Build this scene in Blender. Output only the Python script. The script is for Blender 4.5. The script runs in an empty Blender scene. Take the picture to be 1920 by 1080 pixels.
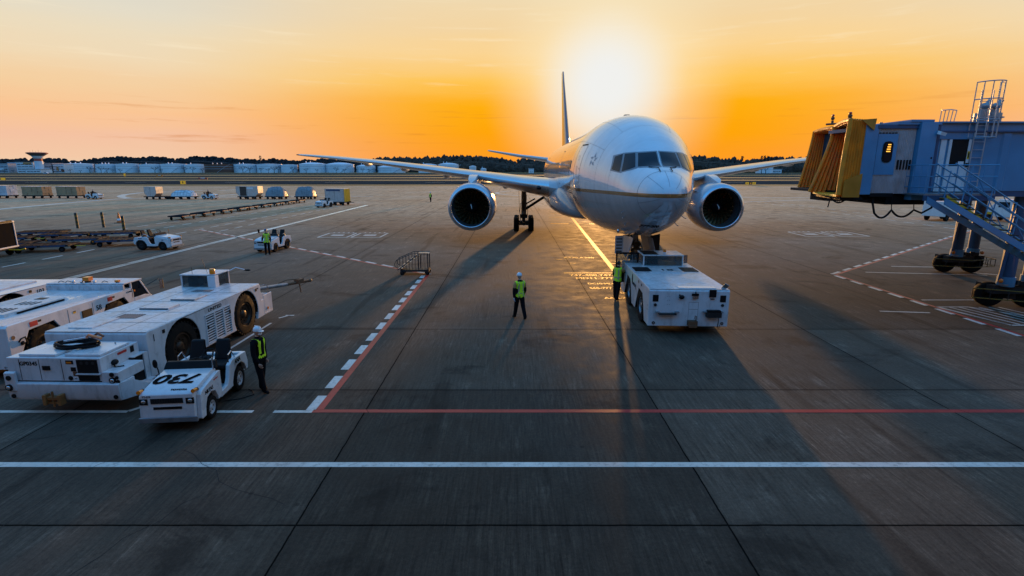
EXPOSURE=0.0; SUN_E=4.2; SKYB=.06; APRON=(.080,.057,.040)
import bpy, bmesh, math, random
from mathutils import Vector, Matrix, Euler
R = math.radians
PI = math.pi
random.seed(7)
scene = bpy.context.scene
COL = scene.collection
HAZE = False

# ------------------------------------------------------------------ materials
MATS = {}
def _nodes(name):
    m = bpy.data.materials.new(name); m.use_nodes = True
    nt = m.node_tree
    b = nt.nodes['Principled BSDF']
    return m, nt, b
def mat(name, col, rough=0.5, metal=0.0, coat=0.0, var=0.12, scale=3.0, dirt=0.0, dirtcol=(0.05,0.04,0.03), bump=0.0, bscale=40, emit=None, estr=1.0, spec=0.5, trans=0.0, grime=None):
    """procedural paint / rubber / metal: base colour with noise variation, dirt blotches and roughness breakup"""
    if name in MATS: return MATS[name]
    m, nt, b = _nodes(name)
    N, L = nt.nodes, nt.links
    tc = N.new('ShaderNodeTexCoord')
    n1 = N.new('ShaderNodeTexNoise'); n1.inputs['Scale'].default_value = scale; n1.inputs['Detail'].default_value = 6
    L.new(tc.outputs['Object'], n1.inputs['Vector'])
    r1 = N.new('ShaderNodeMapRange'); r1.inputs['From Min'].default_value = .3; r1.inputs['From Max'].default_value = .7
    r1.inputs['To Min'].default_value = 1-var; r1.inputs['To Max'].default_value = 1+var*.6
    L.new(n1.outputs['Fac'], r1.inputs['Value'])
    mx = N.new('ShaderNodeMix'); mx.data_type = 'RGBA'; mx.blend_type = 'MULTIPLY'; mx.inputs['Factor'].default_value = 1
    mx.inputs['A'].default_value = (*col, 1)
    L.new(r1.outputs['Result'], mx.inputs['B'])
    out = mx.outputs['Result']
    if dirt > 0:
        n2 = N.new('ShaderNodeTexNoise'); n2.inputs['Scale'].default_value = scale*2.3; n2.inputs['Detail'].default_value = 9; n2.inputs['Roughness'].default_value = .7
        mp = N.new('ShaderNodeMapping'); mp.inputs['Scale'].default_value = (1,1,.35)
        L.new(tc.outputs['Object'], mp.inputs['Vector']); L.new(mp.outputs['Vector'], n2.inputs['Vector'])
        r2 = N.new('ShaderNodeMapRange'); r2.inputs['From Min'].default_value = .5; r2.inputs['From Max'].default_value = .72
        r2.inputs['To Max'].default_value = dirt
        L.new(n2.outputs['Fac'], r2.inputs['Value'])
        m2 = N.new('ShaderNodeMix'); m2.data_type = 'RGBA'
        L.new(r2.outputs['Result'], m2.inputs['Factor']); L.new(out, m2.inputs['A']); m2.inputs['B'].default_value = (*dirtcol, 1)
        out = m2.outputs['Result']
    L.new(out, b.inputs['Base Color'])
    r3 = N.new('ShaderNodeMapRange'); r3.inputs['From Min'].default_value = .3; r3.inputs['From Max'].default_value = .7
    r3.inputs['To Min'].default_value = max(.02, rough*.8); r3.inputs['To Max'].default_value = min(1, rough*1.25)
    L.new(n1.outputs['Fac'], r3.inputs['Value']); L.new(r3.outputs['Result'], b.inputs['Roughness'])
    b.inputs['Metallic'].default_value = metal
    b.inputs['Coat Weight'].default_value = coat; b.inputs['Coat Roughness'].default_value = .08
    b.inputs['Specular IOR Level'].default_value = spec
    b.inputs['Transmission Weight'].default_value = trans
    if bump > 0:
        n4 = N.new('ShaderNodeTexNoise'); n4.inputs['Scale'].default_value = bscale; n4.inputs['Detail'].default_value = 4
        L.new(tc.outputs['Object'], n4.inputs['Vector'])
        bp = N.new('ShaderNodeBump'); bp.inputs['Strength'].default_value = bump; bp.inputs['Distance'].default_value = .02
        L.new(n4.outputs['Fac'], bp.inputs['Height']); L.new(bp.outputs['Normal'], b.inputs['Normal'])
    if emit:
        b.inputs['Emission Color'].default_value = (*emit, 1); b.inputs['Emission Strength'].default_value = estr
    MATS[name] = m
    return m

WHITE = mat('vehicle_white_paint', (.62,.63,.64), .32, coat=.5, var=.10, scale=2.0, dirt=.42, dirtcol=(.18,.15,.12))
WHITE2 = mat('clean_white_paint', (.66,.67,.68), .3, coat=.5, var=.06, scale=3.0, dirt=.2, dirtcol=(.25,.22,.2))
DECKW = mat('deck_paint', (.58,.59,.60), .42, coat=.2, var=.22, scale=3.5, dirt=.7, dirtcol=(.16,.14,.12))
GREYP = mat('grey_paint', (.30,.31,.32), .45, var=.15, dirt=.3)
DARKG = mat('dark_grey_metal', (.025,.026,.028), .55, metal=.2, spec=.3, var=.2, dirt=.2, dirtcol=(.12,.08,.05))
BLACK = mat('black_plastic', (.006,.006,.0065), .55, var=.2, spec=.2)
SEATB = mat('black_vinyl', (.007,.007,.008), .6, var=.2, bump=.2, spec=.25)
TYRE = mat('tyre_rubber', (.008,.0075,.0075), .8, spec=.15, var=.25, scale=6, dirt=.5, dirtcol=(.03,.022,.016), bump=.3)
TYREB = mat('dusty_tyre_rubber', (.009,.008,.007), .8, var=.3, scale=5, dirt=.35, dirtcol=(.04,.022,.012), bump=.4, spec=.15)
RIMW = mat('white_wheel_rim', (.5,.5,.5), .4, var=.15, dirt=.4)
RIMD = mat('brown_wheel_hub', (.05,.026,.014), .45, metal=.5, var=.3, dirt=.5)
GLASS = mat('dark_glass', (.006,.010,.016), .10, var=.1, spec=.35)
CABG = mat('clear_cab_glass', (.34,.40,.42), .03, var=.03, spec=.3, trans=.9)
CABG.node_tree.nodes['Principled BSDF'].inputs['IOR'].default_value=1.12
CHROME = mat('bright_metal', (.6,.6,.62), .25, metal=1, var=.1)
STEEL = mat('galvanised_steel', (.28,.30,.32), .42, metal=.6, var=.2, dirt=.2)
YELLOW = mat('yellow_paint', (.75,.42,.02), .45, var=.15, dirt=.3)
ORANGE = mat('amber_lens', (.80,.20,.008), .2, coat=.4, var=.1)
REDL = mat('red_reflector', (.55,.04,.03), .35, var=.2, dirt=.2)
INK = mat('black_lettering', (.004,.004,.005), .8, var=.1, spec=.05)
RUST = mat('rusty_steel', (.16,.07,.03), .7, var=.4, scale=9, dirt=.4, bump=.3)
CARD = mat('brown_cardboard', (.38,.24,.13), .8, var=.25, scale=1.5, dirt=.25)
WRAP = mat('clear_plastic_wrap', (.55,.58,.62), .22, coat=.5, var=.25, scale=3, bump=.5, bscale=6)
ALU = mat('container_aluminium', (.55,.56,.57), .38, metal=.7, var=.15, dirt=.25)
NETW = mat('white_net_cover', (.62,.63,.65), .45, var=.3, scale=2, bump=.5, bscale=6)
WOODB = mat('weathered_boards', (.13,.10,.085), .8, var=.35, scale=5, dirt=.5)
SKIN = mat('skin', (.48,.29,.20), .55, var=.08)
SKINN = SKIN
HAIR = mat('black_hair', (.01,.009,.008), .6, var=.2)
NAVY = mat('dark_workwear', (.005,.0055,.008), .9, var=.25, scale=8, bump=.3, spec=.1)
VESTY = mat('fluorescent_yellow_vest', (.62,.92,.02), .8, var=.12, scale=8)
VESTO = mat('tan_sleeve_fabric', (.42,.22,.08), .8, var=.15, scale=8)
REFL = mat('reflective_tape', (.42,.32,.20), .4, var=.1)
HELM = mat('white_helmet_shell', (.72,.73,.74), .25, coat=.6, var=.04)
HELMB = mat('blue_helmet_shell', (.03,.07,.16), .3, coat=.5, var=.05)
MASKW = mat('white_cloth_mask', (.75,.75,.76), .8, var=.05)
GLOVE = mat('pale_blue_glove', (.35,.5,.7), .7, var=.05)

# ------------------------------------------------------------------ mesh building
class MB:
    def __init__(s, M=None):
        s.v=[]; s.f=[]; s.mi=[]; s.mats=[]; s.M=M or Matrix()
        s.cur=0
    def m(s, material):
        if material not in s.mats: s.mats.append(material)
        s.cur = s.mats.index(material); return s
    def add(s, vs, fs, M=None):
        b=len(s.v); T = s.M @ M if M is not None else s.M
        s.v += [T @ Vector(p) for p in vs]
        for f in fs: s.f.append([i+b for i in f]); s.mi.append(s.cur)
        return s
    def box(s, x0,x1,y0,y1,z0,z1, M=None):
        return s.add([(x0,y0,z0),(x1,y0,z0),(x1,y1,z0),(x0,y1,z0),(x0,y0,z1),(x1,y0,z1),(x1,y1,z1),(x0,y1,z1)],
            [(0,3,2,1),(4,5,6,7),(0,1,5,4),(1,2,6,5),(2,3,7,6),(3,0,4,7)], M)
    def cbox(s, c, d, rot=(0,0,0)):
        M = Matrix.Translation(c) @ Euler(rot).to_matrix().to_4x4()
        return s.box(-d[0]/2,d[0]/2,-d[1]/2,d[1]/2,-d[2]/2,d[2]/2, M)
    def hex8(s, p):   # bottom 4 then top 4, counter-clockwise from above
        return s.add(p, [(0,3,2,1),(4,5,6,7),(0,1,5,4),(1,2,6,5),(2,3,7,6),(3,0,4,7)])
    def prism(s, poly, axis, a, b, M=None):
        n=len(poly)
        def P(u,v,w):
            return {'x':(w,u,v),'y':(u,w,v),'z':(u,v,w)}[axis]
        vs=[P(u,v,a) for u,v in poly]+[P(u,v,b) for u,v in poly]
        fs=[list(range(n)), list(range(2*n-1,n-1,-1))]+[(i,i+n,(i+1)%n+n,(i+1)%n) for i in range(n)]
        return s.add(vs,fs,M)
    def tube(s, p0, p1, r0, r1=None, n=10, caps=True):
        p0=Vector(p0);p1=Vector(p1); r1=r0 if r1 is None else r1
        d=(p1-p0)
        if d.length<1e-6: return s
        q=d.to_track_quat('Z','Y').to_matrix()
        vs=[]
        for p,r in ((p0,r0),(p1,r1)):
            for i in range(n):
                a=2*PI*i/n; vs.append(p+q@Vector((r*math.cos(a),r*math.sin(a),0)))
        fs=[(i,(i+1)%n,(i+1)%n+n,i+n) for i in range(n)]
        if caps: fs+= [list(range(n-1,-1,-1)), list(range(n,2*n))]
        return s.add(vs,fs)
    def path(s, pts, r, n=7, rs=None):
        pts=[Vector(p) for p in pts]; rings=[]; up=None
        for i,p in enumerate(pts):
            d=(pts[min(i+1,len(pts)-1)]-pts[max(i-1,0)]).normalized()
            if up is None:
                up=Vector((0,0,1)) if abs(d.z)<.9 else Vector((1,0,0))
            u=(up-d*up.dot(d)).normalized(); w=d.cross(u); up=u
            rr=rs[i] if rs else r
            rings.append([p+u*rr*math.cos(2*PI*k/n)+w*rr*math.sin(2*PI*k/n) for k in range(n)])
        return s.loft(rings)
    def loft(s, rings, caps=True, closed=True):
        n=len(rings[0]); vs=[p for r in rings for p in r]; fs=[]
        for j in range(len(rings)-1):
            for i in range(n if closed else n-1):
                a=j*n+i; b=j*n+(i+1)%n
                fs.append((a,b,b+n,a+n))
        if caps:
            fs.append(list(range(n-1,-1,-1))); fs.append([len(vs)-n+i for i in range(n)])
        return s.add(vs,fs)
    def lathe(s, prof, c=(0,0,0), axis='z', n=24, M=None):
        """prof: (radius, height) pairs"""
        rings=[]
        for r,h in prof:
            ring=[]
            for i in range(n):
                a=2*PI*i/n; u=r*math.cos(a); v=r*math.sin(a)
                p={'z':(u,v,h),'y':(u,h,v),'x':(h,u,v)}[axis]
                ring.append((p[0]+c[0],p[1]+c[1],p[2]+c[2]))
            rings.append(ring)
        vs=[p for r in rings for p in r]; fs=[]
        for j in range(len(rings)-1):
            for i in range(n):
                a=j*n+i; b=j*n+(i+1)%n
                fs.append((a,b,b+n,a+n) )
        return s.add(vs,fs,M)
    def ell(s, c, r, n=14, m=9, M=None):
        vs=[];fs=[]
        for j in range(1,m):
            t=PI*j/m
            for i in range(n):
                a=2*PI*i/n; vs.append((c[0]+r[0]*math.sin(t)*math.cos(a),c[1]+r[1]*math.sin(t)*math.sin(a),c[2]+r[2]*math.cos(t)))
        vs.append((c[0],c[1],c[2]+r[2])); vs.append((c[0],c[1],c[2]-r[2]))
        T=len(vs)-2;B=len(vs)-1
        for j in range(m-2):
            for i in range(n):
                a=j*n+i;b=j*n+(i+1)%n; fs.append((a,a+n,b+n,b))
        for i in range(n):
            fs.append((T,i,(i+1)%n)); fs.append((B,(m-2)*n+(i+1)%n,(m-2)*n+i))
        return s.add(vs,fs,M)
    def build(s, name, parent=None, material=None, bevel=0, smooth=38, recalc=True):
        me=bpy.data.meshes.new(name)
        me.from_pydata([tuple(v) for v in s.v],[],s.f)
        if material is not None and not s.mats: s.mats=[material]
        for k in s.mats: me.materials.append(k)
        if len(s.mats)>1:
            me.polygons.foreach_set('material_index', s.mi)
        if recalc:
            bm=bmesh.new(); bm.from_mesh(me); bmesh.ops.recalc_face_normals(bm, faces=bm.faces); bm.to_mesh(me); bm.free()
        if smooth:
            me.polygons.foreach_set('use_smooth',[True]*len(me.polygons))
            me.set_sharp_from_angle(angle=R(smooth))
        me.update()
        o=bpy.data.objects.new(name, me); COL.objects.link(o)
        if parent is not None: o.parent=parent
        if bevel:
            b=o.modifiers.new('Bevel','BEVEL'); b.width=bevel; b.segments=2; b.limit_method='ANGLE'; b.angle_limit=R(40); b.harden_normals=True
        return o

def tag(o, label=None, cat=None, group=None, kind=None):
    if label: o['label']=label
    if cat: o['category']=cat
    if group: o['group']=group
    if kind: o['kind']=kind
    return o
def thing(name, label, cat, loc=(0,0,0), rz=0, group=None):
    o=bpy.data.objects.new(name,None); COL.objects.link(o); o.location=loc; o.rotation_euler=(0,0,rz); o.empty_display_size=.3
    return tag(o,label,cat,group)
def dup(root, loc=None, rz=None, label=None, group=None):
    c=root.copy(); COL.objects.link(c)
    if loc is not None: c.location=loc
    if rz is not None: c.rotation_euler=(0,0,rz)
    if label: c['label']=label
    if group: c['group']=group
    def rec(src,dst):
        for ch in list(KIDS(src)):
            k=ch.copy(); COL.objects.link(k); k.parent=dst; k.matrix_parent_inverse=ch.matrix_parent_inverse.copy()
            rec(ch,k)
    rec(root,c)
    return c
def KIDS(o): return [c for c in bpy.data.objects if c.parent==o]

_fontcache={}
def text(body, size, M, parent, material=None, name='lettering', bold=0.0, shear=0, align='CENTER', sx=1.0, thick=.002):
    """flat lettering mesh; M places it: text lies in the local xy plane, facing +z"""
    key=(body,size,bold,shear,align,sx,thick)
    if key not in _fontcache:
        cu=bpy.data.curves.new('t','FONT'); cu.body=body; cu.size=size; cu.align_x=align; cu.align_y='CENTER'
        cu.offset=bold; cu.shear=shear; cu.extrude=thick; cu.resolution_u=3
        t=bpy.data.objects.new('t',cu); COL.objects.link(t)
        dg=bpy.context.evaluated_depsgraph_get()
        me=bpy.data.meshes.new_from_object(t.evaluated_get(dg))
        me.transform(Matrix.Diagonal((sx,1,1,1)))
        bpy.data.objects.remove(t); bpy.data.curves.remove(cu)
        _fontcache[key]=me
    me=_fontcache[key].copy(); me.name=name
    me.materials.clear(); me.materials.append(material or INK)
    me.transform(M)
    o=bpy.data.objects.new(name,me); COL.objects.link(o); o.parent=parent
    return o
def TM(x,y,z, facing='-y', roll=0, tilt=0):
    """matrix placing text at x,y,z facing a direction, upright"""
    T=Matrix.Translation((x,y,z))
    rot={'-y':Euler((PI/2,0,0)),'+y':Euler((PI/2,0,PI)),'+x':Euler((PI/2,0,PI/2)),'-x':Euler((PI/2,0,-PI/2)),'+z':Euler((0,0,0))}[facing].to_matrix().to_4x4()
    return T@rot@Matrix.Rotation(roll,4,'Z')@Matrix.Rotation(tilt,4,'X')

def arc(cy,cz,r,a0,a1,n=12):
    return [(cy+r*math.cos(R(a0+(a1-a0)*i/n)), cz+r*math.sin(R(a0+(a1-a0)*i/n))) for i in range(n+1)]

_wheelcache={}
def wheel(parent, x, y, z, rad, w, side=1, kind='white', name='wheel', big=False):
    """tyre with a rim sub-part; side=+1: the outer face looks towards +x"""
    key=(rad,w,kind)
    if key not in _wheelcache:
        t=MB(); rr=rad
        ri={'white':.60,'brown':.56,'aero':.52,'small':.5}[kind]*rad
        prof=[(ri,-w*.42),(ri*1.08,-w/2),(rr*.86,-w/2),(rr*.95,-w*.46),(rr,-w*.32),(rr,w*.32),(rr*.95,w*.46),(rr*.86,w/2),(ri*1.08,w/2),(ri,w*.42)]
        t.lathe(prof,axis='x',n=36 if rad>.3 else 22)
        if kind=='brown':     # chunky tread lugs
            for i in range(30):
                a=2*PI*i/30
                for sgn in (-1,1):
                    M=Matrix.Rotation(a+ (0.1 if sgn>0 else 0),4,'X')
                    t.box(*(sorted((sgn*w*.06,sgn*w*.47))), -rr*.045, rr*.045, rr*.96, rr*1.03, M)
        tyme=t.build('tyre_tmp',None,TYREB if kind=='brown' else TYRE)
        r=MB()
        rm={'white':RIMW,'brown':RIMD,'aero':STEEL,'small':DARKG}[kind]
        r.m(rm)
        r.lathe([(ri,-w*.4),(ri,w*.42),(ri*.9,w*.44),(ri*.84,w*.30),(ri*.4,w*.26),(ri*.34,w*.36),(ri*.22,w*.42),(.001,w*.42)],axis='x',n=24)
        for i in range(8 if kind!='white' else 6):
            a=2*PI*i/(8 if kind!='white' else 6)
            if kind=='white':
                r.m(BLACK).ell((w*.29,ri*.62*math.cos(a),ri*.62*math.sin(a)),(w*.03,ri*.15,ri*.15),8,5); r.m(rm)
            else:
                r.tube((w*.24,ri*.55*math.cos(a),ri*.55*math.sin(a)),(w*.36,ri*.55*math.cos(a),ri*.55*math.sin(a)),ri*.06,n=6)
        rme=r.build('rim_tmp',None)
        _wheelcache[key]=(tyme.data,rme.data)
        bpy.data.objects.remove(tyme); bpy.data.objects.remove(rme)
    a,b=_wheelcache[key]
    o=bpy.data.objects.new(name,a); COL.objects.link(o); o.parent=parent; o.location=(x,y,z)
    if side<0: o.rotation_euler=(0,0,PI)
    q=bpy.data.objects.new('rim',b); COL.objects.link(q); q.parent=o
    return o

# ------------------------------------------------------------------ people
def skin_eval(nodes, edges, root=0, sub=1):
    me=bpy.data.meshes.new('sk'); me.from_pydata([n[0] for n in nodes],edges,[])
    o=bpy.data.objects.new('sk',me); COL.objects.link(o)
    sm=o.modifiers.new('s','SKIN'); sm.use_smooth_shade=True
    if not me.skin_vertices: pass
    for i,n in enumerate(nodes):
        sv=me.skin_vertices[0].data[i]; sv.radius=n[1] if isinstance(n[1],tuple) else (n[1],n[1]); sv.use_root=(i==root)
    if sub: o.modifiers.new('u','SUBSURF').levels=sub; o.modifiers['u'].render_levels=sub
    dg=bpy.context.evaluated_depsgraph_get(); dg.update()
    ev=o.evaluated_get(dg); m2=bpy.data.meshes.new_from_object(ev)
    vs=[tuple(v.co) for v in m2.vertices]; fs=[tuple(p.vertices) for p in m2.polygons]
    bpy.data.objects.remove(o); bpy.data.meshes.remove(me); bpy.data.meshes.remove(m2)
    return vs,fs

def hand(mb, wrist, dirv, side, mt):
    """palm, four fingers and a thumb, slightly curled; dirv = forearm direction"""
    d=Vector(dirv).normalized(); s=Vector((side,0,0)); s=(s-d*s.dot(d)).normalized(); u=d.cross(s).normalized()
    fwd = u if u.y>0 else -u      # finger row runs front-back, palm faces the thigh
    w=Vector(wrist)
    nodes=[(tuple(w),(.026,.020)),(tuple(w+d*.045),(.020,.038)),(tuple(w+d*.085),(.016,.040))]
    vs,fs=skin_eval(nodes,[(0,1),(1,2)])
    mb.m(mt).add(vs,fs)
    for k,(off,l) in enumerate(((-.030,.058),(-.010,.070),(.010,.075),(.029,.068))):
        b=w+d*.082+fwd*off
        p1=b+d*l*.45-s*.006; p2=p1+d*l*.32-s*.014; p3=p2+d*l*.2-s*.018
        mb.path([b-d*.015,b,p1,p2,p3],.009,6,[.010,.0095,.009,.008,.006])
    b=w+d*.03+fwd*.028
    mb.path([b,b+fwd*.022+d*.025,b+fwd*.030+d*.055-s*.006,b+fwd*.028+d*.075-s*.012],.010,6,[.013,.011,.010,.007])

def headmesh(mb, c, yaw=0, pitch=0, mt=None):
    M=Matrix.Translation(c)@Matrix.Rotation(yaw,4,'Z')@Matrix.Rotation(pitch,4,'X')
    n=20;m=14;vs=[];fs=[]
    for j in range(m+1):
        t=PI*j/m
        for i in range(n):
            a=2*PI*i/n
            x=.076*math.sin(t)*math.cos(a); y=.096*math.sin(t)*math.sin(a); z=.118*math.cos(t)
            if z<-.01: k=1-.30*(-z-.01)/.11; x*=k; y*=(k if y<0 else 1-.08*(-z)/.11)
            if y>.07 and abs(x)<.02: y+=.022*max(0,1-abs(z+.015)/.03)*(1-abs(x)/.02)   # nose
            if y>.04 and abs(abs(x)-.032)<.016 and abs(z-.008)<.016: y-=.008              # eye sockets
            if y>.05 and abs(x)<.03 and abs(z+.055)<.01: y+=.004                          # lips
            vs.append((x,y,z))
    for j in range(m):
        for i in range(n):
            a=j*n+i;b=j*n+(i+1)%n; fs.append((a,a+n,b+n,b))
    mb.m(mt or SKIN).add(vs,fs,M)
    for sx in (-1,1):
        mb.ell((sx*.078,-.005,-.005),(.010,.018,.030),8,6,M)
        mb.m(HAIR).ell((sx*.031,.084,.012),(.011,.006,.005),8,5,M); mb.m(mt or SKIN)
    mb.m(mat('lips',(.35,.13,.10),.5)).ell((0,.093,-.056),(.022,.006,.005),8,5,M)
    return M

def person(label, loc, rz, pose='stand', vest='yellow', helmet='white', mask=False, glove=None, h=1.74, group=None, legs=(0,0), arms=((0,0),(0,0)), lean=0, headyaw=0, facing=None, trousers=None, hair=False):
    """faces local +y. legs: forward swing (deg) left/right; arms: (forward swing, elbow bend)"""
    t=thing('person',label,'person',loc,rz,group)
    k=h/1.74
    V=lambda x,y,z:(x*k,y*k,z*k)
    sit = pose=='sit'
    hipz=.92 if not sit else .0
    nodes=[];edges=[];reg=[]
    def nd(p,r,rg): nodes.append((V(*p),(r[0]*k,r[1]*k) if isinstance(r,tuple) else r*k)); reg.append((Vector(V(*p)),rg)); return len(nodes)-1
    ly=lambda z: -(z-hipz)*math.tan(R(lean))*-1
    pel=nd((0,0,hipz),(.150,.120),'leg')
    wa=nd((0,ly(hipz+.17),hipz+.17),(.150,.118),'torso')
    ch=nd((0,ly(hipz+.36),hipz+.36),(.182,.130),'torso')
    sh=nd((0,ly(hipz+.49),hipz+.49),(.135,.095),'torso')
    ne=nd((0,ly(hipz+.565),hipz+.565),.066,'top')
    hb=nd((0,ly(hipz+.64),hipz+.64),.058,'skin')
    edges+=[(pel,wa),(wa,ch),(ch,sh),(sh,ne),(ne,hb)]
    hands=[]
    for i,sx in enumerate((-1,1)):
        a=R(legs[i])
        if not sit:
            hp=nd((sx*.095,0,hipz-.06),(.110,.112),'leg')
            kn=Vector((sx*.10,math.sin(a)*.43,hipz-.06-math.cos(a)*.41))
            back=R(max(0,-legs[i])*.9)
            an=Vector((sx*.105, kn.y+math.sin(a-back)*.40, max(.085, kn.z-math.cos(a-back)*.385)))
            knn=nd(tuple(kn),(.082,.086),'leg'); cf=nd(tuple(kn.lerp(an,.35)+Vector((0,-.012,0))),(.078,.080),'leg')
            ann=nd(tuple(an),(.070,.072),'leg')
            heel=nd((an.x,an.y-.03,.045),(.042,.045),'boot'); toe=nd((an.x+sx*.02,an.y+.15,.035),(.045,.03),'boot')
            edges+=[(pel,hp),(hp,knn),(knn,cf),(cf,ann),(ann,heel),(heel,toe)] 
        else:
            hp=nd((sx*.095,.04,hipz-.01),(.09,.09),'leg')
            knn=nd((sx*.13,.46,hipz+.03),(.068,.07),'leg')
            ann=nd((sx*.13,.60,hipz-.36),(.048,.05),'leg')
            toe=nd((sx*.14,.74,hipz-.42),(.042,.03),'boot')
            edges+=[(pel,hp),(hp,knn),(knn,ann),(ann,toe)]
        sw,eb=arms[i]
        s0=Vector((sx*.195,ly(hipz+.45),hipz+.45))
        a1=R(sw+lean); a2=R(sw+eb+lean)
        el=s0+Vector((sx*.055,math.sin(a1)*.29,-math.cos(a1)*.29))
        wr=el+Vector((sx*.0-sx*.02,math.sin(a2)*.25,-math.cos(a2)*.25))
        sn=nd(tuple(s0),(.080,.082),'sleeve'); en=nd(tuple(el),(.064,.066),'top'); wn=nd(tuple(wr),(.044,.046),'top')
        edges+=[(sh,sn),(sn,en),(en,wn)]
        hands.append((wr*k,(wr-el),sx))
    vs,fs=skin_eval(nodes,edges,0,2)
    TRO=trousers or NAVY
    mb=MB(); mb.mats=[NAVY,TRO,SKIN,BLACK,VESTO]
    midx={'top':0,'torso':0,'sleeve':4 if vest=='yellow' else 0,'leg':1,'skin':2,'boot':3}; vfs=[]
    b=len(mb.v); mb.v+= [Vector(v) for v in vs]
    for f in fs:
        c=sum((Vector(vs[i]) for i in f),Vector())/len(f)
        best=min(reg,key=lambda q:(q[0]-c).length)[1]
        mb.f.append(list(f)); mb.mi.append(midx[best])
        zz=c.z/k-hipz
        if (best=='torso' and zz<.535) or (best=='leg' and zz>-.05 and abs(c.x)<.2) or (best=='sleeve' and abs(c.x)/k<.185): vfs.append((f,c))
    for w,d,sx in hands: hand(mb,w,d,sx,glove or SKIN)
    hc=Vector((0,ly(hipz+.72)+.02,hipz+.715))*k
    Mh=headmesh(mb,hc,headyaw,0)
    mb.build('body',t,smooth=60,recalc=False)
    if hair or not helmet:
        q=MB(); q.M=Mh; q.m(HAIR).ell((0,-.016,.022),(.083,.096,.104),16,10); q.build('hair',t)
    if mask:
        q=MB(); q.M=Mh; q.m(MASKW).ell((0,.060,-.045),(.058,.052,.045),12,8); q.build('face_mask',t)
    if helmet:
        q=MB(); q.M=Mh@Matrix.Rotation(R(-4),4,'X')@Matrix.Translation((0,0,.03)); q.m(HELM if helmet=='white' else HELMB)
        prof=[(.106,0),(.108,.012),(.106,.045),(.094,.08),(.070,.108),(.036,.124),(.001,.129)]
        q.lathe([(r,z) for r,z in prof],n=22)
        q.lathe([(.001,.004),(.106,.0)],n=22)
        pk=[(-.085,.07),(-.07,.135),(-.035,.165),(0,.175),(.035,.165),(.07,.135),(.085,.07)]
        q.prism(pk,'z',-.004,.008)
        q.cbox((0,-.0,.124),(.028,.15,.016)); q.build('helmet',t)
    # clothing: a vest or jacket shell that follows the torso
    nrm=[Vector() for _ in vs]
    for f in fs:
        p=[Vector(vs[i]) for i in f]; n=(p[1]-p[0]).cross(p[2]-p[0])
        for i in f: nrm[i]+=n
    q=MB(); q.mats=[VESTY,REFL,NAVY]; idx={}
    for f,c in vfs:
        for i in f:
            if i not in idx: idx[i]=len(q.v); q.v.append(Vector(vs[i])+nrm[i].normalized()*.013)
        z=c.z/k-hipz; ax=abs(c.x)/k; mi=0 if vest=='yellow' else 2
        if vest=='yellow' and (abs(z-.10)<.022 or abs(ax-.095)<.016): mi=1
        if vest=='strap' and (abs(z-.08)<.028 or (abs(ax-.10)<.026 and z>.05)): mi=0
        q.f.append([idx[i] for i in f]); q.mi.append(mi)
    q.build('vest' if vest!='none' else 'jacket',t,smooth=60,recalc=False)
    return t
# ------------------------------------------------------------------ camera, world, sun
cam_d=bpy.data.cameras.new('camera'); cam=bpy.data.objects.new('camera',cam_d); COL.objects.link(cam)
cam_d.sensor_width=36; cam_d.lens=18.75; cam_d.clip_end=20000; cam_d.clip_start=.1
cam.location=(0,0,5.75); cam.rotation_euler=(PI/2-math.atan(.222),0,0)
scene.camera=cam
scene.view_settings.view_transform='Standard'; scene.view_settings.look='None'; scene.view_settings.gamma=1
scene.view_settings.exposure=EXPOSURE
SAZ,SEL=R(9.5),R(3.3); SUN=Vector((math.sin(SAZ)*math.cos(SEL),math.cos(SAZ)*math.cos(SEL),math.sin(SEL)))
GLW=Vector((.178,1.0608,.158)).normalized()
sun_el=math.asin(SUN.z); sun_az=math.atan2(SUN.x,SUN.y)
sd=bpy.data.lights.new('sun','SUN'); sd.energy=SUN_E; sd.angle=R(1.2); sd.color=(1.0,.50,.16)
so=bpy.data.objects.new('sun',sd); COL.objects.link(so); so.rotation_euler=(-SUN).to_track_quat('-Z','Y').to_euler(); so.location=(20,100,60)

w=bpy.data.worlds.new('World'); scene.world=w; w.use_nodes=True
nt=w.node_tree; N,L=nt.nodes,nt.links
for n in list(N): N.remove(n)
out=N.new('ShaderNodeOutputWorld'); bg=N.new('ShaderNodeBackground')
L.new(bg.outputs[0],out.inputs[0])
tc=N.new('ShaderNodeTexCoord'); sep=N.new('ShaderNodeSeparateXYZ'); L.new(tc.outputs['Generated'],sep.inputs[0])
def srgb(h):
    c=[int(h[i:i+2],16)/255 for i in (1,3,5)]
    return tuple((x/12.92 if x<=.04045 else ((x+.055)/1.055)**2.4) for x in c)
def ramp(stops, src):
    r=N.new('ShaderNodeValToRGB'); cr=r.color_ramp; cr.interpolation='B_SPLINE' if False else 'LINEAR'
    while len(cr.elements)>1: cr.elements.remove(cr.elements[-1])
    cr.elements[0].position=stops[0][0]; cr.elements[0].color=(*stops[0][1],1)
    for p,c in stops[1:]:
        e=cr.elements.new(p); e.color=(*c,1)
    L.new(src,r.inputs[0]); return r.outputs[0]
def mth(op,a,b=None,clamp=False,c=None):
    m=N.new('ShaderNodeMath'); m.operation=op; m.use_clamp=clamp
    for i,v in enumerate((a,b,c)):
        if v is None: continue
        if hasattr(v,'name'): L.new(v,m.inputs[i])
        else: m.inputs[i].default_value=v
    return m.outputs[0]
def sstep(v,a,b,kind='SMOOTHSTEP'):
    m=N.new('ShaderNodeMapRange'); m.interpolation_type=kind
    m.inputs['From Min'].default_value=a; m.inputs['From Max'].default_value=b; L.new(v,m.inputs['Value']); return m.outputs['Result']
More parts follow.
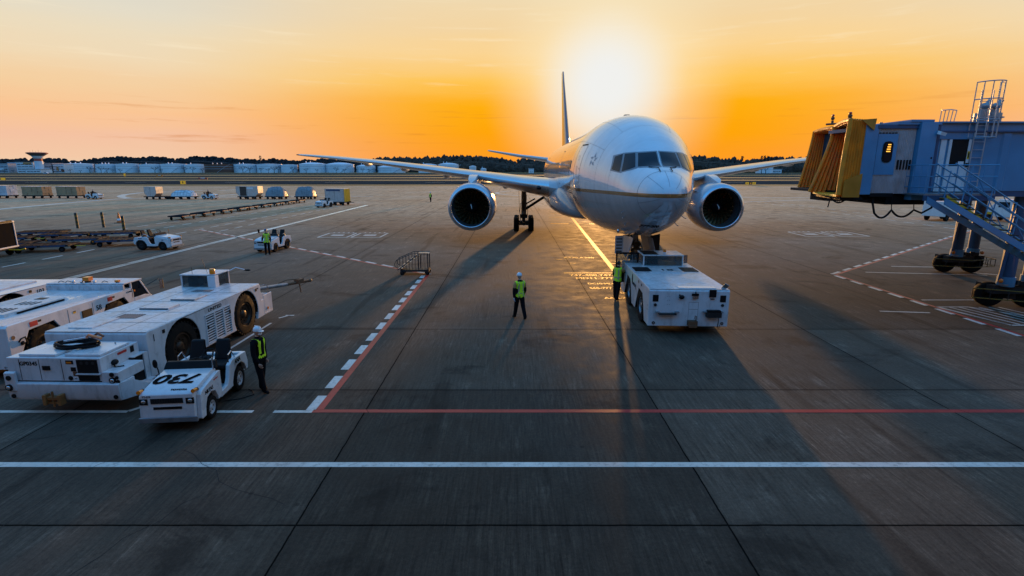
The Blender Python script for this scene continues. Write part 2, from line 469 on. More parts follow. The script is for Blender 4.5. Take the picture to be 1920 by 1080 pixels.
def mixc(f,a,b):
    m=N.new('ShaderNodeMix'); m.data_type='RGBA'
    if hasattr(f,'name'): L.new(f,m.inputs['Factor'])
    else: m.inputs['Factor'].default_value=f
    for k,v in (('A',a),('B',b)):
        if hasattr(v,'name'): L.new(v,m.inputs[k])
        else: m.inputs[k].default_value=(*v,1)
    return m.outputs['Result']
x_,y_,z_=sep.outputs
# faint cloud streaks bend the gradient a little
mp=N.new('ShaderNodeMapping'); mp.inputs['Scale'].default_value=(1.6,1.6,16); L.new(tc.outputs['Generated'],mp.inputs[0])
nz=N.new('ShaderNodeTexNoise'); nz.inputs['Scale'].default_value=2.2; nz.inputs['Detail'].default_value=7; nz.inputs['Roughness'].default_value=.6; L.new(mp.outputs[0],nz.inputs['Vector'])
zz=mth('ADD',z_,mth('MULTIPLY',mth('SUBTRACT',nz.outputs[0],.5),.030))
zc=mth('MAXIMUM',zz,0)
hl=mth('SQRT',mth('ADD',mth('MULTIPLY',x_,x_),mth('MULTIPLY',y_,y_)))
sh=Vector((SUN.x,SUN.y)).normalized()
ca=mth('DIVIDE',mth('ADD',mth('MULTIPLY',x_,sh.x),mth('MULTIPLY',y_,sh.y)),mth('MAXIMUM',hl,.001))
sunward=[(0,srgb('#FF9A2C')),(.03,srgb('#FF9F1E')),(.064,srgb('#FFA508')),(.11,srgb('#FFAF0C')),(.150,srgb('#FFC552')),(.195,srgb('#FBD492')),(.235,srgb('#F4D5A2')),(.275,srgb('#F0D9B0')),(.40,srgb('#C6CBC2')),(.6,(.25,.46,.74)),(1,(.12,.44,1.0))]
side=[(0,srgb('#F1D2B0')),(.022,srgb('#F3C8A6')),(.048,srgb('#F4C2A2')),(.083,srgb('#FAC594')),(.12,srgb('#F5CFA0')),(.155,srgb('#F1D9B4')),(.19,srgb('#ECDCBE')),(.22,srgb('#E4DCC8')),(.35,srgb('#C2CCD2')),(.6,(.25,.46,.76)),(1,(.12,.44,1.0))]
c1=ramp(sunward,zc); c2=ramp(side,zc)
f1=sstep(ca,math.cos(R(43)),math.cos(R(10)))
front=mixc(f1,c2,c1)
mp2=N.new('ShaderNodeMapping'); mp2.inputs['Scale'].default_value=(3.2,3.2,60); mp2.inputs['Rotation'].default_value=(0,R(2),0); L.new(tc.outputs['Generated'],mp2.inputs[0])
cn=N.new('ShaderNodeTexNoise'); cn.inputs['Scale'].default_value=1.7; cn.inputs['Detail'].default_value=8; cn.inputs['Roughness'].default_value=.62; L.new(mp2.outputs[0],cn.inputs['Vector'])
cf=mth('MULTIPLY',mth('MULTIPLY',sstep(cn.outputs[0],.56,.72),sstep(z_,.02,.05)),mth('SUBTRACT',1,sstep(z_,.07,.13)))
front=mixc(mth('MULTIPLY',cf,.45),front,srgb('#D07A2E'))
cf2=mth('MULTIPLY',sstep(cn.outputs[0],.55,.75),sstep(z_,.10,.16))
front=mixc(mth('MULTIPLY',cf2,.30),front,srgb('#FFF0D0'))
# the half of the sky behind the camera: clear evening blue
sky=N.new('ShaderNodeTexSky'); sky.sky_type='NISHITA'; sky.sun_disc=False; sky.sun_elevation=sun_el; sky.sun_rotation=sun_az; sky.altitude=40
nb=N.new('ShaderNodeMix'); nb.data_type='RGBA'; nb.blend_type='MULTIPLY'; nb.inputs['Factor'].default_value=1
L.new(sky.outputs[0],nb.inputs['A']); nb.inputs['B'].default_value=(SKYB*.55,SKYB*.92,SKYB*1.45,1)
back=mixc(.75,nb.outputs['Result'],ramp([(0,(.30,.34,.42)),(.1,(.26,.36,.50)),(.27,(.18,.42,.74)),(.40,(.17,.68,1.42)),(.6,(.15,.72,1.65)),(1,(.12,.56,1.35))],zc))
f2=sstep(ca,-.25,.45)
col=mixc(f2,back,front)
# glow round the sun
dt=N.new('ShaderNodeVectorMath'); dt.operation='DOT_PRODUCT'; L.new(tc.outputs['Generated'],dt.inputs[0]); dt.inputs[1].default_value=GLW
ang=mth('ARCCOSINE',mth('MINIMUM',dt.outputs['Value'],1.0))
g2=mth('SUBTRACT',1,sstep(ang,R(2),R(13)))
col=mixc(mth('MULTIPLY',g2,.72),col,srgb('#FFEFC8'))
g1=mth('SUBTRACT',1,sstep(ang,R(1.2),R(8.0)))
col=mixc(g1,col,srgb('#F1F1EE'))
core=0.0
# below the horizon: dim ground colour
col=mixc(sstep(z_,-.02,-.001),(.10,.09,.08),col)
L.new(col,bg.inputs['Color']); bg.inputs['Strength'].default_value=1.0
bg2s=1.0

# ------------------------------------------------------------------ ground
def ground_material(name, base, joints=True, streak=True, rough=.5, spec=.2):
    m=bpy.data.materials.new(name); m.use_nodes=True; nt=m.node_tree; N=nt.nodes; L=nt.links; b=N['Principled BSDF']
    def M(op,a,b_=None,c=None):
        k=N.new('ShaderNodeMath'); k.operation=op
        for i,v in enumerate((a,b_,c)):
            if v is None: continue
            if hasattr(v,'name'): L.new(v,k.inputs[i])
            else: k.inputs[i].default_value=v
        return k.outputs[0]
    def MR(v,a,b_,c,d,t='LINEAR'):
        k=N.new('ShaderNodeMapRange'); k.interpolation_type=t
        for i,val in zip(('From Min','From Max','To Min','To Max'),(a,b_,c,d)): k.inputs[i].default_value=val
        L.new(v,k.inputs['Value']); return k.outputs['Result']
    def noise(sc,det,scale=(1,1,1),rot=0,rough_=.6,dist=0):
        mp=N.new('ShaderNodeMapping'); mp.inputs['Scale'].default_value=scale; mp.inputs['Rotation'].default_value=(0,0,rot); L.new(tc.outputs['Object'],mp.inputs[0])
        k=N.new('ShaderNodeTexNoise'); k.inputs['Scale'].default_value=sc; k.inputs['Detail'].default_value=det; k.inputs['Roughness'].default_value=rough_; k.inputs['Distortion'].default_value=dist
        L.new(mp.outputs[0],k.inputs['Vector']); return k.outputs['Fac']
    tc=N.new('ShaderNodeTexCoord'); sp=N.new('ShaderNodeSeparateXYZ'); L.new(tc.outputs['Object'],sp.inputs[0]); X,Y,Z=sp.outputs
    big=noise(.07,5); mid=noise(.9,8,rough_=.7); fine=noise(14,5,rough_=.8); grain=noise(60,3)
    st1=noise(2.4,8,(7,.35,1),rough_=.75); st2=noise(2.2,8,(8,.45,1),rot=R(42),rough_=.75)
    # slab cells
    cx=M('FLOOR',M('DIVIDE',M('SUBTRACT',X,3.58),7.16)); cy=M('FLOOR',M('DIVIDE',M('SUBTRACT',Y,7.77),5.56))
    wn=N.new('ShaderNodeTexWhiteNoise'); wn.noise_dimensions='2D'; cb=N.new('ShaderNodeCombineXYZ'); L.new(cx,cb.inputs[0]); L.new(cy,cb.inputs[1]); L.new(cb.outputs[0],wn.inputs['Vector'])
    near=MR(Y,19.0,19.2,1,0)
    cell=M('MULTIPLY',MR(wn.outputs['Value'],0,1,-.40,.34),near)
    f=M('MULTIPLY',M('ADD',MR(big,.3,.7,.80,1.20),cell),MR(Y,15,95,1.0,5.6,'SMOOTHSTEP'))  # paler far concrete, brightened further in the colour to stand in for sky reflection
    f=M('MULTIPLY',f,MR(mid,.25,.75,.62,1.38)); f=M('MULTIPLY',f,MR(fine,.25,.75,.60,1.40)); f=M('MULTIPLY',f,MR(grain,.2,.8,.7,1.3))
    if streak:
        isc=MR(M('ABSOLUTE',X),3.4,3.7,1,0)
        sn=M('ADD',M('MULTIPLY',st1,isc),M('MULTIPLY',st2,M('SUBTRACT',1,isc)))
        f=M('MULTIPLY',f,M('ADD',1,M('MULTIPLY',M('MULTIPLY',MR(sn,.32,.68,-.55,.60),MR(noise(.22,4),.38,.60,.35,1.15)),MR(Y,14,42,1,.30))))
    # the slab rows differ in age: the middle bay in front is older and darker, the next row paler
    rowa=M('MULTIPLY',MR(Y,13.30,13.34,1,0),MR(M('ABSOLUTE',X),3.56,3.60,1,0)); rowb=M('MULTIPLY',MR(Y,13.30,13.34,0,1),MR(Y,18.87,18.91,1,0))
    f=M('MULTIPLY',f,M('ADD',M('MULTIPLY',rowa,-.26),M('ADD',1,M('MULTIPLY',rowb,.24))))
    scr=noise(1.1,7,(5,.5,1),rough_=.7); f=M('MULTIPLY',f,MR(M('MULTIPLY',scr,MR(mid,.35,.65,.8,1.15)),.56,.72,1,1.55))
    # oil stains and tyre scuffs
    ost=noise(.33,6,(1,1.4,1),rough_=.65,dist=.6)
    f=M('MULTIPLY',f,MR(ost,.54,.68,1,.50,'SMOOTHSTEP'))
    sc=noise(.55,4,(2.6,.18,1),rot=R(-12),rough_=.5)
    f=M('MULTIPLY',f,MR(sc,.57,.68,1,.60,'SMOOTHSTEP'))
    spots=N.new('ShaderNodeTexVoronoi'); spots.inputs['Scale'].default_value=.9; L.new(tc.outputs['Object'],spots.inputs['Vector'])
    f=M('MULTIPLY',f,MR(spots.outputs['Distance'],.03,.055,.55,1))
    col=N.new('ShaderNodeMix'); col.data_type='RGBA'; L.new(MR(big,.35,.65,0,1),col.inputs['Factor'])
    col.inputs['A'].default_value=(base[0]*1.08,base[1],base[2]*.92,1); col.inputs['B'].default_value=(base[0]*.93,base[1],base[2]*1.07,1)
    mul=N.new('ShaderNodeMix'); mul.data_type='RGBA'; mul.blend_type='MULTIPLY'; mul.inputs['Factor'].default_value=1
    wm=N.new('ShaderNodeMix'); wm.data_type='RGBA'; wm.blend_type='MULTIPLY'; L.new(MR(Y,15,80,0,1,'SMOOTHSTEP'),wm.inputs['Factor']); L.new(col.outputs['Result'],wm.inputs['A']); wm.inputs['B'].default_value=(1.26,.98,.76,1); L.new(wm.outputs['Result'],mul.inputs['A']); L.new(f,mul.inputs['B']); outc=mul.outputs['Result']  # warm tint grows with distance: low sunlight put into the ground colour
    h=M('ADD',M('MULTIPLY',fine,.4),M('MULTIPLY',grain,.6))
    if joints:
        wob=M('MULTIPLY',M('SUBTRACT',noise(3,3),.5),.03)
        jx=M('PINGPONG',M('ADD',M('SUBTRACT',X,3.58),wob),3.58); jy=M('PINGPONG',M('ADD',M('SUBTRACT',Y,7.77),wob),2.78)
        jyf=M('ADD',jy,MR(Y,19.3,19.5,0,9))
        lx=MR(jx,.010,.024,1,0); ly=MR(jyf,.012,.030,1,0)
        j=M('MAXIMUM',lx,ly)
        # faint dirt halo along the joints
        hal=M('MAXIMUM',MR(jx,.02,.22,.35,0),MR(jyf,.02,.22,.35,0))
        jm=N.new('ShaderNodeMix'); jm.data_type='RGBA'; L.new(M('MAXIMUM',M('MULTIPLY',j,.92),M('MULTIPLY',hal,mid)),jm.inputs['Factor']); L.new(outc,jm.inputs['A']); jm.inputs['B'].default_value=(.004,.004,.004,1); outc=jm.outputs['Result']; L.new(M('MULTIPLY',M('SUBTRACT',1,M('MAXIMUM',lx,ly)),spec),b.inputs['Specular IOR Level'])
        pass
    L.new(outc,b.inputs['Base Color'])
    L.new(MR(mid,.25,.75,rough*.82,rough*1.25),b.inputs['Roughness'])
    b.inputs['Specular IOR Level'].default_value=spec
    bp=N.new('ShaderNodeBump'); bp.inputs['Strength'].default_value=.35; bp.inputs['Distance'].default_value=.006; L.new(h,bp.inputs['Height']); L.new(bp.outputs[0],b.inputs['Normal'])
    return m
def sheet(name,x0,x1,y0,y1,z,m,label=None):
    q=MB(); q.add([(x0,y0,z),(x1,y0,z),(x1,y1,z),(x0,y1,z)],[(0,1,2,3)]); o=q.build(name,None,m,smooth=0,recalc=False)
    o['kind']='structure'
    return o
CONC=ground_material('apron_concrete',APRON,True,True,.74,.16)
ASPH=ground_material('taxiway_asphalt',(.009,.0095,.011),False,False,.9,.0)
def grassmat(name,c1,c2):
    m,nt,b=_nodes(name); N,L=nt.nodes,nt.links; tc=N.new('ShaderNodeTexCoord'); mp=N.new('ShaderNodeMapping'); mp.inputs['Scale'].default_value=(.02,.12,1); L.new(tc.outputs['Object'],mp.inputs[0])
    n=N.new('ShaderNodeTexNoise'); n.inputs['Scale'].default_value=1.2; n.inputs['Detail'].default_value=10; n.inputs['Roughness'].default_value=.7; L.new(mp.outputs[0],n.inputs['Vector'])
    r=N.new('ShaderNodeValToRGB'); r.color_ramp.elements[0].position=.35; r.color_ramp.elements[1].position=.65; r.color_ramp.elements[0].color=(*c1,1); r.color_ramp.elements[1].color=(*c2,1)
    L.new(n.outputs[0],r.inputs[0]); L.new(r.outputs[0],b.inputs['Base Color']); b.inputs['Roughness'].default_value=.9; b.inputs['Specular IOR Level'].default_value=.1
    return m
GRASS=grassmat('dry_grass',(.16,.10,.045),(.42,.25,.10))
sheet('ground',-6000,6000,-300,9000,-.02,GRASS)
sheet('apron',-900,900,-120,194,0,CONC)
# taxiways and runway beyond the apron (narrow bands seen edge on)
sheet('taxiway',-1500,1500,216,285,.0,ASPH)
sheet('taxiway_shoulder',-1500,1500,322,372,.0,ASPH)
sheet('runway',-3000,3000,430,520,.0,ASPH)
sheet('perimeter_road',-3000,3000,640,860,.0,ASPH)

def paintmat(name,c,wear=.5,rough=.42):
    m,nt,b=_nodes(name); N,L=nt.nodes,nt.links; tc=N.new('ShaderNodeTexCoord')
    n=N.new('ShaderNodeTexNoise'); n.inputs['Scale'].default_value=7; n.inputs['Detail'].default_value=9; n.inputs['Roughness'].default_value=.75; L.new(tc.outputs['Object'],n.inputs['Vector'])
    r=N.new('ShaderNodeMapRange'); r.inputs['From Min'].default_value=.50; r.inputs['From Max'].default_value=.64; r.inputs['To Max'].default_value=wear; L.new(n.outputs[0],r.inputs['Value'])
    mx=N.new('ShaderNodeMix'); mx.data_type='RGBA'; L.new(r.outputs[0],mx.inputs['Factor']); mx.inputs['A'].default_value=(*c,1); mx.inputs['B'].default_value=(c[0]*.35,c[1]*.35,c[2]*.35,1)
    n2=N.new('ShaderNodeTexNoise'); n2.inputs['Scale'].default_value=.8; n2.inputs['Detail'].default_value=4; L.new(tc.outputs['Object'],n2.inputs['Vector'])
    r2=N.new('ShaderNodeMapRange'); r2.inputs['From Min'].default_value=.3; r2.inputs['From Max'].default_value=.7; r2.inputs['To Min'].default_value=.72; r2.inputs['To Max'].default_value=1.1; L.new(n2.outputs[0],r2.inputs['Value'])
    m2=N.new('ShaderNodeMix'); m2.data_type='RGBA'; m2.blend_type='MULTIPLY'; m2.inputs['Factor'].default_value=1; L.new(mx.outputs['Result'],m2.inputs['A']); L.new(r2.outputs[0],m2.inputs['B'])
    L.new(m2.outputs['Result'],b.inputs['Base Color']); b.inputs['Roughness'].default_value=rough; b.inputs['Specular IOR Level'].default_value=.25
    return m
PW=paintmat('white_line_paint',(.74,.67,.58),.6); PR=paintmat('red_line_paint',(.52,.035,.03),.4); PY=paintmat('yellow_line_paint',(.92,.30,.002),.25,.55); PY.node_tree.nodes['Principled BSDF'].inputs['Specular IOR Level'].default_value=.08; PO=paintmat('pale_line_paint',(.62,.55,.45),.3)
class Marks:
    def __init__(s): s.q=MB()
    def seg(s,x0,y0,x1,y1,w,z=.003,off=0):
        d=Vector((x1-x0,y1-y0)).normalized(); n=Vector((-d.y,d.x)); o=n*off
        a=[(x0+o.x-n.x*w/2,y0+o.y-n.y*w/2,z),(x1+o.x-n.x*w/2,y1+o.y-n.y*w/2,z),(x1+o.x+n.x*w/2,y1+o.y+n.y*w/2,z),(x0+o.x+n.x*w/2,y0+o.y+n.y*w/2,z)]
        s.q.add(a,[(0,1,2,3)])
    def dash(s,x0,y0,x1,y1,w,on,off,z=.003,o=0,start=0):
        Lg=math.hypot(x1-x0,y1-y0); dx=(x1-x0)/Lg; dy=(y1-y0)/Lg; t=start
        while t<Lg:
            e=min(t+on,Lg); s.seg(x0+dx*t,y0+dy*t,x0+dx*e,y0+dy*e,w,z,o); t+=on+off
    def curve(s,pts,w,z=.003):
        rings=[]
        for i,p in enumerate(pts):
            d=(Vector(pts[min(i+1,len(pts)-1)])-Vector(pts[max(i-1,0)])).normalized(); n=Vector((-d.y,d.x))
            rings.append([(p[0]-n.x*w/2,p[1]-n.y*w/2,z),(p[0]+n.x*w/2,p[1]+n.y*w/2,z)])
        s.q.loft(rings,caps=False,closed=False)
    def done(s,name,m):
        o=s.q.build(name,None,m,smooth=0,recalc=False); o['kind']='structure'; return o
XL,XR,YV=-4.72,18.15,29.3      # stand safety lines
W=Marks(); Rd=Marks()
W.seg(-60,9.63,60,9.63,.175)
W.seg(-60,12.02,-9.35,12.02,.13); W.seg(-7.35,12.02,-6.3,12.02,.13); W.seg(-5.8,12.02,-4.86,12.02,.13)
Rd.seg(-4.86,12.05,60,12.05,.165)
Rd.seg(XL,12.12,XL,YV,.19)
W.dash(XL-.21,12.09,XL-.21,YV-.2,.24,.86,.50)
Rd.seg(XR,5,XR,YV+.1,.14); W.dash(XR-.19,5,XR-.19,YV,.2,.9,.55)
for sx,xa,xb in ((-1,XL,-30.9),(1,XR,45.6)):
    Rd.seg(xa,YV+.05,xb,52.4,.17,.003); W.dash(xa,YV+.05,xb,52.4,.2,1.1,.65,.003,o=.2*sx if sx<0 else .2)
W.dash(-30.8,26,-30.8,100,.16,1.6,1.25); W.dash(-27.9,50.8,-27.9,96,.16,1.6,1.25)
W.dash(-38.8,46,-37.9,96,.16,1.7,1.3); W.dash(-35.4,42,-34.8,86,.16,1.7,1.3)
W.dash(44.0,50,44.2,100,.16,1.6,1.25); W.dash(46.9,50,47.4,100,.16,1.6,1.25)
for bx,by in ((-16.9,46.2),(-14.0,46.2),(26.0,47.0),(29.1,47.0)):
    for a in ((bx,by,bx+2.5,by),(bx,by+3.2,bx+2.5,by+3.2),(bx,by,bx,by+3.2),(bx+2.5,by,bx+2.5,by+3.2)): W.seg(*a,.17)
    W.seg(bx+.7,by+1.6,bx+1.8,by+1.6,.8)
    for k in range(5): W.seg(bx+.3+.45*k,by+3.25,bx+.3+.45*k,by+3.75,.12)
# bays round the bridge wheels
W.seg(23.1,32.0,26.6,31.6,.14); W.seg(20.3,30.1,26.5,29.2,.14); W.seg(26.3,29.9,27.4,29.2,.16)
W.seg(18.5,23.4,22,23.4,.12); W.seg(15.3,21.45,17.2,21.2,.12)
for k in range(7):
    W.seg(18.3+k*.42,22.1,18.9+k*.42,19.5,.09)
for a in ((18.2,22.15,19.6,22.15),(18.9,19.4,21.6,19.4),(18.2,22.15,18.9,19.4),(19.6,22.15,21.6,19.4)): W.seg(*a,.1)
W.seg(44,47.5,45.4,49.4,.16)
# dashed bay edges beside the big tugs
W.seg(-9.35,12.05,-8.95,12.6,.12); W.seg(-9.3,13.8,-9.25,19.7,.10); W.seg(-9.15,20.8,-8.8,20.8,.10); W.seg(-9.25,20.4,-9.0,20.8,.08)
wo=W.done('white_line_marking',PW); Rd.done('red_line_marking',PR)
P=Marks()
P.seg(5.72,24.3,8.3,90,.30); P.seg(8.3,90,10,130,.3)
P.curve([(6.6,33.6),(7.5,34.2),(8.6,35.3),(9.8,37.3)],.22)
P.seg(7.1,66,10,66,.5); P.seg(4.6,66,6.6,66.6,.3); P.seg(5.2,72,9.6,72,.35); P.seg(4.2,58.5,6.1,58,.9) ; P.seg(8.4,58,11.2,58,.4)
P.seg(2.95,29.85,6.2,29.85,.20); P.seg(6.2,33.0,8.0,33.0,.16)
for px,py in ((2.9,34.5),(3.65,33.1)): P.seg(px,py,px+.38,py,.16)
yo=P.done('yellow_line_marking',PY)
for i,(body,x,y,s,sx) in enumerate((('A330.A340',4.45,35.2,.75,.60),('747-400.747-SR',4.7,29.15,.75,.62),('MD11 777-300',4.9,28.3,.72,.66),('DC10-MD80 767-300',5.25,26.9,.52,.58),('565-777 767-200ER',5.2,25.85,.60,.56),('AAA-767',4.9,23.75,.50,.7),('DC9-',5.5,24.8,.45,.65))):
    o=text(body,s,Matrix.Translation((x,y,.005)),None,PY,'yellow_lettering_marking',bold=.02,sx=sx,thick=0); o['kind']='structure'
T_=Marks()
def gp(px,py):
    a=(px-960)/1000; v=(540-py)/1000; p=math.atan(.222); dz=-math.sin(p)+v*math.cos(p); t=-5.75/dz; return (a*t,(math.cos(p)+v*math.sin(p))*t)
T_.curve([gp(*p) for p in ((-30,395),(60,386.5),(130,380),(190,375),(240,372),(300,370.8),(400,369.5),(560,368.5),(700,368))],1.3)
T_.curve([gp(*p) for p in ((243,371.8),(230,370),(226,367.5),(236,364.5),(262,361.5),(310,359),(380,357))],1.5)
T_.curve([gp(*p) for p in ((410,357),(445,355.5))],2.2); T_.curve([gp(*p) for p in ((408,366.5),(445,364.5))],1.8)
T_.curve([(17+21*math.cos(R(a)),137+21*math.sin(R(a))) for a in range(40,330,10)],1.0)
T_.curve([(30,116),(60,114),(110,113),(180,112)],1.1); T_.curve([(38,96),(55,104),(85,106),(150,105)],.8)
T_.curve([(95,126),(84,120),(84,112),(100,106),(150,103)],.9)
for k in range(-12,13): T_.seg(k*46+6,250,k*46+15,251.5,1.2)
for k in range(-14,15): T_.seg(k*60,346,k*60+12,347,1.6)
T_.seg(-420,300,-330,300,2.0); T_.seg(30,306,75,303,2)
T_.done('taxiway_line_marking',PO)
# slot drain running away past the stand
D=Marks(); D.seg(-24.0,10,-24.0,89,.55,.003); D.done('drain_channel',ground_material('drain_concrete',(.30,.26,.21),False,False,.6))
D=Marks(); D.seg(-24.38,10,-24.38,89,.10,.005); D.seg(-23.62,10,-23.62,89,.10,.005); D.seg(-24.0,10,-24.0,89,.05,.005); D.done('drain_slot',BLACK)
# hairline cracks in the near slabs
random.seed(3)
C=Marks()
for (x,y,dx,dy,n) in ((-7.6,11.3,-.10,-.42,9),(-6.9,10.2,.32,-.25,8),(-5.6,8.6,-.2,-.36,6),(-9.9,10.9,-.3,-.2,8),(9.9,13.2,.28,-.34,7),(-3.9,12.8,.2,-.4,5),(-12.5,9.2,.3,-.3,7),(12.8,16,.2,-.5,6)):
    p=[(x,y)]
    for k in range(n): x+=dx+random.uniform(-.17,.17); y+=dy+random.uniform(-.14,.14); p.append((x,y))
    C.curve(p,.013,.003)
C.done('slab_crack',BLACK)
# ------------------------------------------------------------------ the airliner
AL=thing('airliner','large white twin-engine jet airliner parked nose-on with brown stripe round its nose','airliner',(6.0,20.5,0),-math.atan(.02))
def pchip(tab,s,k):
    for i in range(len(tab)-1):
        if s<=tab[i+1][0]:
            x0,x1=tab[i][0],tab[i+1][0]; h=x1-x0; t=max(0,(s-x0)/h)
            def sl(j):
                if j<=0: return (tab[1][k]-tab[0][k])/(tab[1][0]-tab[0][0])
                if j>=len(tab)-1: return 0
                a=(tab[j][k]-tab[j-1][k])/(tab[j][0]-tab[j-1][0]); b=(tab[j+1][k]-tab[j][k])/(tab[j+1][0]-tab[j][0])
                return 0 if a*b<=0 else 2*a*b/(a+b)
            m0,m1=sl(i)*h,sl(i+1)*h; p0,p1=tab[i][k],tab[i+1][k]
            return (2*t**3-3*t**2+1)*p0+(t**3-2*t**2+t)*m0+(-2*t**3+3*t**2)*p1+(t**3-t**2)*m1
    return tab[-1][k]
# station, top z, bottom z, half width, z of widest point
FT=[(0,4.77,4.75,.012,4.76),(.03,4.94,4.58,.19,4.76),(.1,5.07,4.45,.34,4.76),(.3,5.30,4.22,.60,4.76),(.6,5.50,4.02,.82,4.76),(1.0,5.69,3.82,1.03,4.78),(1.5,5.88,3.58,1.27,4.80),(1.8,6.02,3.44,1.38,4.83),(2.2,6.36,3.30,1.51,4.87),(2.8,6.80,3.10,1.69,4.95),(3.5,7.22,2.92,1.93,5.04),(4.5,7.66,2.74,2.25,5.15),(5.5,8.02,2.61,2.58,5.25),(6.5,8.27,2.51,2.84,5.33),(7.5,8.43,2.43,3.0,5.38),(9,8.52,2.36,3.08,5.42),(12,8.52,2.32,3.1,5.42),(42,8.52,2.32,3.1,5.42),(46,8.50,2.55,3.04,5.5),(50,8.42,3.2,2.75,5.8),(55,8.22,4.45,2.05,6.3),(60,7.85,5.8,1.05,6.8),(62.6,7.55,6.5,.3,7.0),(63.2,7.4,6.8,.1,7.1)]
def sec(s): return [pchip(FT,s,k) for k in (1,2,3,4)]
def fp(s,th):
    t,b,hw,zc=sec(s); c,sn=math.cos(th),math.sin(th)
    e=1.0
    if 1.9<s<6 and sn>0: e=1.0
    return Vector((hw*c, s, zc+(t-zc)*sn if sn>=0 else zc+(zc-b)*sn))
def fnorm(s,th):
    a=fp(s+.02,th)-fp(max(0,s-.02),th); b=fp(s,th+.01)-fp(s,th-.01)
    n=b.cross(a); n.normalize()
    c=Vector((0,s,sec(s)[3]))
    if n.dot(fp(s,th)-c)<0: n=-n
    return n
def s_at(x,z):
    """station where the skin passes through lateral x, height z (nose part)"""
    lo,hi=0.0,9.0
    for _ in range(40):
        mid=(lo+hi)/2; t,b,hw,zc=sec(mid)
        q=(x/hw)**2+((z-zc)/((t-zc) if z>zc else (zc-b)))**2
        if q>1: lo=mid
        else: hi=mid
    return hi
def th_at(s,x,z):
    t,b,hw,zc=sec(s); return math.atan2((z-zc)/((t-zc) if z>zc else (zc-b)), x/hw)
def on(s,th,off=.0): return fp(s,th)+fnorm(s,th)*off

# livery: white above, brown-gold line, grey below (by height on the aircraft itself)
def livery():
    m,nt,b=_nodes('airliner_livery'); N,L=nt.nodes,nt.links
    tc=N.new('ShaderNodeTexCoord'); sp=N.new('ShaderNodeSeparateXYZ'); L.new(tc.outputs['Object'],sp.inputs[0])
    def ramp_(stops):
        r=N.new('ShaderNodeValToRGB'); cr=r.color_ramp; cr.interpolation='CONSTANT'
        while len(cr.elements)>1: cr.elements.remove(cr.elements[-1])
        cr.elements[0].position=0; cr.elements[0].color=(*stops[0][1],1)
        for p,c in stops[1:]:
            e=cr.elements.new(p); e.color=(*c,1)
        return r
    r=ramp_([(0,(.36,.37,.39)),(.466,(.26,.11,.03)),(.484,(.72,.72,.73))])
    dv=N.new('ShaderNodeMath'); dv.operation='DIVIDE'; L.new(sp.outputs[2],dv.inputs[0]); dv.inputs[1].default_value=10
    L.new(dv.outputs[0],r.inputs[0])
    n=N.new('ShaderNodeTexNoise'); n.inputs['Scale'].default_value=1.1; n.inputs['Detail'].default_value=8; n.inputs['Roughness'].default_value=.65
    mp=N.new('ShaderNodeMapping'); mp.inputs['Scale'].default_value=(1,2.2,.5); L.new(tc.outputs['Object'],mp.inputs[0]); L.new(mp.outputs[0],n.inputs['Vector'])
    mr=N.new('ShaderNodeMapRange'); mr.inputs['From Min'].default_value=.3; mr.inputs['From Max'].default_value=.7; mr.inputs['To Min'].default_value=.86; mr.inputs['To Max'].default_value=1.06; L.new(n.outputs[0],mr.inputs['Value'])
    mx=N.new('ShaderNodeMix'); mx.data_type='RGBA'; mx.blend_type='MULTIPLY'; mx.inputs['Factor'].default_value=1; L.new(r.outputs[0],mx.inputs['A']); L.new(mr.outputs[0],mx.inputs['B'])
    # skin panel seams round the barrel
    out=mx.outputs['Result']
    L.new(out,b.inputs['Base Color'])
    b.inputs['Roughness'].default_value=.26; b.inputs['Coat Weight'].default_value=1; b.inputs['Coat Roughness'].default_value=.05; b.inputs['Coat IOR'].default_value=1.6
    # slight skin ripple between frames and stringers
    wv=N.new('ShaderNodeTexWave'); wv.wave_type='BANDS'; wv.bands_direction='Y'; wv.inputs['Scale'].default_value=.6; wv.inputs['Distortion'].default_value=.4; L.new(tc.outputs['Object'],wv.inputs['Vector'])
    bp=N.new('ShaderNodeBump'); bp.inputs['Strength'].default_value=.06; bp.inputs['Distance'].default_value=.01; L.new(wv.outputs['Fac'],bp.inputs['Height']); L.new(bp.outputs[0],b.inputs['Normal']); L.new(bp.outputs[0],b.inputs['Coat Normal'])
    return m
LIV=livery()
AW=mat('wing_light_grey',(.52,.53,.55),.30,coat=.4,var=.08,scale=.8,dirt=.25,dirtcol=(.2,.19,.18))
ALE=mat('leading_edge_metal',(.62,.63,.65),.22,metal=.9,var=.08,scale=1)
NAC=mat('nacelle_grey_blue',(.40,.43,.47),.25,coat=.9,var=.08,scale=1,dirt=.15)
LIP=mat('polished_inlet_lip',(.52,.55,.60),.2,metal=.95,var=.08)
FANM=mat('titanium_fan_blade',(.30,.19,.09),.25,metal=.9,var=.2)
INLET=mat('inlet_liner',(.05,.052,.055),.5,var=.2)
SEAM=mat('panel_seam',(.10,.10,.11),.5,var=.1)
TAN=mat('door_trim_gold',(.40,.22,.08),.4,var=.1)
q=MB()
ss=[0,.012,.03,.06,.1,.18,.3,.45,.6,.8]+[1+.2*i for i in range(40)]+[9+1.5*i for i in range(22)]+[42.5+1.2*i for i in range(17)]+[63,63.2]
NT=64
q.loft([[on(s,2*PI*i/NT) for i in range(NT)] for s in ss])
fus=q.build('fuselage',AL,LIV,smooth=60)
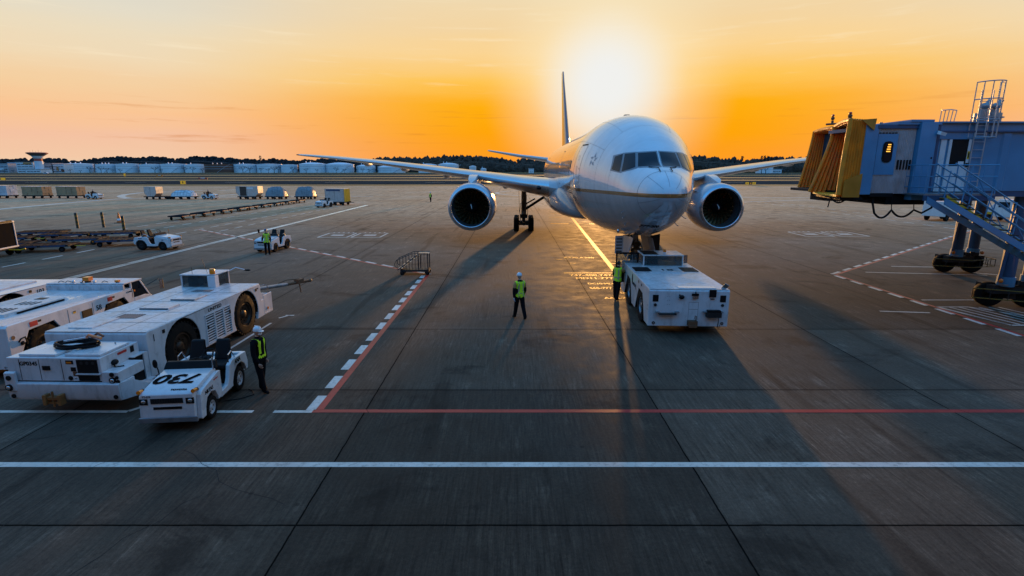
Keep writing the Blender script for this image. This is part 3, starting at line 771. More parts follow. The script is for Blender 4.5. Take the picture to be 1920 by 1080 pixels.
# belly fairing under the wing root
def superring(s,hw,zt,zb,n=32):
    zc=(zt+zb)/2; out=[]
    for i in range(n):
        a=2*PI*i/n; c,sn=math.cos(a),math.sin(a); e=.75
        out.append((hw*math.copysign(abs(c)**e,c),s,zc+(zt-zb)/2*math.copysign(abs(sn)**e,sn)))
    return out
q=MB(); q.m(mat('belly_fairing_grey',(.30,.31,.33),.22,coat=1,var=.08,scale=1))
q.loft([superring(*r) for r in ((15.6,1.2,3.2,2.46),(16.6,2.2,3.7,2.34),(18,2.9,4.4,2.22),(19.5,3.35,4.9,2.12),(22,3.62,5.1,2.06),(27,3.68,5.0,2.02),(33,3.6,4.8,2.02),(36,3.2,4.4,2.1),(38.5,2.3,3.8,2.25),(40,1.0,3.2,2.40))])
q.build('belly_fairing',AL,smooth=70)
# cockpit windows: flat-ish dark panes in a grey frame, given by (x, z) corners seen from ahead, z height
def pane(corners,off,name,m,parent,n=6,st=None):
    """corners: (x,z) at bottom-inner, bottom-outer, top-outer, top-inner; laid on the skin"""
    pts=[]
    (a,b,c,d)=corners
    for j in range(n+1):
        v=j/n
        for i in range(n+1):
            u=i/n
            x=(a[0]*(1-u)+b[0]*u)*(1-v)+(d[0]*(1-u)+c[0]*u)*v
            z=(a[1]*(1-u)+b[1]*u)*(1-v)+(d[1]*(1-u)+c[1]*u)*v
            s=s_at(abs(x),z); th=th_at(s,abs(x),z); p=on(s,th,off)
            if x<0: p.x=-p.x
            pts.append(p)
    fs=[(j*(n+1)+i,j*(n+1)+i+1,(j+1)*(n+1)+i+1,(j+1)*(n+1)+i) for j in range(n) for i in range(n)]
    k=MB(); k.add(pts,fs); return k.build(name,parent,m,smooth=80)
WIN=[[(.07,5.90),(.86,5.87),(.76,6.42),(.07,6.46)],[(.96,5.85),(1.42,5.68),(1.22,6.40),(.86,6.43)],[(1.49,5.66),(1.72,5.76),(1.56,6.30),(1.29,6.40)]]
FRAMEG=mat('window_frame_grey',(.22,.23,.25),.35,var=.1)
for sx in (-1,1):
    for wi,c in enumerate(WIN):
        e=.055
        cx=sum(p[0] for p in c)/4; cz=sum(p[1] for p in c)/4
        big=[(p[0]+(e if p[0]>cx else -e*.9),p[1]+(e if p[1]>cz else -e)) for p in c]
        fr=pane([(sx*max(.005,p[0]),p[1]) for p in big],.006,'window_surround',FRAMEG,fus)
        pane([(sx*p[0],p[1]) for p in c],.016,'cockpit_window',GLASS,fus)
# wipers
q=MB()
for sx,x0,x1 in ((1,.30,.62),(-1,.18,.50)):
    a=on(s_at(x1,5.84),th_at(s_at(x1,5.84),x1,5.84),.03); b=on(s_at(x0,5.80),th_at(s_at(x0,5.80),x0,5.80),.04); c=on(s_at(x0,5.66),th_at(s_at(x0,5.66),x0,5.66),.03)
    for p in (a,b,c): p.x*=sx
    q=MB(); q.path([a,b,c],.018,6); q.build('wiper',AL,BLACK)
# thin seam lines as raised hair strips
def skinline(pts,w=.014,off=.004,m=SEAM,name='panel_seam',parent=None):
    k=MB(); P=[]
    for s,th in pts: P.append((on(s,th,off),fnorm(s,th)))
    rings=[]
    for i,(p,n) in enumerate(P):
        d=(P[min(i+1,len(P)-1)][0]-P[max(i-1,0)][0]).normalized(); u=d.cross(n).normalized()
        rings.append([p-u*w/2,p+u*w/2])
    k.loft(rings,caps=False,closed=False); return k
seam=MB(); seam.mats=[SEAM]
def addline(pts,w=.014):
    k=skinline(pts,w); seam.add(k.v,k.f)
addline([(1.02,2*PI*i/72) for i in range(73)],.018)
for s in (4.6,8.2,12.0): addline([(s,PI*i/30-.5) for i in range(0,43)],.010)
for a in (50,90,130,200,235,270,305,340): addline([(.12+.9*k/8,R(a)) for k in range(9)],.010)
for a in (35,145): addline([(4.6+.3*k,R(a)) for k in range(40)],.010)
for s_,a0,a1 in ((3.3,-80,20),(5.9,-85,10),(5.9,100,170),(7.9,-90,-20),(10.2,-60,80),(14.0,-40,90),(3.3,160,260),(7.9,200,270),(10.2,100,240),(14,90,220)): addline([(s_,R(a0+(a1-a0)*k/24)) for k in range(25)],.008)
for a_,s0_,s1_ in ((-22,3.3,9),(202,3.3,9),(62,4.6,14),(118,4.6,14),(-48,3.3,8),(228,3.3,8),(16,8.2,30),(164,8.2,30)): addline([(s0_+(s1_-s0_)*k/20,R(a_)) for k in range(21)],.008)
for cx_,cy_ in ((4.2,215),(4.9,238),(6.2,205),(5.3,-28),(6.4,-45)):
    w_=.28; h_=5
    addline([(cx_,R(cy_)),(cx_+w_,R(cy_)),(cx_+w_,R(cy_+h_)),(cx_,R(cy_+h_)),(cx_,R(cy_))],.010)
seam.build('panel_seam',fus,smooth=0,recalc=False)
# doors (left-hand forward and a second one on each side)
def door(s0,w,z0,z1,sx):
    k=MB(); k.mats=[SEAM]
    def th(s,z): return th_at(s,math.sqrt(max(0,1-((z-sec(s)[3])/((sec(s)[0]-sec(s)[3]) if z>sec(s)[3] else (sec(s)[3]-sec(s)[1])))**2))*sec(s)[2],z)
    def rect(a,b,c,d,wd,r=.12):
        pts=[]
        n=10
        for i in range(n+1): pts.append((a+r+(b-a-2*r)*i/n,c))
        for i in range(n+1): pts.append((b,c+r+(d-c-2*r)*i/n))
        for i in range(n+1): pts.append((b-r-(b-a-2*r)*i/n,d))
        for i in range(n+1): pts.append((a,d-r-(d-c-2*r)*i/n))
        pts.append(pts[0])
        kk=skinline([(s,th(s,z)) for s,z in pts],wd); k.add(kk.v,kk.f)
    rect(s0-w/2,s0+w/2,z0,z1,.030); rect(s0-.12,s0+.12,z0+1.42,z0+1.62,.014,.05)
    k.m(TAN); rect(s0-.07,s0+.07,z0+.70,z0+1.12,.022,.04)
    for zz in (z0+.35,z0+1.0,): kk=skinline([(s0-.42,th(s0-.42,zz)),(s0-.34,th(s0-.34,zz))],.05); k.add(kk.v,kk.f)
    # dark rain gutter on top of the door
    k.m(BLACK); kk=skinline([(s0-w/2+.1+i*.1,th(s0-w/2+.1+i*.1,z1+.03)) for i in range(int(w/.1))],.05,.012); k.add(kk.v,kk.f)
    if sx<0:
        for v in k.v: v.x=-v.x
    return k.build('door',AL,smooth=0,recalc=False)
for sx in (-1,1):
    door(6.95,1.07,4.80,6.93,sx); door(17.3,1.07,4.80,6.93,sx); door(38.5,1.07,4.80,6.93,sx)
# passenger windows
k=MB(); k.m(TAN)
def roundrect(w,h,n=4,r=.09):
    pts=[]
    for cx,cy,a0 in ((w/2-r,h/2-r,0),(-w/2+r,h/2-r,90),(-w/2+r,-h/2+r,180),(w/2-r,-h/2+r,270)):
        for i in range(n+1): a=R(a0+90*i/n); pts.append((cx+r*math.cos(a),cy+r*math.sin(a)))
    return pts
pw=None
first={}
for sx in (-1,1):
    s=9.0
    while s<49:
        if not (16.5<s<18.1 or 37.7<s<39.2 or (s>41)):
            z=6.02; hw=3.1*math.sqrt(1-((z-5.42)/3.1)**2); tilt=math.asin((z-5.42)/3.1)
            if sx not in first:
                q=MB(); M=Matrix.Rotation(-tilt,4,'Y') if sx>0 else Matrix.Rotation(tilt,4,'Y')
                q.m(TAN).prism(roundrect(.33,.46),'x',-.012*sx,.006*sx,M)
                q.m(mat('cabin_window_glass',(.42,.33,.24),.15,var=.1)).prism(roundrect(.26,.39),'x',.006*sx,.012*sx,M)
                o=q.build('passenger_window',AL); first[sx]=o
            else: o=first[sx].copy(); COL.objects.link(o); o.parent=AL
            o.location=(sx*hw,s,z)
        s+=.80
# star emblem behind the cockpit (both sides)
for sx in (-1,1):
    q=MB(); q.mats=[mat('emblem_grey',(.30,.32,.36),.4,var=.1)]
    sc,zc_=5.15,6.2; thc=0
    for k in range(5):
        a=R(90+72*k); ca_,sa_=math.cos(a),math.sin(a)
        def uv(r,t): return (r*ca_-t*sa_, r*sa_+t*ca_)
        tri=[uv(.12,-.02),uv(.34,0),uv(.18,.09)]
        pts=[]
        for u,v in tri:
            s=sc+u; z=zc_+v; t,b,hw,zz_=sec(s); x=hw*math.sqrt(max(0,1-((z-zz_)/(t-zz_))**2)); p=on(s,th_at(s,x,z),.008); p.x*=sx; pts.append(p)
        q.add(pts,[(0,1,2)])
        # inner tick
        tri=[uv(.10,.02),uv(.20,.10),uv(.10,.10)]; pts=[]
        for u,v in tri:
            s=sc+u; z=zc_+v; t,b,hw,zz_=sec(s); x=hw*math.sqrt(max(0,1-((z-zz_)/(t-zz_))**2)); p=on(s,th_at(s,x,z),.008); p.x*=sx; pts.append(p)
        q.add(pts,[(0,1,2)])
    q.build('emblem',AL,smooth=0,recalc=False)
# type number under the chin
def wraptext(body,size,smid,zmid,xm,sx=1.0):
    o=text(body,size,Matrix(),AL,INK,'lettering',bold=.006,thick=0,sx=sx)
    for v in o.data.vertices:
        x=xm+v.co.x; z=zmid+v.co.y
        s=s_at(abs(x),z); p=on(s,th_at(s,abs(x),z),.010)
        if x<0: p.x=-p.x
        v.co=p
    return o
wraptext('777-200',.17,1,3.42,-.25,1.3)
# antennas, beacon, probes
q=MB(); q.m(DARKG)
z=on(9.6,PI/2).z; q.prism([(9.3,z-.02),(10.0,z-.02),(9.95,z+.10),(9.5,z+.12)],'x',-.13,.13); q.build('antenna',AL)
z=8.5; q=MB(); q.ell((0,18.8,z+.04),(.22,.65,.34),12,8); q.build('satellite_dome',AL,DARKG)
q=MB(); q.prism([(23.6,z),(24.4,z),(24.5,z+.42),(24.1,z+.42)],'x',-.03,.03); q.build('antenna',AL,DARKG)
q=MB(); 
for sx in (-1,1):
    for s,a in ((2.3,-32),(2.5,-40),(2.9,-52)):
        p=on(s,R(a)); n=fnorm(s,R(a)); p.x*=sx; n.x*=sx
        q=MB(); q.path([p,p+n*.13,p+n*.14+Vector((0,-.22,0))],.016,6); q.build('pitot_probe',AL,STEEL)
q=MB(); q.m(CHROME).ell((-1.25,3.7,3.03),(.07,.10,.10),8,6); q.build('drain_mast',AL)
# ---- wings
def airfoil(n=14):
    up=[];lo=[]
    for i in range(n+1):
        x=.5*(1-math.cos(PI*i/n)); t=5*(.2969*math.sqrt(x)-.126*x-.3516*x*x+.2843*x**3-.1015*x**4)
        cam=.018*math.sin(PI*x)
        up.append((x,cam+t)); lo.append((x,cam-t))
    return up[::-1]+lo[1:-1]     # trailing edge over the top to leading edge, back below
AFO=airfoil()
def ring_at(x,sle,ch,z,tc,inc=0):
    out=[]
    for u,t in AFO:
        dy=u*ch; dz=t*tc*ch - (u-.3)*ch*math.tan(R(inc))
        out.append((x,sle+dy,z+dz))
    return out
WS=[(2.2,19.4,14.2,4.05,.125,2.5),(3.1,20.0,13.2,4.22,.125,2.2),(5.5,21.6,10.9,4.58,.12,1.6),(7.6,23.0,9.3,4.93,.115,1.0),(9.9,24.6,7.6,5.28,.11,.5),(14,27.4,6.4,5.80,.105,0),(19,30.9,5.1,6.38,.10,-.5),(25,35.0,3.6,6.95,.10,-1),(29,37.8,2.5,7.26,.10,-1.5),(30.2,38.8,1.7,7.34,.10,-1.5),(30.6,39.6,.8,7.36,.10,-1.5)]
def lerpw(x):
    for i in range(len(WS)-1):
        if x<=WS[i+1][0]:
            t=(x-WS[i][0])/(WS[i+1][0]-WS[i][0]); return [a+(b-a)*t for a,b in zip(WS[i],WS[i+1])]
    return list(WS[-1])
def engine(sx,parent):
    ex=9.61*sx; ez=2.88; ey=20.7
    q=MB(); q.m(NAC)
    out=[(1.60,.06),(1.70,.14),(1.79,.35),(1.86,.8),(1.90,1.5),(1.90,2.3),(1.84,3.1),(1.72,4.0),(1.52,5.0),(1.44,5.3)]
    q.lathe(out,(ex,ey,ez),'y',56)
    q.m(INLET).lathe([(1.41,.35),(1.40,.7),(1.42,1.5)],(ex,ey,ez),'y',56); q.lathe([(1.44,5.3),(1.40,5.2),(1.2,4.4)],(ex,ey,ez),'y',40)
    q.m(DARKG).lathe([(1.05,4.4),(1.0,5.4),(.72,6.6),(.5,7.1),(.42,7.0),(.05,8.0)],(ex,ey,ez),'y',32)
    e=q.build('engine',parent,smooth=50,recalc=False)
    q=MB(); q.m(LIP).lathe([(1.655,.10),(1.60,.035),(1.55,.005),(1.50,.0),(1.46,.03),(1.43,.12),(1.41,.35)],(ex,ey,ez),'y',56)
    q.lathe([(1.655,.10),(1.72,.16)],(ex,ey,ez),'y',56)
    q.build('inlet_lip',e,smooth=60,recalc=False)
    q=MB(); q.m(FANM)
    nb_=24
    for i in range(nb_):
        a=2*PI*i/nb_; rings=[]
        for r,ch,tw in ((.42,.26,18),(.7,.32,32),(1.0,.36,46),(1.25,.36,56),(1.395,.32,62)):
            M=Matrix.Rotation(-a+ (r-.4)*.10,4,'Y')
            c,s_=math.cos(R(tw)),math.sin(R(tw))
            ring=[]
            for uu,vv in ((-.5,0),(0,.012),(.5,0),(0,-.012)):
                u=uu*ch; ring.append(M@Vector((u*s_+vv*c*1.0, u*c-vv*s_, r)))
            rings.append([p+Vector((ex,ey+1.35,ez)) for p in ring])
        q.loft(rings)
    q.m(BLACK).lathe([(1.41,1.75),(.2,1.75)],(ex,ey,ez),'y',40)
    q.build('fan',e,smooth=40)
    q=MB(); q.m(BLACK).lathe([(.001,.72),(.06,.76),(.16,.92),(.30,1.12),(.42,1.28),(.44,1.5)],(ex,ey,ez),'y',28)
    q.m(HELM); 
    mk=[(ex+.10,ey+.84,ez+.18),(ex+.05,ey+.80,ez+.10),(ex+.0,ey+.73,ez+.02)]
    q.path([(ex-.05,ey+.93,ez+.20),(ex-.01,ey+.77,ez+.08),(ex+.01,ey+.71,ez-.02),(ex+.03,ey+.78,ez-.12)],.034,6)
    q.build('spinner',e,smooth=60)
    # strake and maker's plate on the inboard side of the cowl
    q=MB(); q.m(AW); a=R(38); d=Vector((-sx*math.cos(a),0,math.sin(a)))
    c0=Vector((ex,ey,ez))
    t_=Vector((sx*math.sin(a),0,math.cos(a)))*.01
    q.add([c0+d*1.86+Vector((0,1.2,0))-t_,c0+d*1.86+Vector((0,2.5,0))-t_,c0+d*2.22+Vector((0,2.5,0))-t_,c0+d*2.10+Vector((0,1.7,0))-t_]+[c0+d*1.86+Vector((0,1.2,0))+t_,c0+d*1.86+Vector((0,2.5,0))+t_,c0+d*2.22+Vector((0,2.5,0))+t_,c0+d*2.10+Vector((0,1.7,0))+t_],[(0,1,2,3),(7,6,5,4),(0,4,5,1),(1,5,6,2),(2,6,7,3),(3,7,4,0)])
    q.build('nacelle_strake',e,smooth=0)
    q=MB(); q.m(mat('pylon_paint',(.55,.56,.58),.28,coat=.6,var=.06))
    q.loft([[(ex-w/2,ey+y,z0),(ex+w/2,ey+y,z0),(ex+w/2*.9,ey+y,z1),(ex-w/2*.9,ey+y,z1)] for y,w,z0,z1 in ((.95,.10,4.70,4.74),(1.5,.62,4.5,5.0),(2.6,.74,4.4,5.28),(4.2,.74,4.2,5.42),(6.0,.6,3.9,5.2),(8.6,.25,4.3,4.9))])
    q.build('engine_pylon',e,bevel=.05)
    return e
for sx in (-1,1):
    q=MB(); q.m(AW)
    q.loft([[ (sx*p[0],p[1],p[2]) for p in ring_at(*r)] for r in WS])
    wing=q.build('wing',AL,smooth=50)
    # bright leading-edge slats, a skin just proud of the wing nose
    q=MB(); q.m(ALE); n=len(AFO); le=n//2
    rings=[]
    for r in [lerpw(x) for x in (3.6,5.5,7.6,9.9,14,19,25,29.3)]:
        x,sle,ch,z,tc_,inc=r; ring=[]
        pr=ring_at(x,sle,ch,z,tc_,inc); cx_=Vector((x,sle+.12*ch,z))
        for p in pr[9:20]:
            v=Vector(p); d=(v-cx_); d.x=0; v=v+d.normalized()*.012; ring.append((sx*v.x,v.y,v.z))
        rings.append(ring)
    q.loft(rings,caps=False,closed=False); q.build('leading_edge_slat',wing,smooth=60)
    # flap track fairings under the trailing edge
    q=MB()
    for fx,ln,rr in ((7.2,3.8,.34),(13.0,4.4,.36),(17.6,3.8,.30),(22.0,3.2,.26)):
        x,sle,ch,z,tc_,inc=lerpw(fx); y0=sle+ch*.62; zz=z-.06*ch*.6-.12
        f=MB(); f.m(AW)
        f.lathe([(.001,0),(rr*.5,ln*.08),(rr*.9,ln*.25),(rr,ln*.5),(rr*.75,ln*.75),(rr*.35,ln*.93),(.001,ln)],(sx*fx,y0,zz-rr*.25),'y',16)
        f.build('flap_fairing',wing,smooth=70)
    for fx in (16.5,24.0):    # aileron/slat vents and position light
        pass
    f=MB(); x,sle,ch,z,tc_,inc=lerpw(30.0); f.ell((sx*30.1,sle+.1,z),(.16,.25,.06),10,6); f.build('wingtip_light',wing,GLASS)
    f=MB(); x,sle,ch,z,tc_,inc=lerpw(4.3); f.ell((sx*4.35,sle+.10,z),(.22,.16,.17),14,8); f.build('landing_light',wing,GLASS)
    engine(sx,AL)
    # tailplane
    q=MB(); q.m(AW); q.loft([[(sx*p[0],p[1],p[2]) for p in ring_at(*r)] for r in ((.8,51.6,7.4,6.95,.10,0),(2.2,52.6,6.6,7.05,.10,0),(6,55.6,4.6,7.62,.10,0),(10.4,59.4,2.5,8.42,.10,0),(10.76,59.9,1.6,8.48,.09,0))])
    q.build('tailplane',AL,smooth=50)
# fin
q=MB(); q.m(mat('fin_dark_blue',(.02,.035,.10),.3,coat=.8,var=.08))
rings=[]
for z,sle,ch,t in ((7.9,46.5,11.2,.085),(8.7,47.8,9.9,.088),(11,50.4,8.1,.09),(14,53.6,6.2,.09),(17.5,57.4,4.0,.09),(19.1,58.8,3.2,.085),(19.3,59.6,2.2,.05)):
    rings.append([((v-.018*math.sin(PI*u))*t*ch,sle+u*ch,z) for u,v in AFO])
q.loft(rings); q.build('tail_fin',AL,smooth=50)
# ---- landing gear
def gearwheel(parent,x,y,z,r,w):
    return wheel(parent,x,y,z,r,w,1,'aero')
ng=MB(); ng.m(STEEL)
ng.tube((0,5.9,3.0),(0,5.72,1.15),.14,n=14); ng.tube((0,5.74,1.3),(0,5.70,.5),.095,n=14); ng.tube((-.42,5.70,.52),(.42,5.70,.52),.07,n=10)
ng.m(DARKG); ng.tube((0,5.75,1.55),(0,7.3,2.7),.07); ng.tube((-.32,5.78,1.7),(-.1,7.2,2.75),.04); ng.tube((.32,5.78,1.7),(.1,7.2,2.75),.04)
ng.box(-.34,.34,5.62,5.80,1.45,1.62); ng.box(-.22,.22,5.5,5.7,1.9,2.25)
for sx in (-1,1):
    ng.tube((sx*.2,5.6,1.9),(sx*.2,5.6,1.2),.05); ng.m(CHROME).ell((sx*.20,5.50,2.05),(.09,.05,.09),10,6); ng.m(DARKG)
    ng.path([(sx*.05,5.6,2.4),(sx*.3,5.55,2.0),(sx*.28,5.6,1.5),(sx*.1,5.66,.9)],.018,6)
ng.path([(0,5.5,1.2),(.0,5.25,.9),(0,5.6,.6)],.05,6)
g=ng.build('nose_gear',AL)
for sx in (-1,1):
    gearwheel(g,sx*.30,5.70,.53,.53,.33)
    q=MB(); q.m(mat('gear_door_grey',(.32,.33,.35),.35,coat=.4,var=.1)); 
    q.hex8([(sx*.62-.012,4.2,1.98),(sx*.62+.012,4.2,1.98),(sx*.62+.012,4.95,1.62),(sx*.62-.012,4.95,1.62),(sx*.44-.012,4.2,2.64),(sx*.44+.012,4.2,2.64),(sx*.44+.012,5.0,2.64),(sx*.44-.012,5.0,2.64)])
    q.hex8([(sx*.62-.012,5.0,1.62),(sx*.62+.012,5.0,1.62),(sx*.60+.012,6.7,1.75),(sx*.60-.012,6.7,1.75),(sx*.44-.012,5.0,2.6),(sx*.44+.012,5.0,2.6),(sx*.44+.012,6.7,2.5),(sx*.44-.012,6.7,2.5)])
    q.build('gear_door',g,bevel=.01)
# white placard hung on the left of the nose leg, black panel on the right
q=MB(); q.m(mat('placard_grey_white',(.42,.43,.45),.5,var=.15)).box(-1.10,-.72,5.2,5.24,1.75,2.62)
q.m(INK); 
for k in range(5): q.box(-1.05,-.77,5.190,5.2,1.85+k*.15,1.90+k*.15)
q.build('gear_placard',g)
q=MB(); q.m(BLACK).hex8([(.52,5.2,1.58),(1.05,5.2,1.52),(1.05,5.28,1.52),(.52,5.28,1.58),(.60,5.2,2.62),(1.05,5.2,2.72),(1.05,5.28,2.72),(.60,5.28,2.62)]); q.build('gear_panel',g,bevel=.02)
def maingear(sx):
    x=5.49*sx; y=31.8
    q=MB(); q.m(STEEL)
    q.tube((x,y-.2,4.3),(x,y,1.5),.24,n=16); q.tube((x,y,1.6),(x,y,.72),.17,n=14)
    q.m(DARKG); q.tube((x,y-1.5,.70),(x,y+1.5,.70),.16,n=12)
    for dy in (-1.45,0,1.45): q.tube((x-.62,y+dy,.67),(x+.62,y+dy,.67),.10,n=10)
    q.tube((x,y,1.9),(x-sx*2.5,y+.1,3.5),.13,n=10); q.tube((x-sx*.2,y,2.5),(x-sx*1.1,y,3.0),.07)
    q.tube((x,y-.1,1.8),(x,y-1.9,3.6),.09); q.tube((x-.2,y-.3,3.4),(x-.2,y-.4,1.3),.04); q.tube((x+.25,y-.3,3.4),(x+.2,y-.4,1.2),.035)
    q.path([(x,y-.2,1.2),(x,y-.55,1.0),(x,y-.2,.8)],.06,6)
    q.box(x-.35,x+.35,y-.35,y+.2,1.15,1.5)
    for dx in (-.3,.3): q.path([(x+dx,y-.3,2.6),(x+dx*1.3,y-.5,1.8),(x+dx,y-1.2,.95)],.025,6)
    g=q.build('main_gear',AL)
    for dy in (-1.45,0,1.45):
        for dx in (-.70,.70): gearwheel(g,x+dx,y+dy,.66,.66,.50)
    q=MB(); q.m(GREYP).hex8([(x+sx*.42-.02,y-.7,1.75),(x+sx*.42+.02,y-.7,1.75),(x+sx*.42+.02,y+.7,1.75),(x+sx*.42-.02,y+.7,1.75),(x+sx*.48-.02,y-.9,4.0),(x+sx*.48+.02,y-.9,4.0),(x+sx*.48+.02,y+.8,4.0),(x+sx*.48-.02,y+.8,4.0)])
    q.build('gear_door',g,bevel=.015)
maingear(-1); maingear(1)
# ------------------------------------------------------------------ pushback tugs
def louvres(parent,x,y0,y1,z0,z1,n,side,name='louvre_panel'):
    q=MB(); s=side
    q.m(BLACK).box(*sorted((x-.002*s,x+.004*s)),y0,y1,z0,z1)
    q.m(WHITE2)
    for k in range(n):
        z=z0+(z1-z0)*(k+.15)/n; h=(z1-z0)/n*.40
        q.hex8([(x+.004*s,y0,z),(x+.012*s,y0,z-.004),(x+.012*s,y1,z-.004),(x+.004*s,y1,z),(x+.004*s,y0,z+h),(x+.012*s,y0,z+h-.006),(x+.012*s,y1,z+h-.006),(x+.004*s,y1,z+h)])
    for yy in (y0-.02,y1-.01): q.box(*sorted((x,x+.026*s)),yy,yy+.03,z0-.02,z1+.02)
    for zz in (z0-.03,z1): q.box(*sorted((x,x+.026*s)),y0,y1,zz,zz+.03)
    return q.build(name,parent,smooth=0)
def beacon(parent,x,y,z,r=.085,h=.17,base=.06,name='beacon_lamp',square=False):
    q=MB(); q.m(WHITE2 if not square else DARKG).tube((x,y,z),(x,y,z+base),r*.9,n=14); q.m(ORANGE)
    if square: q.box(x-r,x+r,y-r,y+r,z+base,z+base+h)
    else: q.lathe([(r,z+base),(r*.98,z+base+h*.8),(r*.7,z+base+h),(.001,z+base+h*1.02)],(x,y,0),'z',16)
    return q.build(name,parent,bevel=.01 if square else 0)
def mirror(parent,p0,p1,p2,w=.16,h=.30):
    q=MB(); q.m(DARKG).path([p0,p1,p2],.012,6); q.m(BLACK).cbox(p2,(w,.04,h),(0,0,.2)); q.m(CHROME).cbox((p2[0],p2[1]-.024,p2[2]),(w*.85,.004,h*.9),(0,0,.2))
    return q.build('mirror',parent,bevel=.006)
def disc(parent,x,y,z,r,axis,m,name,d=.01,n=16):
    q=MB(); q.m(m)
    a={'x':(d,0,0),'y':(0,d,0),'z':(0,0,d)}[axis]
    q.tube((x-a[0],y-a[1],z-a[2]),(x+a[0],y+a[1],z+a[2]),r,n=n); return q.build(name,parent)
DBLUE=mat('tinted_cab_glass',(.02,.025,.03),.08,coat=.4,var=.1)

# tug with a low cab at its far left corner and a power unit on its near end (local y=0 at near face of the deck)
T1=thing('aircraft_tug','long white tug numbered 1 with louvred side and a power unit on its near end','aircraft tug',(-10.92,13.36,0),-.024,'aircraft tugs parked on the left')
HW=1.36; DZ=1.60
def tugbody(parent,HW,L,DZ,wh,Rw,archr,zb=.34,square=False,m=WHITE):
    prof=[(0,zb)]
    for wy in wh:
        if square:
            prof+=[(wy-archr*1.15,zb),(wy-archr*.95,Rw*1.0),(wy-archr*.55,Rw+archr*.72),(wy+archr*.45,Rw+archr*.78),(wy+archr*1.05,Rw*.9),(wy+archr*1.25,zb)]
        else:
            a0=180+math.degrees(math.asin(min(1,(Rw-zb)/archr))); a1=-math.degrees(math.asin(min(1,(Rw-zb)/archr)))
            prof+=[(wy+archr*math.cos(R(a0+(a1-a0)*i/16)),Rw+archr*math.sin(R(a0+(a1-a0)*i/16))) for i in range(17)]
    prof+=[(L,zb),(L,DZ-.08),(L-.06,DZ),(.06,DZ),(0,DZ-.06)]
    q=MB(); q.m(m).prism(prof,'x',-HW,HW); b=q.build('body',parent,bevel=.022)
    q=MB(); q.m(BLACK)
    for wy in wh:
        if square: ar=[(wy-archr*1.13,zb+.02),(wy-archr*.93,Rw*1.0),(wy-archr*.54,Rw+archr*.70),(wy+archr*.44,Rw+archr*.76),(wy+archr*1.03,Rw*.9),(wy+archr*1.23,zb+.02)]
        else: ar=[(wy+(archr-.006)*math.cos(R(190-200*i/18)),Rw+(archr-.006)*math.sin(R(190-200*i/18))) for i in range(19)]
        q.loft([[(-HW+.02,a,b_),(HW-.02,a,b_)] for a,b_ in ar],caps=False,closed=False)
    q.box(-HW+.52,HW-.52,.1,L-.1,.28,DZ-.12)
    for wy in wh: q.box(-HW+.012,-HW+.03,wy-.01,wy+.01,.6,.61)
    q.build('chassis',parent)
    return b
b1=tugbody(T1,HW,6.15,DZ,(1.45,5.02),.73,.83)
for wy in (1.45,5.02):
    wheel(T1,HW-.26,wy,.73,.73,.46,1,'brown'); wheel(T1,-HW+.26,wy,.73,.73,.46,-1,'brown')
q=MB(); q.m(DECKW).box(-HW+.02,HW-.02,.02,6.12,DZ,DZ+.006)
q.m(DARKG)
for y in (.9,2.0,3.3,4.6): q.box(-HW+.05,HW-.05,y,y+.010,DZ+.006,DZ+.010)
for x in (-.62,.55): q.box(x,x+.010,.05,6.1,DZ+.006,DZ+.010)
q.m(DECKW).box(-.45,.45,2.3,2.85,DZ+.006,DZ+.05); q.box(-.25,.55,3.45,4.15,DZ+.006,DZ+.05); q.box(-.95,-.3,.3,1.3,DZ+.006,DZ+.03)
q.m(DARKG).box(-.43,.43,2.27,2.30,DZ+.006,DZ+.03); q.box(-.23,.53,3.42,3.45,DZ+.006,DZ+.03)
q.build('deck_plate',b1,bevel=.006)
for (x0,x1,y0,y1) in ((-.5,.15,1.3,1.75),(-.35,.3,4.7,5.0)):
    q=MB(); q.m(DARKG)
    q.box(x0,x1,y0,y1,DZ+.006,DZ+.012)
    for k in range(9): 
        xx=x0+(x1-x0)*(k+.3)/9; q.m(GREYP).box(xx,xx+.02,y0,y1,DZ+.012,DZ+.02); q.m(DARKG)
    q.build('deck_grille',b1)
for y0,y1 in ((2.58,3.04),(3.09,3.55),(3.60,3.98)): louvres(b1,HW+.001,y0,y1,.42,1.32,11,1)
q=MB(); q.m(BLACK)
for y,z in ((2.62,.95),(3.9,1.12)): q.box(HW+.026,HW+.04,y,y+.06,z-.06,z+.06)
for y in (.62,5.75): q.box(HW+.001,HW+.012,y,y+.10,1.38,1.48)
q.build('latch',b1)
text('1',.28,TM(HW+.004,.27,1.36,'+x'),b1); text('UNITED',.15,TM(HW+.004,3.15,1.45,'+x'),b1,bold=.004,sx=1.4); text('AT0970',.08,TM(HW+.004,5.85,1.45,'+x'),b1)
# near end: lower bumper box, step and power unit
q=MB(); q.m(WHITE).prism([(-1.46,.36),(-1.50,.44),(-1.50,.78),(-1.44,.80),(-.95,.80),(-.95,.36)],'x',-HW,HW-.02)
q.hex8([(HW-.02,-1.46,.36),(HW+.16,-1.15,.36),(HW+.14,-.35,.36),(HW-.02,-.35,.36),(HW-.02,-1.48,.82),(HW+.1,-1.2,.82),(HW+.1,-.6,.46),(HW-.02,-.35,.46)])
q.build('front_bumper',T1,bevel=.02)
q=MB(); q.m(WHITE).box(-HW,HW-.45,-1.40,-.12,.80,1.40)
q.box(HW-.45,HW-.05,-1.42,-.55,.80,1.06)
q.prism([(-1.44,.55),(-1.52,.60),(-1.52,1.05),(-1.44,1.08)],'x',-HW-.02,-HW+.24)
gp=q.build('ground_power_unit',T1,bevel=.018)
q=MB(); q.m(WHITE2).box(-HW+.25,-HW+1.15,-1.32,-.6,1.402,1.46); q.box(-HW+1.35,HW-.5,-1.30,-.35,1.402,1.46); q.build('lid',gp,bevel=.012)
q=MB(); q.m(BLACK)
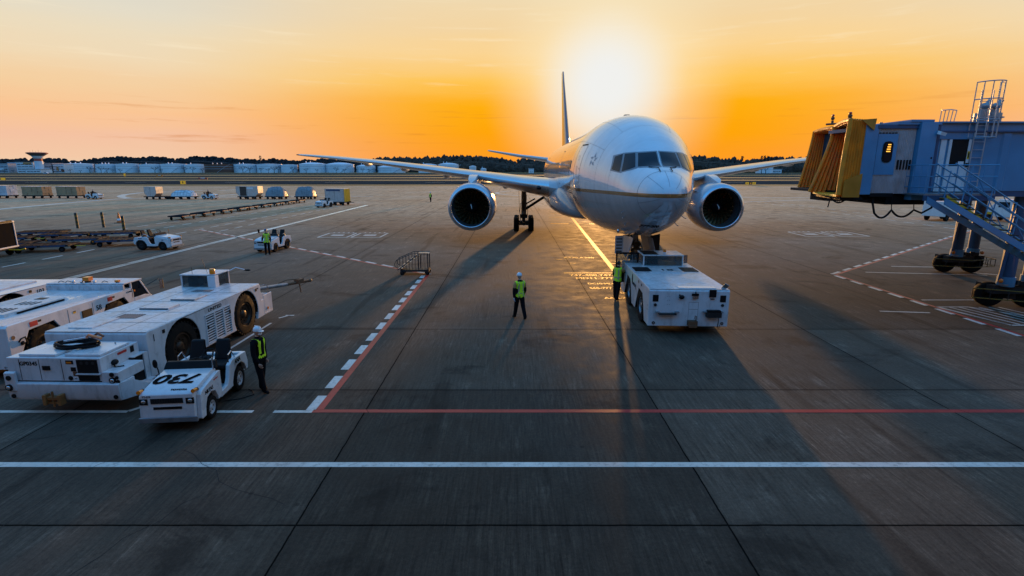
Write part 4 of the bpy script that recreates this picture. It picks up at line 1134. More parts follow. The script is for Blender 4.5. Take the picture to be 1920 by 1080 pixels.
for x in (-HW+.30,-HW+.78,-HW+1.32): q.box(x,x+.012,-1.404,-1.400,.84,1.36)
q.box(-HW+.05,HW-.48,-1.404,-1.39,.805,.828)
q.build('panel_seam',gp)
q=MB(); q.m(BLACK).box(HW-1.02,HW-.52,-1.412,-1.39,1.03,1.36); q.m(DARKG)
for k in range(3): q.tube((HW-.90+.14*k,-1.418,1.28),(HW-.90+.14*k,-1.412,1.28),.04,n=10)
q.build('control_panel',gp)
q=MB(); q.m(BLACK).hex8([(HW-1.0,-1.42,.84),(HW-.52,-1.42,.84),(HW-.52,-1.38,.84),(HW-1.0,-1.38,.84),(HW-1.02,-1.43,1.0),(HW-.50,-1.43,1.0),(HW-.52,-1.38,1.0),(HW-1.0,-1.38,1.0)])
q.m(WHITE2).box(HW-1.05,HW-.47,-1.45,-1.38,.998,1.02); q.build('cable_tray',gp)
q=MB(); q.m(BLACK).box(-HW+.86,-HW+1.04,-1.42,-1.39,1.10,1.20); q.build('door_latch',gp)
q=MB(); q.m(BLACK).box(HW-1.28,HW-1.1,-1.41,-1.39,1.25,1.34); q.box(HW-1.18,HW-1.06,-1.41,-1.39,1.07,1.17); q.m(RUST).box(HW-1.14,HW-1.04,-1.41,-1.39,.95,1.06); q.m(ORANGE).box(HW-1.26,HW-1.14,-1.413,-1.40,1.27,1.31); q.build('warning_plate',gp)
q=MB(); q.m(BLACK).ell((HW-1.22,-1.41,.90),(.055,.03,.06),10,6); q.m(WHITE2).box(HW-1.14,HW-1.02,-1.42,-1.39,.84,.93); q.m(BLACK).box(HW-1.11,HW-1.05,-1.424,-1.42,.88,.90); q.build('socket',gp)
text('GP0345',.135,TM(-HW+.53,-1.404,1.25),gp,bold=.003)
for x,z,r,m_ in ((-HW+.10,.93,.06,BLACK),(-HW+.10,.66,.05,BLACK),(-HW+.1,1.20,.03,GREYP),(HW-.20,1.00,.055,BLACK),(HW-.08,.93,.04,BLACK),(HW-.07,.82,.05,BLACK)):
    disc(gp,x,-1.53 if x<0 else -1.43,z,r,'y',m_,'recess')
for x in (-HW+.08,HW-.19):
    q=MB(); y=-1.54 if x<0 else -1.44
    q.m(BLACK).tube((x,y+.02,.86 if x>0 else .70),(x,y-.02,.86 if x>0 else .70),.075,n=16); q.m(CHROME).ell((x,y-.02,.86 if x>0 else .70),(.05,.025,.05),12,6); q.build('headlight',gp)
for x in (-HW+.12,HW-.12): disc(T1,x,-1.505,.47,.055,'y',BLACK,'tie_down_hole')
q=MB(); q.m(mat('faded_orange_hitch',(.30,.12,.03),.6,var=.35,dirt=.5)).box(-.40,.02,-1.62,-1.50,.42,.50); q.box(-.42,-.34,-1.66,-1.50,.30,.56); q.box(-.06,.02,-1.66,-1.50,.30,.56); q.box(-.38,-.02,-1.60,-1.5,.31,.37); q.tube((-.2,-1.6,.25),(-.2,-1.6,.64),.025); q.build('tow_hitch',T1,bevel=.012)
# coiled cable on the power unit
q=MB(); q.m(BLACK)
random.seed(5)
for k in range(6):
    rr=.40+.018*k; pts=[(-.17+random.uniform(-.02,.02)+rr*1.05*math.cos(a),-.72+rr*.62*math.sin(a),1.49+.028*(k%4)+.015*math.sin(3*a+k)) for a in [2*PI*i/28 for i in range(29)]]
    q.path(pts,.021,7)
q.m(CHROME).tube((-.42,-.8,1.62),(.02,-.62,1.66),.022); q.m(ORANGE).path([(.02,-.62,1.66),(.12,-.68,1.74),(.25,-.6,1.66),(.38,-.62,1.64)],.035,7); q.m(RUST).path([(.05,-.5,1.62),(.18,-.46,1.72),(.36,-.52,1.66)],.03,6)
q.build('power_cable',gp)
# right side recess with folded panel
q=MB(); q.m(BLACK).box(HW-.42,HW-.04,-.52,-.04,.36,1.08); q.m(WHITE2).box(HW-.40,HW-.02,-.50,-.05,1.085,1.11); q.m(WHITE).box(HW-.04,HW-.01,-.18,-.02,.36,1.10); q.m(WHITE2).hex8([(HW-.04,-.62,.37),(HW+.12,-.5,.37),(HW+.12,-.02,.37),(HW-.04,-.02,.37),(HW-.04,-.62,.40),(HW+.12,-.5,.40),(HW+.12,-.02,.40),(HW-.04,-.02,.40)])
q.build('side_step',T1)
q=MB(); q.m(WHITE2).cbox((HW-.30,-.52,1.28),(.26,.03,.34),(0,0,.3)); q.m(STEEL).tube((HW-.44,-.50,.8),(HW-.44,-.50,1.5),.015); q.build('access_flap',T1,bevel=.008)
q=MB(); q.m(BLACK).ell((HW-.42,-1.0,1.16),(.07,.10,.07),10,6); q.path([(HW-.44,-1.0,1.1),(HW-.35,-1.1,1.06),(HW-.2,-1.0,1.07)],.02,6); q.build('cable_plug',gp)
q=MB(); q.m(REDL).box(HW-.448,HW-.44,-.85,-.55,1.28,1.34); q.m(BLACK).box(HW-.448,HW-.44,-.42,-.30,1.2,1.36); q.build('side_plate',gp)
for o_ in KIDS(T1):
    if o_.name.split('.')[0] in ('front_bumper','ground_power_unit','tie_down_hole','tow_hitch'): o_.location.x=.30
# cab at the far left corner
def cab(parent,x0,x1,y0,y1,z0,z1,m=WHITE,slope=0,roofm=None):
    q=MB(); q.m(m)
    p=.06
    for (x,y) in ((x0,y0),(x1-p,y0),(x0,y1-p),(x1-p,y1-p)): q.box(x,x+p,y,y+p,z0,z1-.05)
    q.box(x0,x1,y0,y0+.02,z0,z0+(z1-z0)*.22); q.box(x0,x0+.02,y0,y1,z0,z0+(z1-z0)*.22); q.box(x1-.02,x1,y0,y1,z0,z0+(z1-z0)*.22)
    c=q.build('cab',parent,bevel=.01)
    q=MB(); q.m(roofm or DECKW).box(x0-.02,x1+.02,y0-.02,y1+.04,z1-.05,z1); q.build('cab_roof',c,bevel=.018)
    for nm,bx in (('rear_window',(x0+p,x1-p,y0+.015,y0+.03)),('windscreen',(x0+p,x1-p,y1-.04,y1-.025))):
        q=MB(); q.m(CABG).box(*bx,z0+(z1-z0)*.22,z1-.07); q.build(nm,c)
    for x in (x0+.015,x1-.03):
        q=MB(); q.m(CABG).box(x,x+.015,y0+p,y1-p,z0+(z1-z0)*.22,z1-.07); q.build('side_window',c)
    return c
c1=cab(T1,-HW+.20,.10,5.45,6.40,DZ-.3,DZ+.47)
q=MB(); q.m(SEATB).box(-1.0,-.6,5.6,5.9,1.3,1.95); q.m(BLACK).box(-1.1,.0,6.3,6.45,1.3,1.75); q.build('seat',c1,bevel=.03)
q=MB(); q.m(WHITE2).box(-.16,.12,5.40,5.66,DZ,DZ+.42); q.build('lamp_pillar',c1,bevel=.02)
beacon(T1,-.02,5.53,DZ+.42,.095,.19)
q=MB(); q.m(WHITE2).path([(.10,6.3,DZ+.42),(.32,6.5,DZ+.54),(.60,6.6,DZ+.44)],.018,6); q.m(BLACK).ell((.70,6.6,DZ+.42),(.13,.05,.04),10,6); q.build('mirror_arm',c1)
q=MB(); q.m(BLACK).tube((-.8,5.6,DZ+.46),(-.8,5.6,DZ+.70),.008,n=5); q.tube((-.3,5.7,DZ+.46),(-.45,5.7,DZ+1.0),.006,n=5); q.build('aerial',c1)
# far end bumper, handrail and tow bar
q=MB(); q.m(WHITE).box(-HW,HW-.02,6.15,6.35,.34,.95); q.box(HW-.55,HW-.02,6.35,7.0,.34,.42); q.box(HW-.06,HW-.02,6.35,7.0,.42,1.10); q.box(HW-.55,HW-.06,6.9,7.0,.42,1.05)
q.build('rear_bumper',T1,bevel=.015)
q=MB(); q.m(CHROME).path([(HW-.35,6.75,1.0),(HW-.35,6.75,1.38),(HW-.10,6.85,1.42),(HW-.04,6.85,1.0)],.018,7); q.build('handrail',T1)
disc(T1,HW-.01,6.6,.55,.05,'x',ORANGE,'marker_lamp')
TB=thing('tow_bar','dark steel tow bar raised on the far end of the louvred tug','tow bar',(-9.92,20.0,0),-.2)
q=MB(); q.m(STEEL).tube((0,0,1.25),(.1,1.9,1.05),.075,n=12); q.m(RUST).tube((.1,1.9,1.05),(.2,3.4,.92),.06,n=10)
q.build('bar',TB)
q=MB(); q.m(RUST).box(.05,.27,2.5,2.9,.95,1.13); q.ell((.2,3.45,.92),(.09,.16,.07),10,6); q.tube((.16,2.7,1.0),(.18,2.75,.52),.025); q.path([(-.05,1.6,1.16),(.05,2.0,1.22),(.25,2.6,1.16)],.02,6); q.build('towing_head',TB)
# ---- tug 58: flat cab across its far end
T2=thing('aircraft_tug','white aircraft tug numbered 58 with angular wheel arches and amber beacons on its cab roof','aircraft tug',(-15.12,13.9,0),.0,'aircraft tugs parked on the left')
HW2=1.36
b2=tugbody(T2,HW2,5.0,1.58,(1.15,4.10),.66,.86,.34,True,WHITE2)
for wy in (1.20,4.05):
    wheel(T2,HW2-.22,wy,.66,.66,.40,1,'brown'); wheel(T2,-HW2+.22,wy,.66,.66,.40,-1,'brown')
q=MB(); q.m(WHITE2)
for x in [-1.28+.085*k for k in range(8)]+[.62+.085*k for k in range(8)]: q.box(x,x+.03,.05,4.95,1.58,1.592)
q.build('deck_tread',b2)
q=MB(); q.m(DECKW).hex8([(-.55,.9,1.58),(.5,.9,1.58),(.5,3.2,1.58),(-.55,3.2,1.58),(-.50,.95,1.66),(.45,.95,1.66),(.45,3.15,1.66),(-.50,3.15,1.66)]); q.m(BLACK)
for k in range(4): q.box(-.35+.16*k,-.28+.16*k,1.2,1.7,1.661,1.668); q.box(-.3+.16*k,-.24+.16*k,2.1,2.5,1.661,1.668)
q.box(-.3,.0,2.8,3.05,1.661,1.668); q.box(.51,.53,1.3,3.0,1.585,1.64); q.build('engine_cover',b2)
q=MB(); q.m(BLACK)
for k in range(3): q.box(-.5+.13*k,-.44+.13*k,.15,.85,1.585,1.60)
q.build('deck_vent',b2)
q=MB(); q.m(BLACK).box(-.95,-.55,.0,.5,1.58,1.78); q.m(DECKW).cbox((-.78,.25,1.74),(.3,.5,.03),(.5,0,0)); q.build('seat_box',T2,bevel=.02)
q=MB(); q.m(BLACK).box(HW2,HW2+.012,2.58,3.0,1.05,1.33); q.m(DARKG)
for k in range(7): q.box(HW2+.012,HW2+.016,2.6,2.98,1.07+.035*k,1.08+.035*k)
q.build('side_grille',b2)
q=MB(); q.m(SEAM).box(HW2,HW2+.004,2.06,2.075,.4,1.5); q.box(HW2,HW2+.004,2.08,3.05,.96,.972); q.box(HW2,HW2+.004,3.05,3.062,.4,1.5); q.m(BLACK)
for y in (2.32,2.76): q.ell((HW2+.004,y,.86-.0),(.008,.085,.045),12,6)
for y in (2.10,3.03): q.box(HW2,HW2+.02,y-.02,y+.02,.96,1.02)
q.build('side_panel',b2)
q=MB(); q.m(REDL); 
q.box(HW2,HW2+.008,.72,.98,1.36,1.50); q.m(BLACK).box(HW2+.001,HW2+.012,1.0,1.10,1.43,1.49); q.build('reflector',b2)
q=MB(); q.m(REDL).box(HW2,HW2+.008,3.72,3.94,1.36,1.50); q.m(BLACK).box(HW2+.001,HW2+.012,3.96,4.05,1.43,1.49); q.build('reflector',b2)
q=MB(); q.m(YELLOW).box(HW2,HW2+.008,2.25,2.36,1.34,1.38); q.m(BLACK).box(HW2,HW2+.009,2.25,2.36,1.385,1.41); q.build('warning_plate',b2)
text('58',.24,TM(HW2+.004,3.30,1.26,'+x'),b2,bold=.003); text('UNITED',.15,TM(HW2+.004,2.6,.68,'+x'),b2,bold=.004,sx=1.4); text('AT0904',.09,TM(HW2+.004,4.78,1.46,'+x'),b2); text('0904',.12,TM(HW2-.35,-.006,1.46,'-y'),b2)
disc(T2,HW2,.16,1.22,.055,'x',RUST,'marker_lamp'); disc(T2,HW2,5.05,1.45,.04,'x',ORANGE,'marker_lamp')
q=MB(); q.m(BLACK).path([(HW2,.30,1.05),(HW2+.06,.32,1.14),(HW2+.07,.44,1.16),(HW2+.05,.5,1.0),(HW2,.42,.95)],.022,6); q.m(BLACK).ell((HW2+.03,.38,1.0),(.03,.06,.06),8,6); q.build('hose_coupling',T2)
q=MB(); q.m(WHITE2).prism([(5.0,.34),(5.85,.34),(6.05,.8),(5.95,1.1),(5.6,1.20),(5.0,1.2)],'x',-HW2,HW2); q.box(-HW2,-HW2+.06,5.0,5.06,1.2,1.76); q.box(HW2-.06,HW2,4.9,4.96,1.2,1.76)
q.add([(HW2-.06,5.9,1.1),(HW2,5.9,1.1),(HW2,5.45,1.76),(HW2-.06,5.45,1.76),(HW2-.06,5.82,1.1),(HW2,5.82,1.1),(HW2,5.37,1.76),(HW2-.06,5.37,1.76)],[(0,1,2,3),(7,6,5,4),(0,4,5,1),(1,5,6,2),(2,6,7,3),(3,7,4,0)])
c2=q.build('cab',T2,bevel=.012)
q=MB(); q.m(DECKW).box(-HW2-.01,HW2+.01,4.55,5.52,1.76,1.82); q.box(-HW2,HW2,4.5,4.6,1.58,1.76); q.build('cab_roof',c2,bevel=.02)
q=MB(); q.m(GLASS).hex8([(HW2-.03,4.98,1.12),(HW2-.015,4.98,1.12),(HW2-.015,5.80,1.12),(HW2-.03,5.80,1.12),(HW2-.03,4.98,1.74),(HW2-.015,4.98,1.74),(HW2-.015,5.40,1.74),(HW2-.03,5.40,1.74)]); q.build('side_window',c2)
q=MB(); q.m(GLASS).add([(-HW2+.06,5.93,1.12),(HW2-.06,5.93,1.12),(HW2-.06,5.48,1.75),(-HW2+.06,5.48,1.75)],[(0,1,2,3)]); q.build('windscreen',c2,smooth=0,recalc=False)
beacon(T2,-.05,4.78,1.82,.11,.14,.05,square=True); beacon(T2,-1.22,4.62,1.6,.07,.07,.02,square=True); beacon(T2,1.05,4.72,1.82,.065,.07,.02,square=True)
for x in (-.5,-.2,.25):
    q=MB(); q.m(CHROME).ell((x,4.68,1.86),(.05,.06,.05),8,6); q.tube((x,4.68,1.82),(x,4.74,1.90),.015); q.build('work_lamp',c2)
for x in (-.95,-.7,.6):
    q=MB(); q.m(BLACK).path([(x-.1,4.7,1.83),(x,4.7,1.88),(x+.12,4.7,1.84)],.012,5); q.build('grab_handle',c2)
mirror(T2,(HW2,5.7,1.5),(HW2+.35,5.9,1.72),(HW2+.42,5.95,1.52),.12,.36)
# ---- tug 103, mostly out of frame
T3=thing('aircraft_tug','white aircraft tug numbered 103 beside the left picture edge with rounded wheel arch','aircraft tug',(-18.9,15.6,0),.0,'aircraft tugs parked on the left')
b3=tugbody(T3,1.38,4.95,1.55,(.9,2.5),.70,.82,.34,False,WHITE2)
for wy in (.9,2.5): wheel(T3,1.12,wy,.68,.68,.4,1,'brown'); wheel(T3,-1.12,wy,.68,.68,.4,-1,'brown')
text('103',.24,TM(1.384,3.72,1.33,'+x'),b3,bold=.003)
q=MB(); q.m(SEAM).box(1.38,1.384,4.0,4.015,.4,1.5); q.m(BLACK)
for z in (1.12,1.2): q.box(1.38,1.386,4.25,4.9,z,z+.025)
q.box(1.38,1.392,3.25,3.36,1.38,1.47); q.build('side_panel',b3)
louvres(b3,1.381,4.2,4.85,.55,1.0,8,1)
q=MB(); q.m(DECKW).box(-.9,.7,.4,4.4,1.55,1.60); q.build('deck_plate',b3,bevel=.01)

# ---- pushback tug 18 at the nose gear
T4=thing('pushback_tug','square white pushback tug numbered 18 under the airliner nose with its cab door open','pushback tug',(6.24,18.25,0),-.045)
HW4=1.40; Z4=1.64
b4=tugbody(T4,HW4,6.2,Z4,(1.62,4.25),.64,.80,.30,True,WHITE)
for wy in (1.66,4.25): wheel(T4,HW4-.22,wy,.64,.64,.40,1,'aero'); wheel(T4,-HW4+.22,wy,.64,.64,.40,-1,'aero')
q=MB(); q.m(DECKW).box(-HW4+.03,HW4-.03,.03,3.10,Z4,Z4+.006); q.box(-HW4+.03,HW4-.03,3.14,6.15,Z4,Z4+.006); q.m(DARKG).box(-HW4+.03,HW4-.03,3.10,3.14,Z4,Z4+.003)
q.m(WHITE2)
for k in range(16): q.cbox((-.95+.095*k,1.9,Z4+.008),(.012,1.9,.008),(0,0,.45))
q.box(-.35,.95,.12,.45,Z4+.006,Z4+.035); q.box(-.75,.65,3.05,3.2,Z4+.006,Z4+.04)
q.build('deck_plate',b4)
for x0,x1,m_ in ((-1.28,-.62,BLACK),(.68,1.28,RUST)):
    q=MB(); q.m(m_).box(x0,x1,3.35,4.25,Z4+.006,Z4+.03); q.m(DARKG)
    for k in range(10): q.box(x0,x1,3.37+.088*k,3.40+.088*k,Z4+.03,Z4+.036)
    q.build('radiator_grille',b4)
text('18',.46,Matrix.Translation((.06,3.72,Z4+.010))@Matrix.Scale(1.3,4,(1,0,0)),b4,bold=.006)
text('UNITED',.17,TM(-HW4-.004,2.98,1.18,'-x'),b4,bold=.004,sx=1.2); text('1',.24,TM(-HW4-.004,2.55,1.15,'-x'),b4,bold=.02)
q=MB(); q.m(BLACK)
for x in (-1.17,1.17): q.box(x-.10,x+.10,-.012,.01,1.20,1.44)
q.build('tail_light_recess',b4)
for x in (-1.17,1.17):
    disc(b4,x,-.008,1.08,.055,'y',DARKG,'rear_lamp'); disc(b4,x-.03 if x<0 else x+.03,-.008,.42,.055,'y',DARKG,'tie_down_hole'); disc(b4,x-.03 if x<0 else x+.03,-.014,.42,.03,'y',STEEL,'tie_down_bolt')
q=MB(); q.m(BLACK).ell((-.28,-.07,1.38),(.10,.06,.08),10,6); q.tube((-.35,0,1.45),(-.28,-.07,1.38),.03); q.build('work_lamp',b4)
q=MB(); q.m(BLACK).box(.08,.32,-.03,0,1.42,1.50); q.m(CHROME).box(.10,.30,-.07,0,1.33,1.42); q.m(BLACK).tube((.2,-.05,1.5),(.2,-.05,1.58),.02); q.build('number_lamp',b4)
q=MB(); q.m(BLACK).box(.68,.92,-.05,0,1.38,1.64); q.box(.72,.88,-.05,0,1.30,1.33); q.build('socket',b4,bevel=.02)
q=MB(); q.m(CHROME).cbox((1.22,.05,Z4+.10),(.16,.03,.26),(.5,.5,0)); q.m(STEEL).tube((1.3,.15,Z4),(1.22,.05,Z4+.10),.015); q.build('round_mirror',b4,bevel=.01)
for x0,x1 in ((-1.15,-.35),):
    q=MB(); q.m(STEEL).box(x0,x0+.12,-.16,0,.82,.86); q.box(x1-.12,x1,-.16,0,.82,.86); q.m(DARKG).box(x0+.1,x1-.1,-.20,-.02,.76,.80); q.build('rear_step',b4)
q=MB(); q.m(STEEL).box(.50,.64,-.14,0,.84,.88); q.box(1.06,1.18,-.14,0,.84,.88); q.m(DARKG).box(.60,1.10,-.22,-.02,.68,.86); q.m(BLACK).box(.62,1.08,-.20,-.04,.86,.93); q.tube((1.04,-.12,.7),(1.02,-.14,.32),.012); q.path([(1.02,-.14,.5),(1.0,-.15,.3),(1.06,-.15,.25),(1.08,-.14,.4)],.010,5); q.build('rear_step',b4,bevel=.01)
q=MB(); q.m(RUST).box(-.02,.30,-.20,0,.36,.54); q.box(.0,.28,-.24,-.18,.32,.40); q.tube((.24,-.16,.36),(.24,-.16,.72),.02); q.path([(.18,-.16,.6),(.2,-.18,.75),(.26,-.16,.7)],.012,5); q.build('tow_hitch',b4,bevel=.01)
q=MB(); q.m(SEAM).box(.0,.34,-.003,0,.92,.93); q.box(.0,.34,-.003,0,1.18,1.19); q.box(.0,.008,-.003,0,.55,1.19); q.box(.33,.34,-.003,0,.55,1.19)
for zz in (1.1,1.25,1.38,): q.ell((-.75,-.002,zz),(.012,.006,.012),6,4); q.ell((-.68,-.002,zz),(.012,.006,.012),6,4)
q.build('panel_seam',b4)
q=MB(); q.m(RUST).box(-HW4-.008,-HW4,1.9,2.05,1.45,1.55); q.build('side_marker',b4)
q=MB(); q.m(BLACK).box(-HW4-.01,-HW4,1.35,1.45,1.45,1.54); q.build('side_marker',b4)
q=MB(); q.m(BLACK).ell((-HW4-.006,3.35,1.35),(.012,.11,.20),10,6); q.build('fuel_cap',b4)
c4=cab(T4,-.72,1.02,4.75,6.05,Z4-.5,Z4+.48)
q=MB(); q.m(SEATB).box(-.45,.0,5.15,5.3,1.2,1.9); q.m(BLACK).path([(-.3,5.75,1.5),(-.25,5.6,1.75)],.03,6); q.build('seat',c4,bevel=.03)
q=MB(); q.m(BLACK).box(-.68,-.05,4.85,5.9,Z4+.482,Z4+.50); q.build('roof_hatch',c4)
beacon(T4,.30,5.25,Z4+.48,.075,.13)
q=MB(); q.m(BLACK)
DX=-.78
q.box(DX-1.02,DX,5.45,5.50,2.04,2.12); q.box(DX-1.02,DX-.95,5.45,5.50,1.2,2.12); q.box(DX-.07,DX,5.45,5.50,1.15,2.12); q.box(DX-.95,DX-.07,5.45,5.50,1.15,1.24)
q.box(DX-.85,DX-.07,5.455,5.49,.75,1.2); q.m(CABG).box(DX-.95,DX-.07,5.47,5.48,1.24,2.04)
dr=q.build('cab_door',T4,bevel=.02)
q=MB(); q.m(STEEL).tube((DX-.5,5.44,1.3),(DX-.5,5.44,1.95),.02); q.tube((DX-.28,5.46,1.22),(DX-.28,5.46,2.02),.012); q.build('grab_handle',dr)
mirror(T4,(1.02,5.3,2.0),(1.12,5.2,2.05),(1.22,5.15,1.88),.14,.36)

# ------------------------------------------------------------------ baggage tractors
def tractor(label,loc,rz,num=None,texts=(),detail=True,rims='white',seat=SEATB,group='baggage tractors on the apron',grille=True):
    """open two-seat tow tractor; faces local +y; 1.35 wide, 2.9 long"""
    t=thing('baggage_tractor',label,'baggage tractor',loc,rz,group)
    w=.66
    q=MB(); q.m(WHITE2)
    # nose with sloping bonnet
    prof=[(.62,.30),(.72,.22),(1.36,.20),(1.42,.30),(1.42,.86),(1.34,.93),(.42,1.08),(.28,1.06),(.28,.62),(.20,.36),(.40,.33)]
    prof=[(.22,.34),(.22,1.04),(.34,1.08),(1.36,.93),(1.42,.88),(1.42,.26),(1.33,.20),(1.10,.20),(1.08,.42),(.98,.60),(.78,.66),(.56,.60),(.46,.42),(.44,.32)]
    q.prism(prof,'x',-w+.10,w-.10)
    for sx in (-1,1):
        x0,x1=sorted((sx*(w-.10),sx*w))
        q.prism([(.22,.34),(.22,.98),(.34,1.0),(1.20,.86),(1.28,.80),(1.34,.26),(1.30,.22),(1.12,.22),(1.09,.42),(.99,.60),(.78,.66),(.57,.60),(.46,.42),(.44,.32)],'x',x0,x1)
        # sill and rear fender
        q.prism([(.30,.30),(-.42,.30),(-.42,.40),(-.55,.62),(-.75,.74),(-1.02,.74),(-1.22,.62),(-1.32,.42),(-1.42,.42),(-1.46,.62),(-1.36,.92),(-.52,.98),(-.32,.90),(-.22,.60),(-.10,.46),(.30,.44)],'x',x0,x1)
    q.box(-w+.1,w-.1,-1.44,-1.30,.35,.90); q.box(-w+.1,w-.1,-1.40,-.65,.72,.84)
    q.box(-w+.1,w-.1,-.5,.3,.30,.36)
    body=q.build('body',t,bevel=.018)
    q=MB(); q.m(BLACK).box(-w+.12,w-.12,-1.30,.30,.16,.30); q.box(-w+.12,w-.12,.45,1.2,.18,.5); q.box(-w+.12,w-.12,-1.3,-.45,.3,.72); q.box(-w+.12,w-.12,.19,.215,.36,1.02); q.build('chassis',t)
    wr=.275 if rims=='white' else .33
    for sx in (-1,1):
        wheel(t,sx*(w-.10),.78,wr,wr,.19,sx,rims); wheel(t,sx*(w-.12),-.90,.32 if rims=='white' else .38,.32 if rims=='white' else .38,.21,sx,rims)
    # dash cowl / windscreen strip
    q=MB(); q.m(BLACK).hex8([(-.60,.16,1.03),(.60,.16,1.03),(.60,.30,1.06),(-.60,.30,1.06),(-.56,.10,1.22),(.56,.10,1.22),(.56,.20,1.22),(-.56,.20,1.22)]); q.build('dashboard',t,bevel=.015)
    for sx in (-1,1):
        q=MB(); q.m(seat); x=sx*.31
        q.box(x-.22,x+.22,-.78,-.30,.80,.92); 
        q.hex8([(x-.21,-.86,.90),(x+.21,-.86,.90),(x+.21,-.72,.90),(x-.21,-.72,.90),(x-.17,-1.0,1.42),(x+.17,-1.0,1.42),(x+.17,-.90,1.42),(x-.17,-.90,1.42)])
        q.build('seat',t,bevel=.05)
    q=MB(); q.m(BLACK).tube((-.31,.12,1.1),(-.31,-.10,1.24),.02,n=7)
    M=Matrix.Translation((-.31,-.11,1.25))@Matrix.Rotation(R(-60),4,'X')
    ring=[(.17*math.cos(2*PI*i/20),.17*math.sin(2*PI*i/20),0) for i in range(21)]
    q.path([M@Vector(p) for p in ring],.014,6); q.tube(M@Vector((-.16,0,0)),M@Vector((.16,0,0)),.012,n=5); q.build('steering_wheel',t)
    for sx in (-1,1):
        q=MB(); q.m(CHROME).path([(sx*.60,-.40,.95),(sx*.60,-.42,1.14),(sx*.60,-.62,1.18),(sx*.60,-.80,.95)],.016,6); q.build('grab_rail',t)
    # front: grille, lamps, bumper
    q=MB(); q.m(BLACK).box(-.34,.34,1.42,1.428,.68,.80); q.box(-.30,.30,1.42,1.428,.54,.60); q.m(DARKG)
    for k in range(5): q.box(-.34,.34,1.428,1.434,.685+.024*k,.692+.024*k)
    for k in range(13): q.box(-.335+.053*k,-.325+.053*k,1.428,1.433,.68,.80)
    q.build('grille',t)
    for sx in (-1,1):
        q=MB(); q.m(BLACK).box(*sorted((sx*.40,sx*.57)),1.405,1.43,.66,.80); q.m(CHROME).ell((sx*.49,1.425,.73),(.055,.02,.045),10,6); q.build('headlight',t)
        q=MB(); q.m(ORANGE).tube((sx*.57,1.28,.93),(sx*.57,1.42,.95),.045,n=10); q.m(BLACK).tube((sx*.57,1.24,.92),(sx*.57,1.28,.93),.048,n=10); q.build('indicator_lamp',t)
    q=MB(); q.m(STEEL).box(-.62,.62,1.42,1.47,.24,.36); q.build('front_bumper',t,bevel=.01)
    q=MB(); q.m(DARKG).box(-.10,.10,-1.60,-1.44,.40,.50); q.tube((0,-1.56,.36),(0,-1.56,.62),.018); q.build('tow_hitch',t)
    if num: text(num,.56,Matrix.Translation((.0,.80,1.026))@Matrix.Rotation(math.atan(-.147),4,'X'),body,INK,bold=.016,sx=1.12,shear=.2)
    for (s,size,M,ma,b_) in texts: text(s,size,M,body,ma or INK,bold=b_)
    return t
TR_A=tractor('white baggage tractor 730 with black numerals on its bonnet, parked against the louvred tug','' or (-7.80,12.42,0),PI+.10,'730',(
    ('TOYOTA',.085,Matrix.Translation((-.22,1.30,.951))@Matrix.Rotation(math.atan(-.147),4,'X')@Matrix.Rotation(PI,4,'Z'),None,.004),
    ('TT-274',.06,TM(.42,1.424,.845,'+y'),None,.001),
    ('NRTAS',.13,TM(-.664,.88,.74,'-x'),None,.003),('Safe Power',.05,TM(-.664,.50,.88,'-x'),REDL,.002),
    ('ANA',.17,TM(-.664,-.80,.86,'-x'),None,.005),
    ('A3312',.07,TM(-.25,.206,1.14,'+y',0,R(0)),HELM,.001)),group='baggage tractors on the apron')
q=MB(); q.m(CHROME).tube((-.56,.34,1.06),(-.56,.34,1.34),.016); q.m(BLACK).path([(-.56,.34,1.3),(-.50,.1,1.42)],.02,6); q.build('mirror_post',TR_A)
q=MB(); q.m(BLACK).path([(.56,.55,1.0),(.60,.5,1.14),(.66,.45,1.24)],.016,6); q.ell((.68,.45,1.27),(.06,.03,.11),10,6); q.build('mirror',TR_A)
q=MB(); q.m(BLACK).ell((-.10,-.35,1.12),(.16,.10,.06),10,6); q.path([(-.1,-.2,1.1),(0,-.05,1.2),(.1,.05,1.2)],.03,6); q.tube((.0,-.6,.9),(.0,-.6,1.5),.02,n=6); q.build('control_lever',TR_A)
CH=MB(); CH.path([(-7.05,13.35,.015),(-6.9,13.25,.015),(-6.75,13.0,.015),(-6.95,12.75,.015),(-7.3,12.6,.015)],.012,5); hose=CH.build('ground_hose',None,BLACK); tag(hose,'thin black hose looped on the ground by the rear wheel of tractor 730','hose')
SEATO=mat('orange_piped_seat',(.03,.018,.01),.5,var=.3)
TR_B=tractor('empty white baggage tractor side-on with two black seats, near the parked flat dollies',(-26.1,39.2,0),-PI/2-.10,None,(('ANA',.13,TM(.664,-.9,.86,'+x'),mat('blue_lettering',(.02,.06,.2),.4),.004),('NRT',.10,TM(.664,.85,.76,'+x'),MATS.get('blue_lettering') or INK,.003)),rims='small')
q=MB(); q.m(BLACK).tube((-.5,.5,1.0),(-.5,.5,1.48),.012); q.m(ORANGE).ell((-.5,.5,1.36),(.03,.03,.06),8,6); q.build('marker_pole',TR_B)
TR_C=tractor('white baggage tractor with a worker in a yellow vest standing at its bonnet',(-17.45,38.7,0),PI-.10,rims='small')
q=MB(); q.m(BLACK).path([(.58,.5,1.0),(.72,.45,1.35)],.016,6); q.box(.66,.80,.42,.46,1.32,1.56); q.build('mirror',TR_C,bevel=.01)
TR_D=tractor('white baggage tractor pulling three loaded pallet dollies, at the far left',(-83.8,108.5,0),-PI/2-.12,rims='white')
TR_E=tractor('white baggage tractor pulling the net-covered pallet and a grey container',(-60.0,107.4,0),-PI/2-.12,rims='white')
TR_F=tractor('white baggage tractor seen nose-on beside the container cart with a yellow end',(-29.4,84.3,0),PI-.30,rims='small')
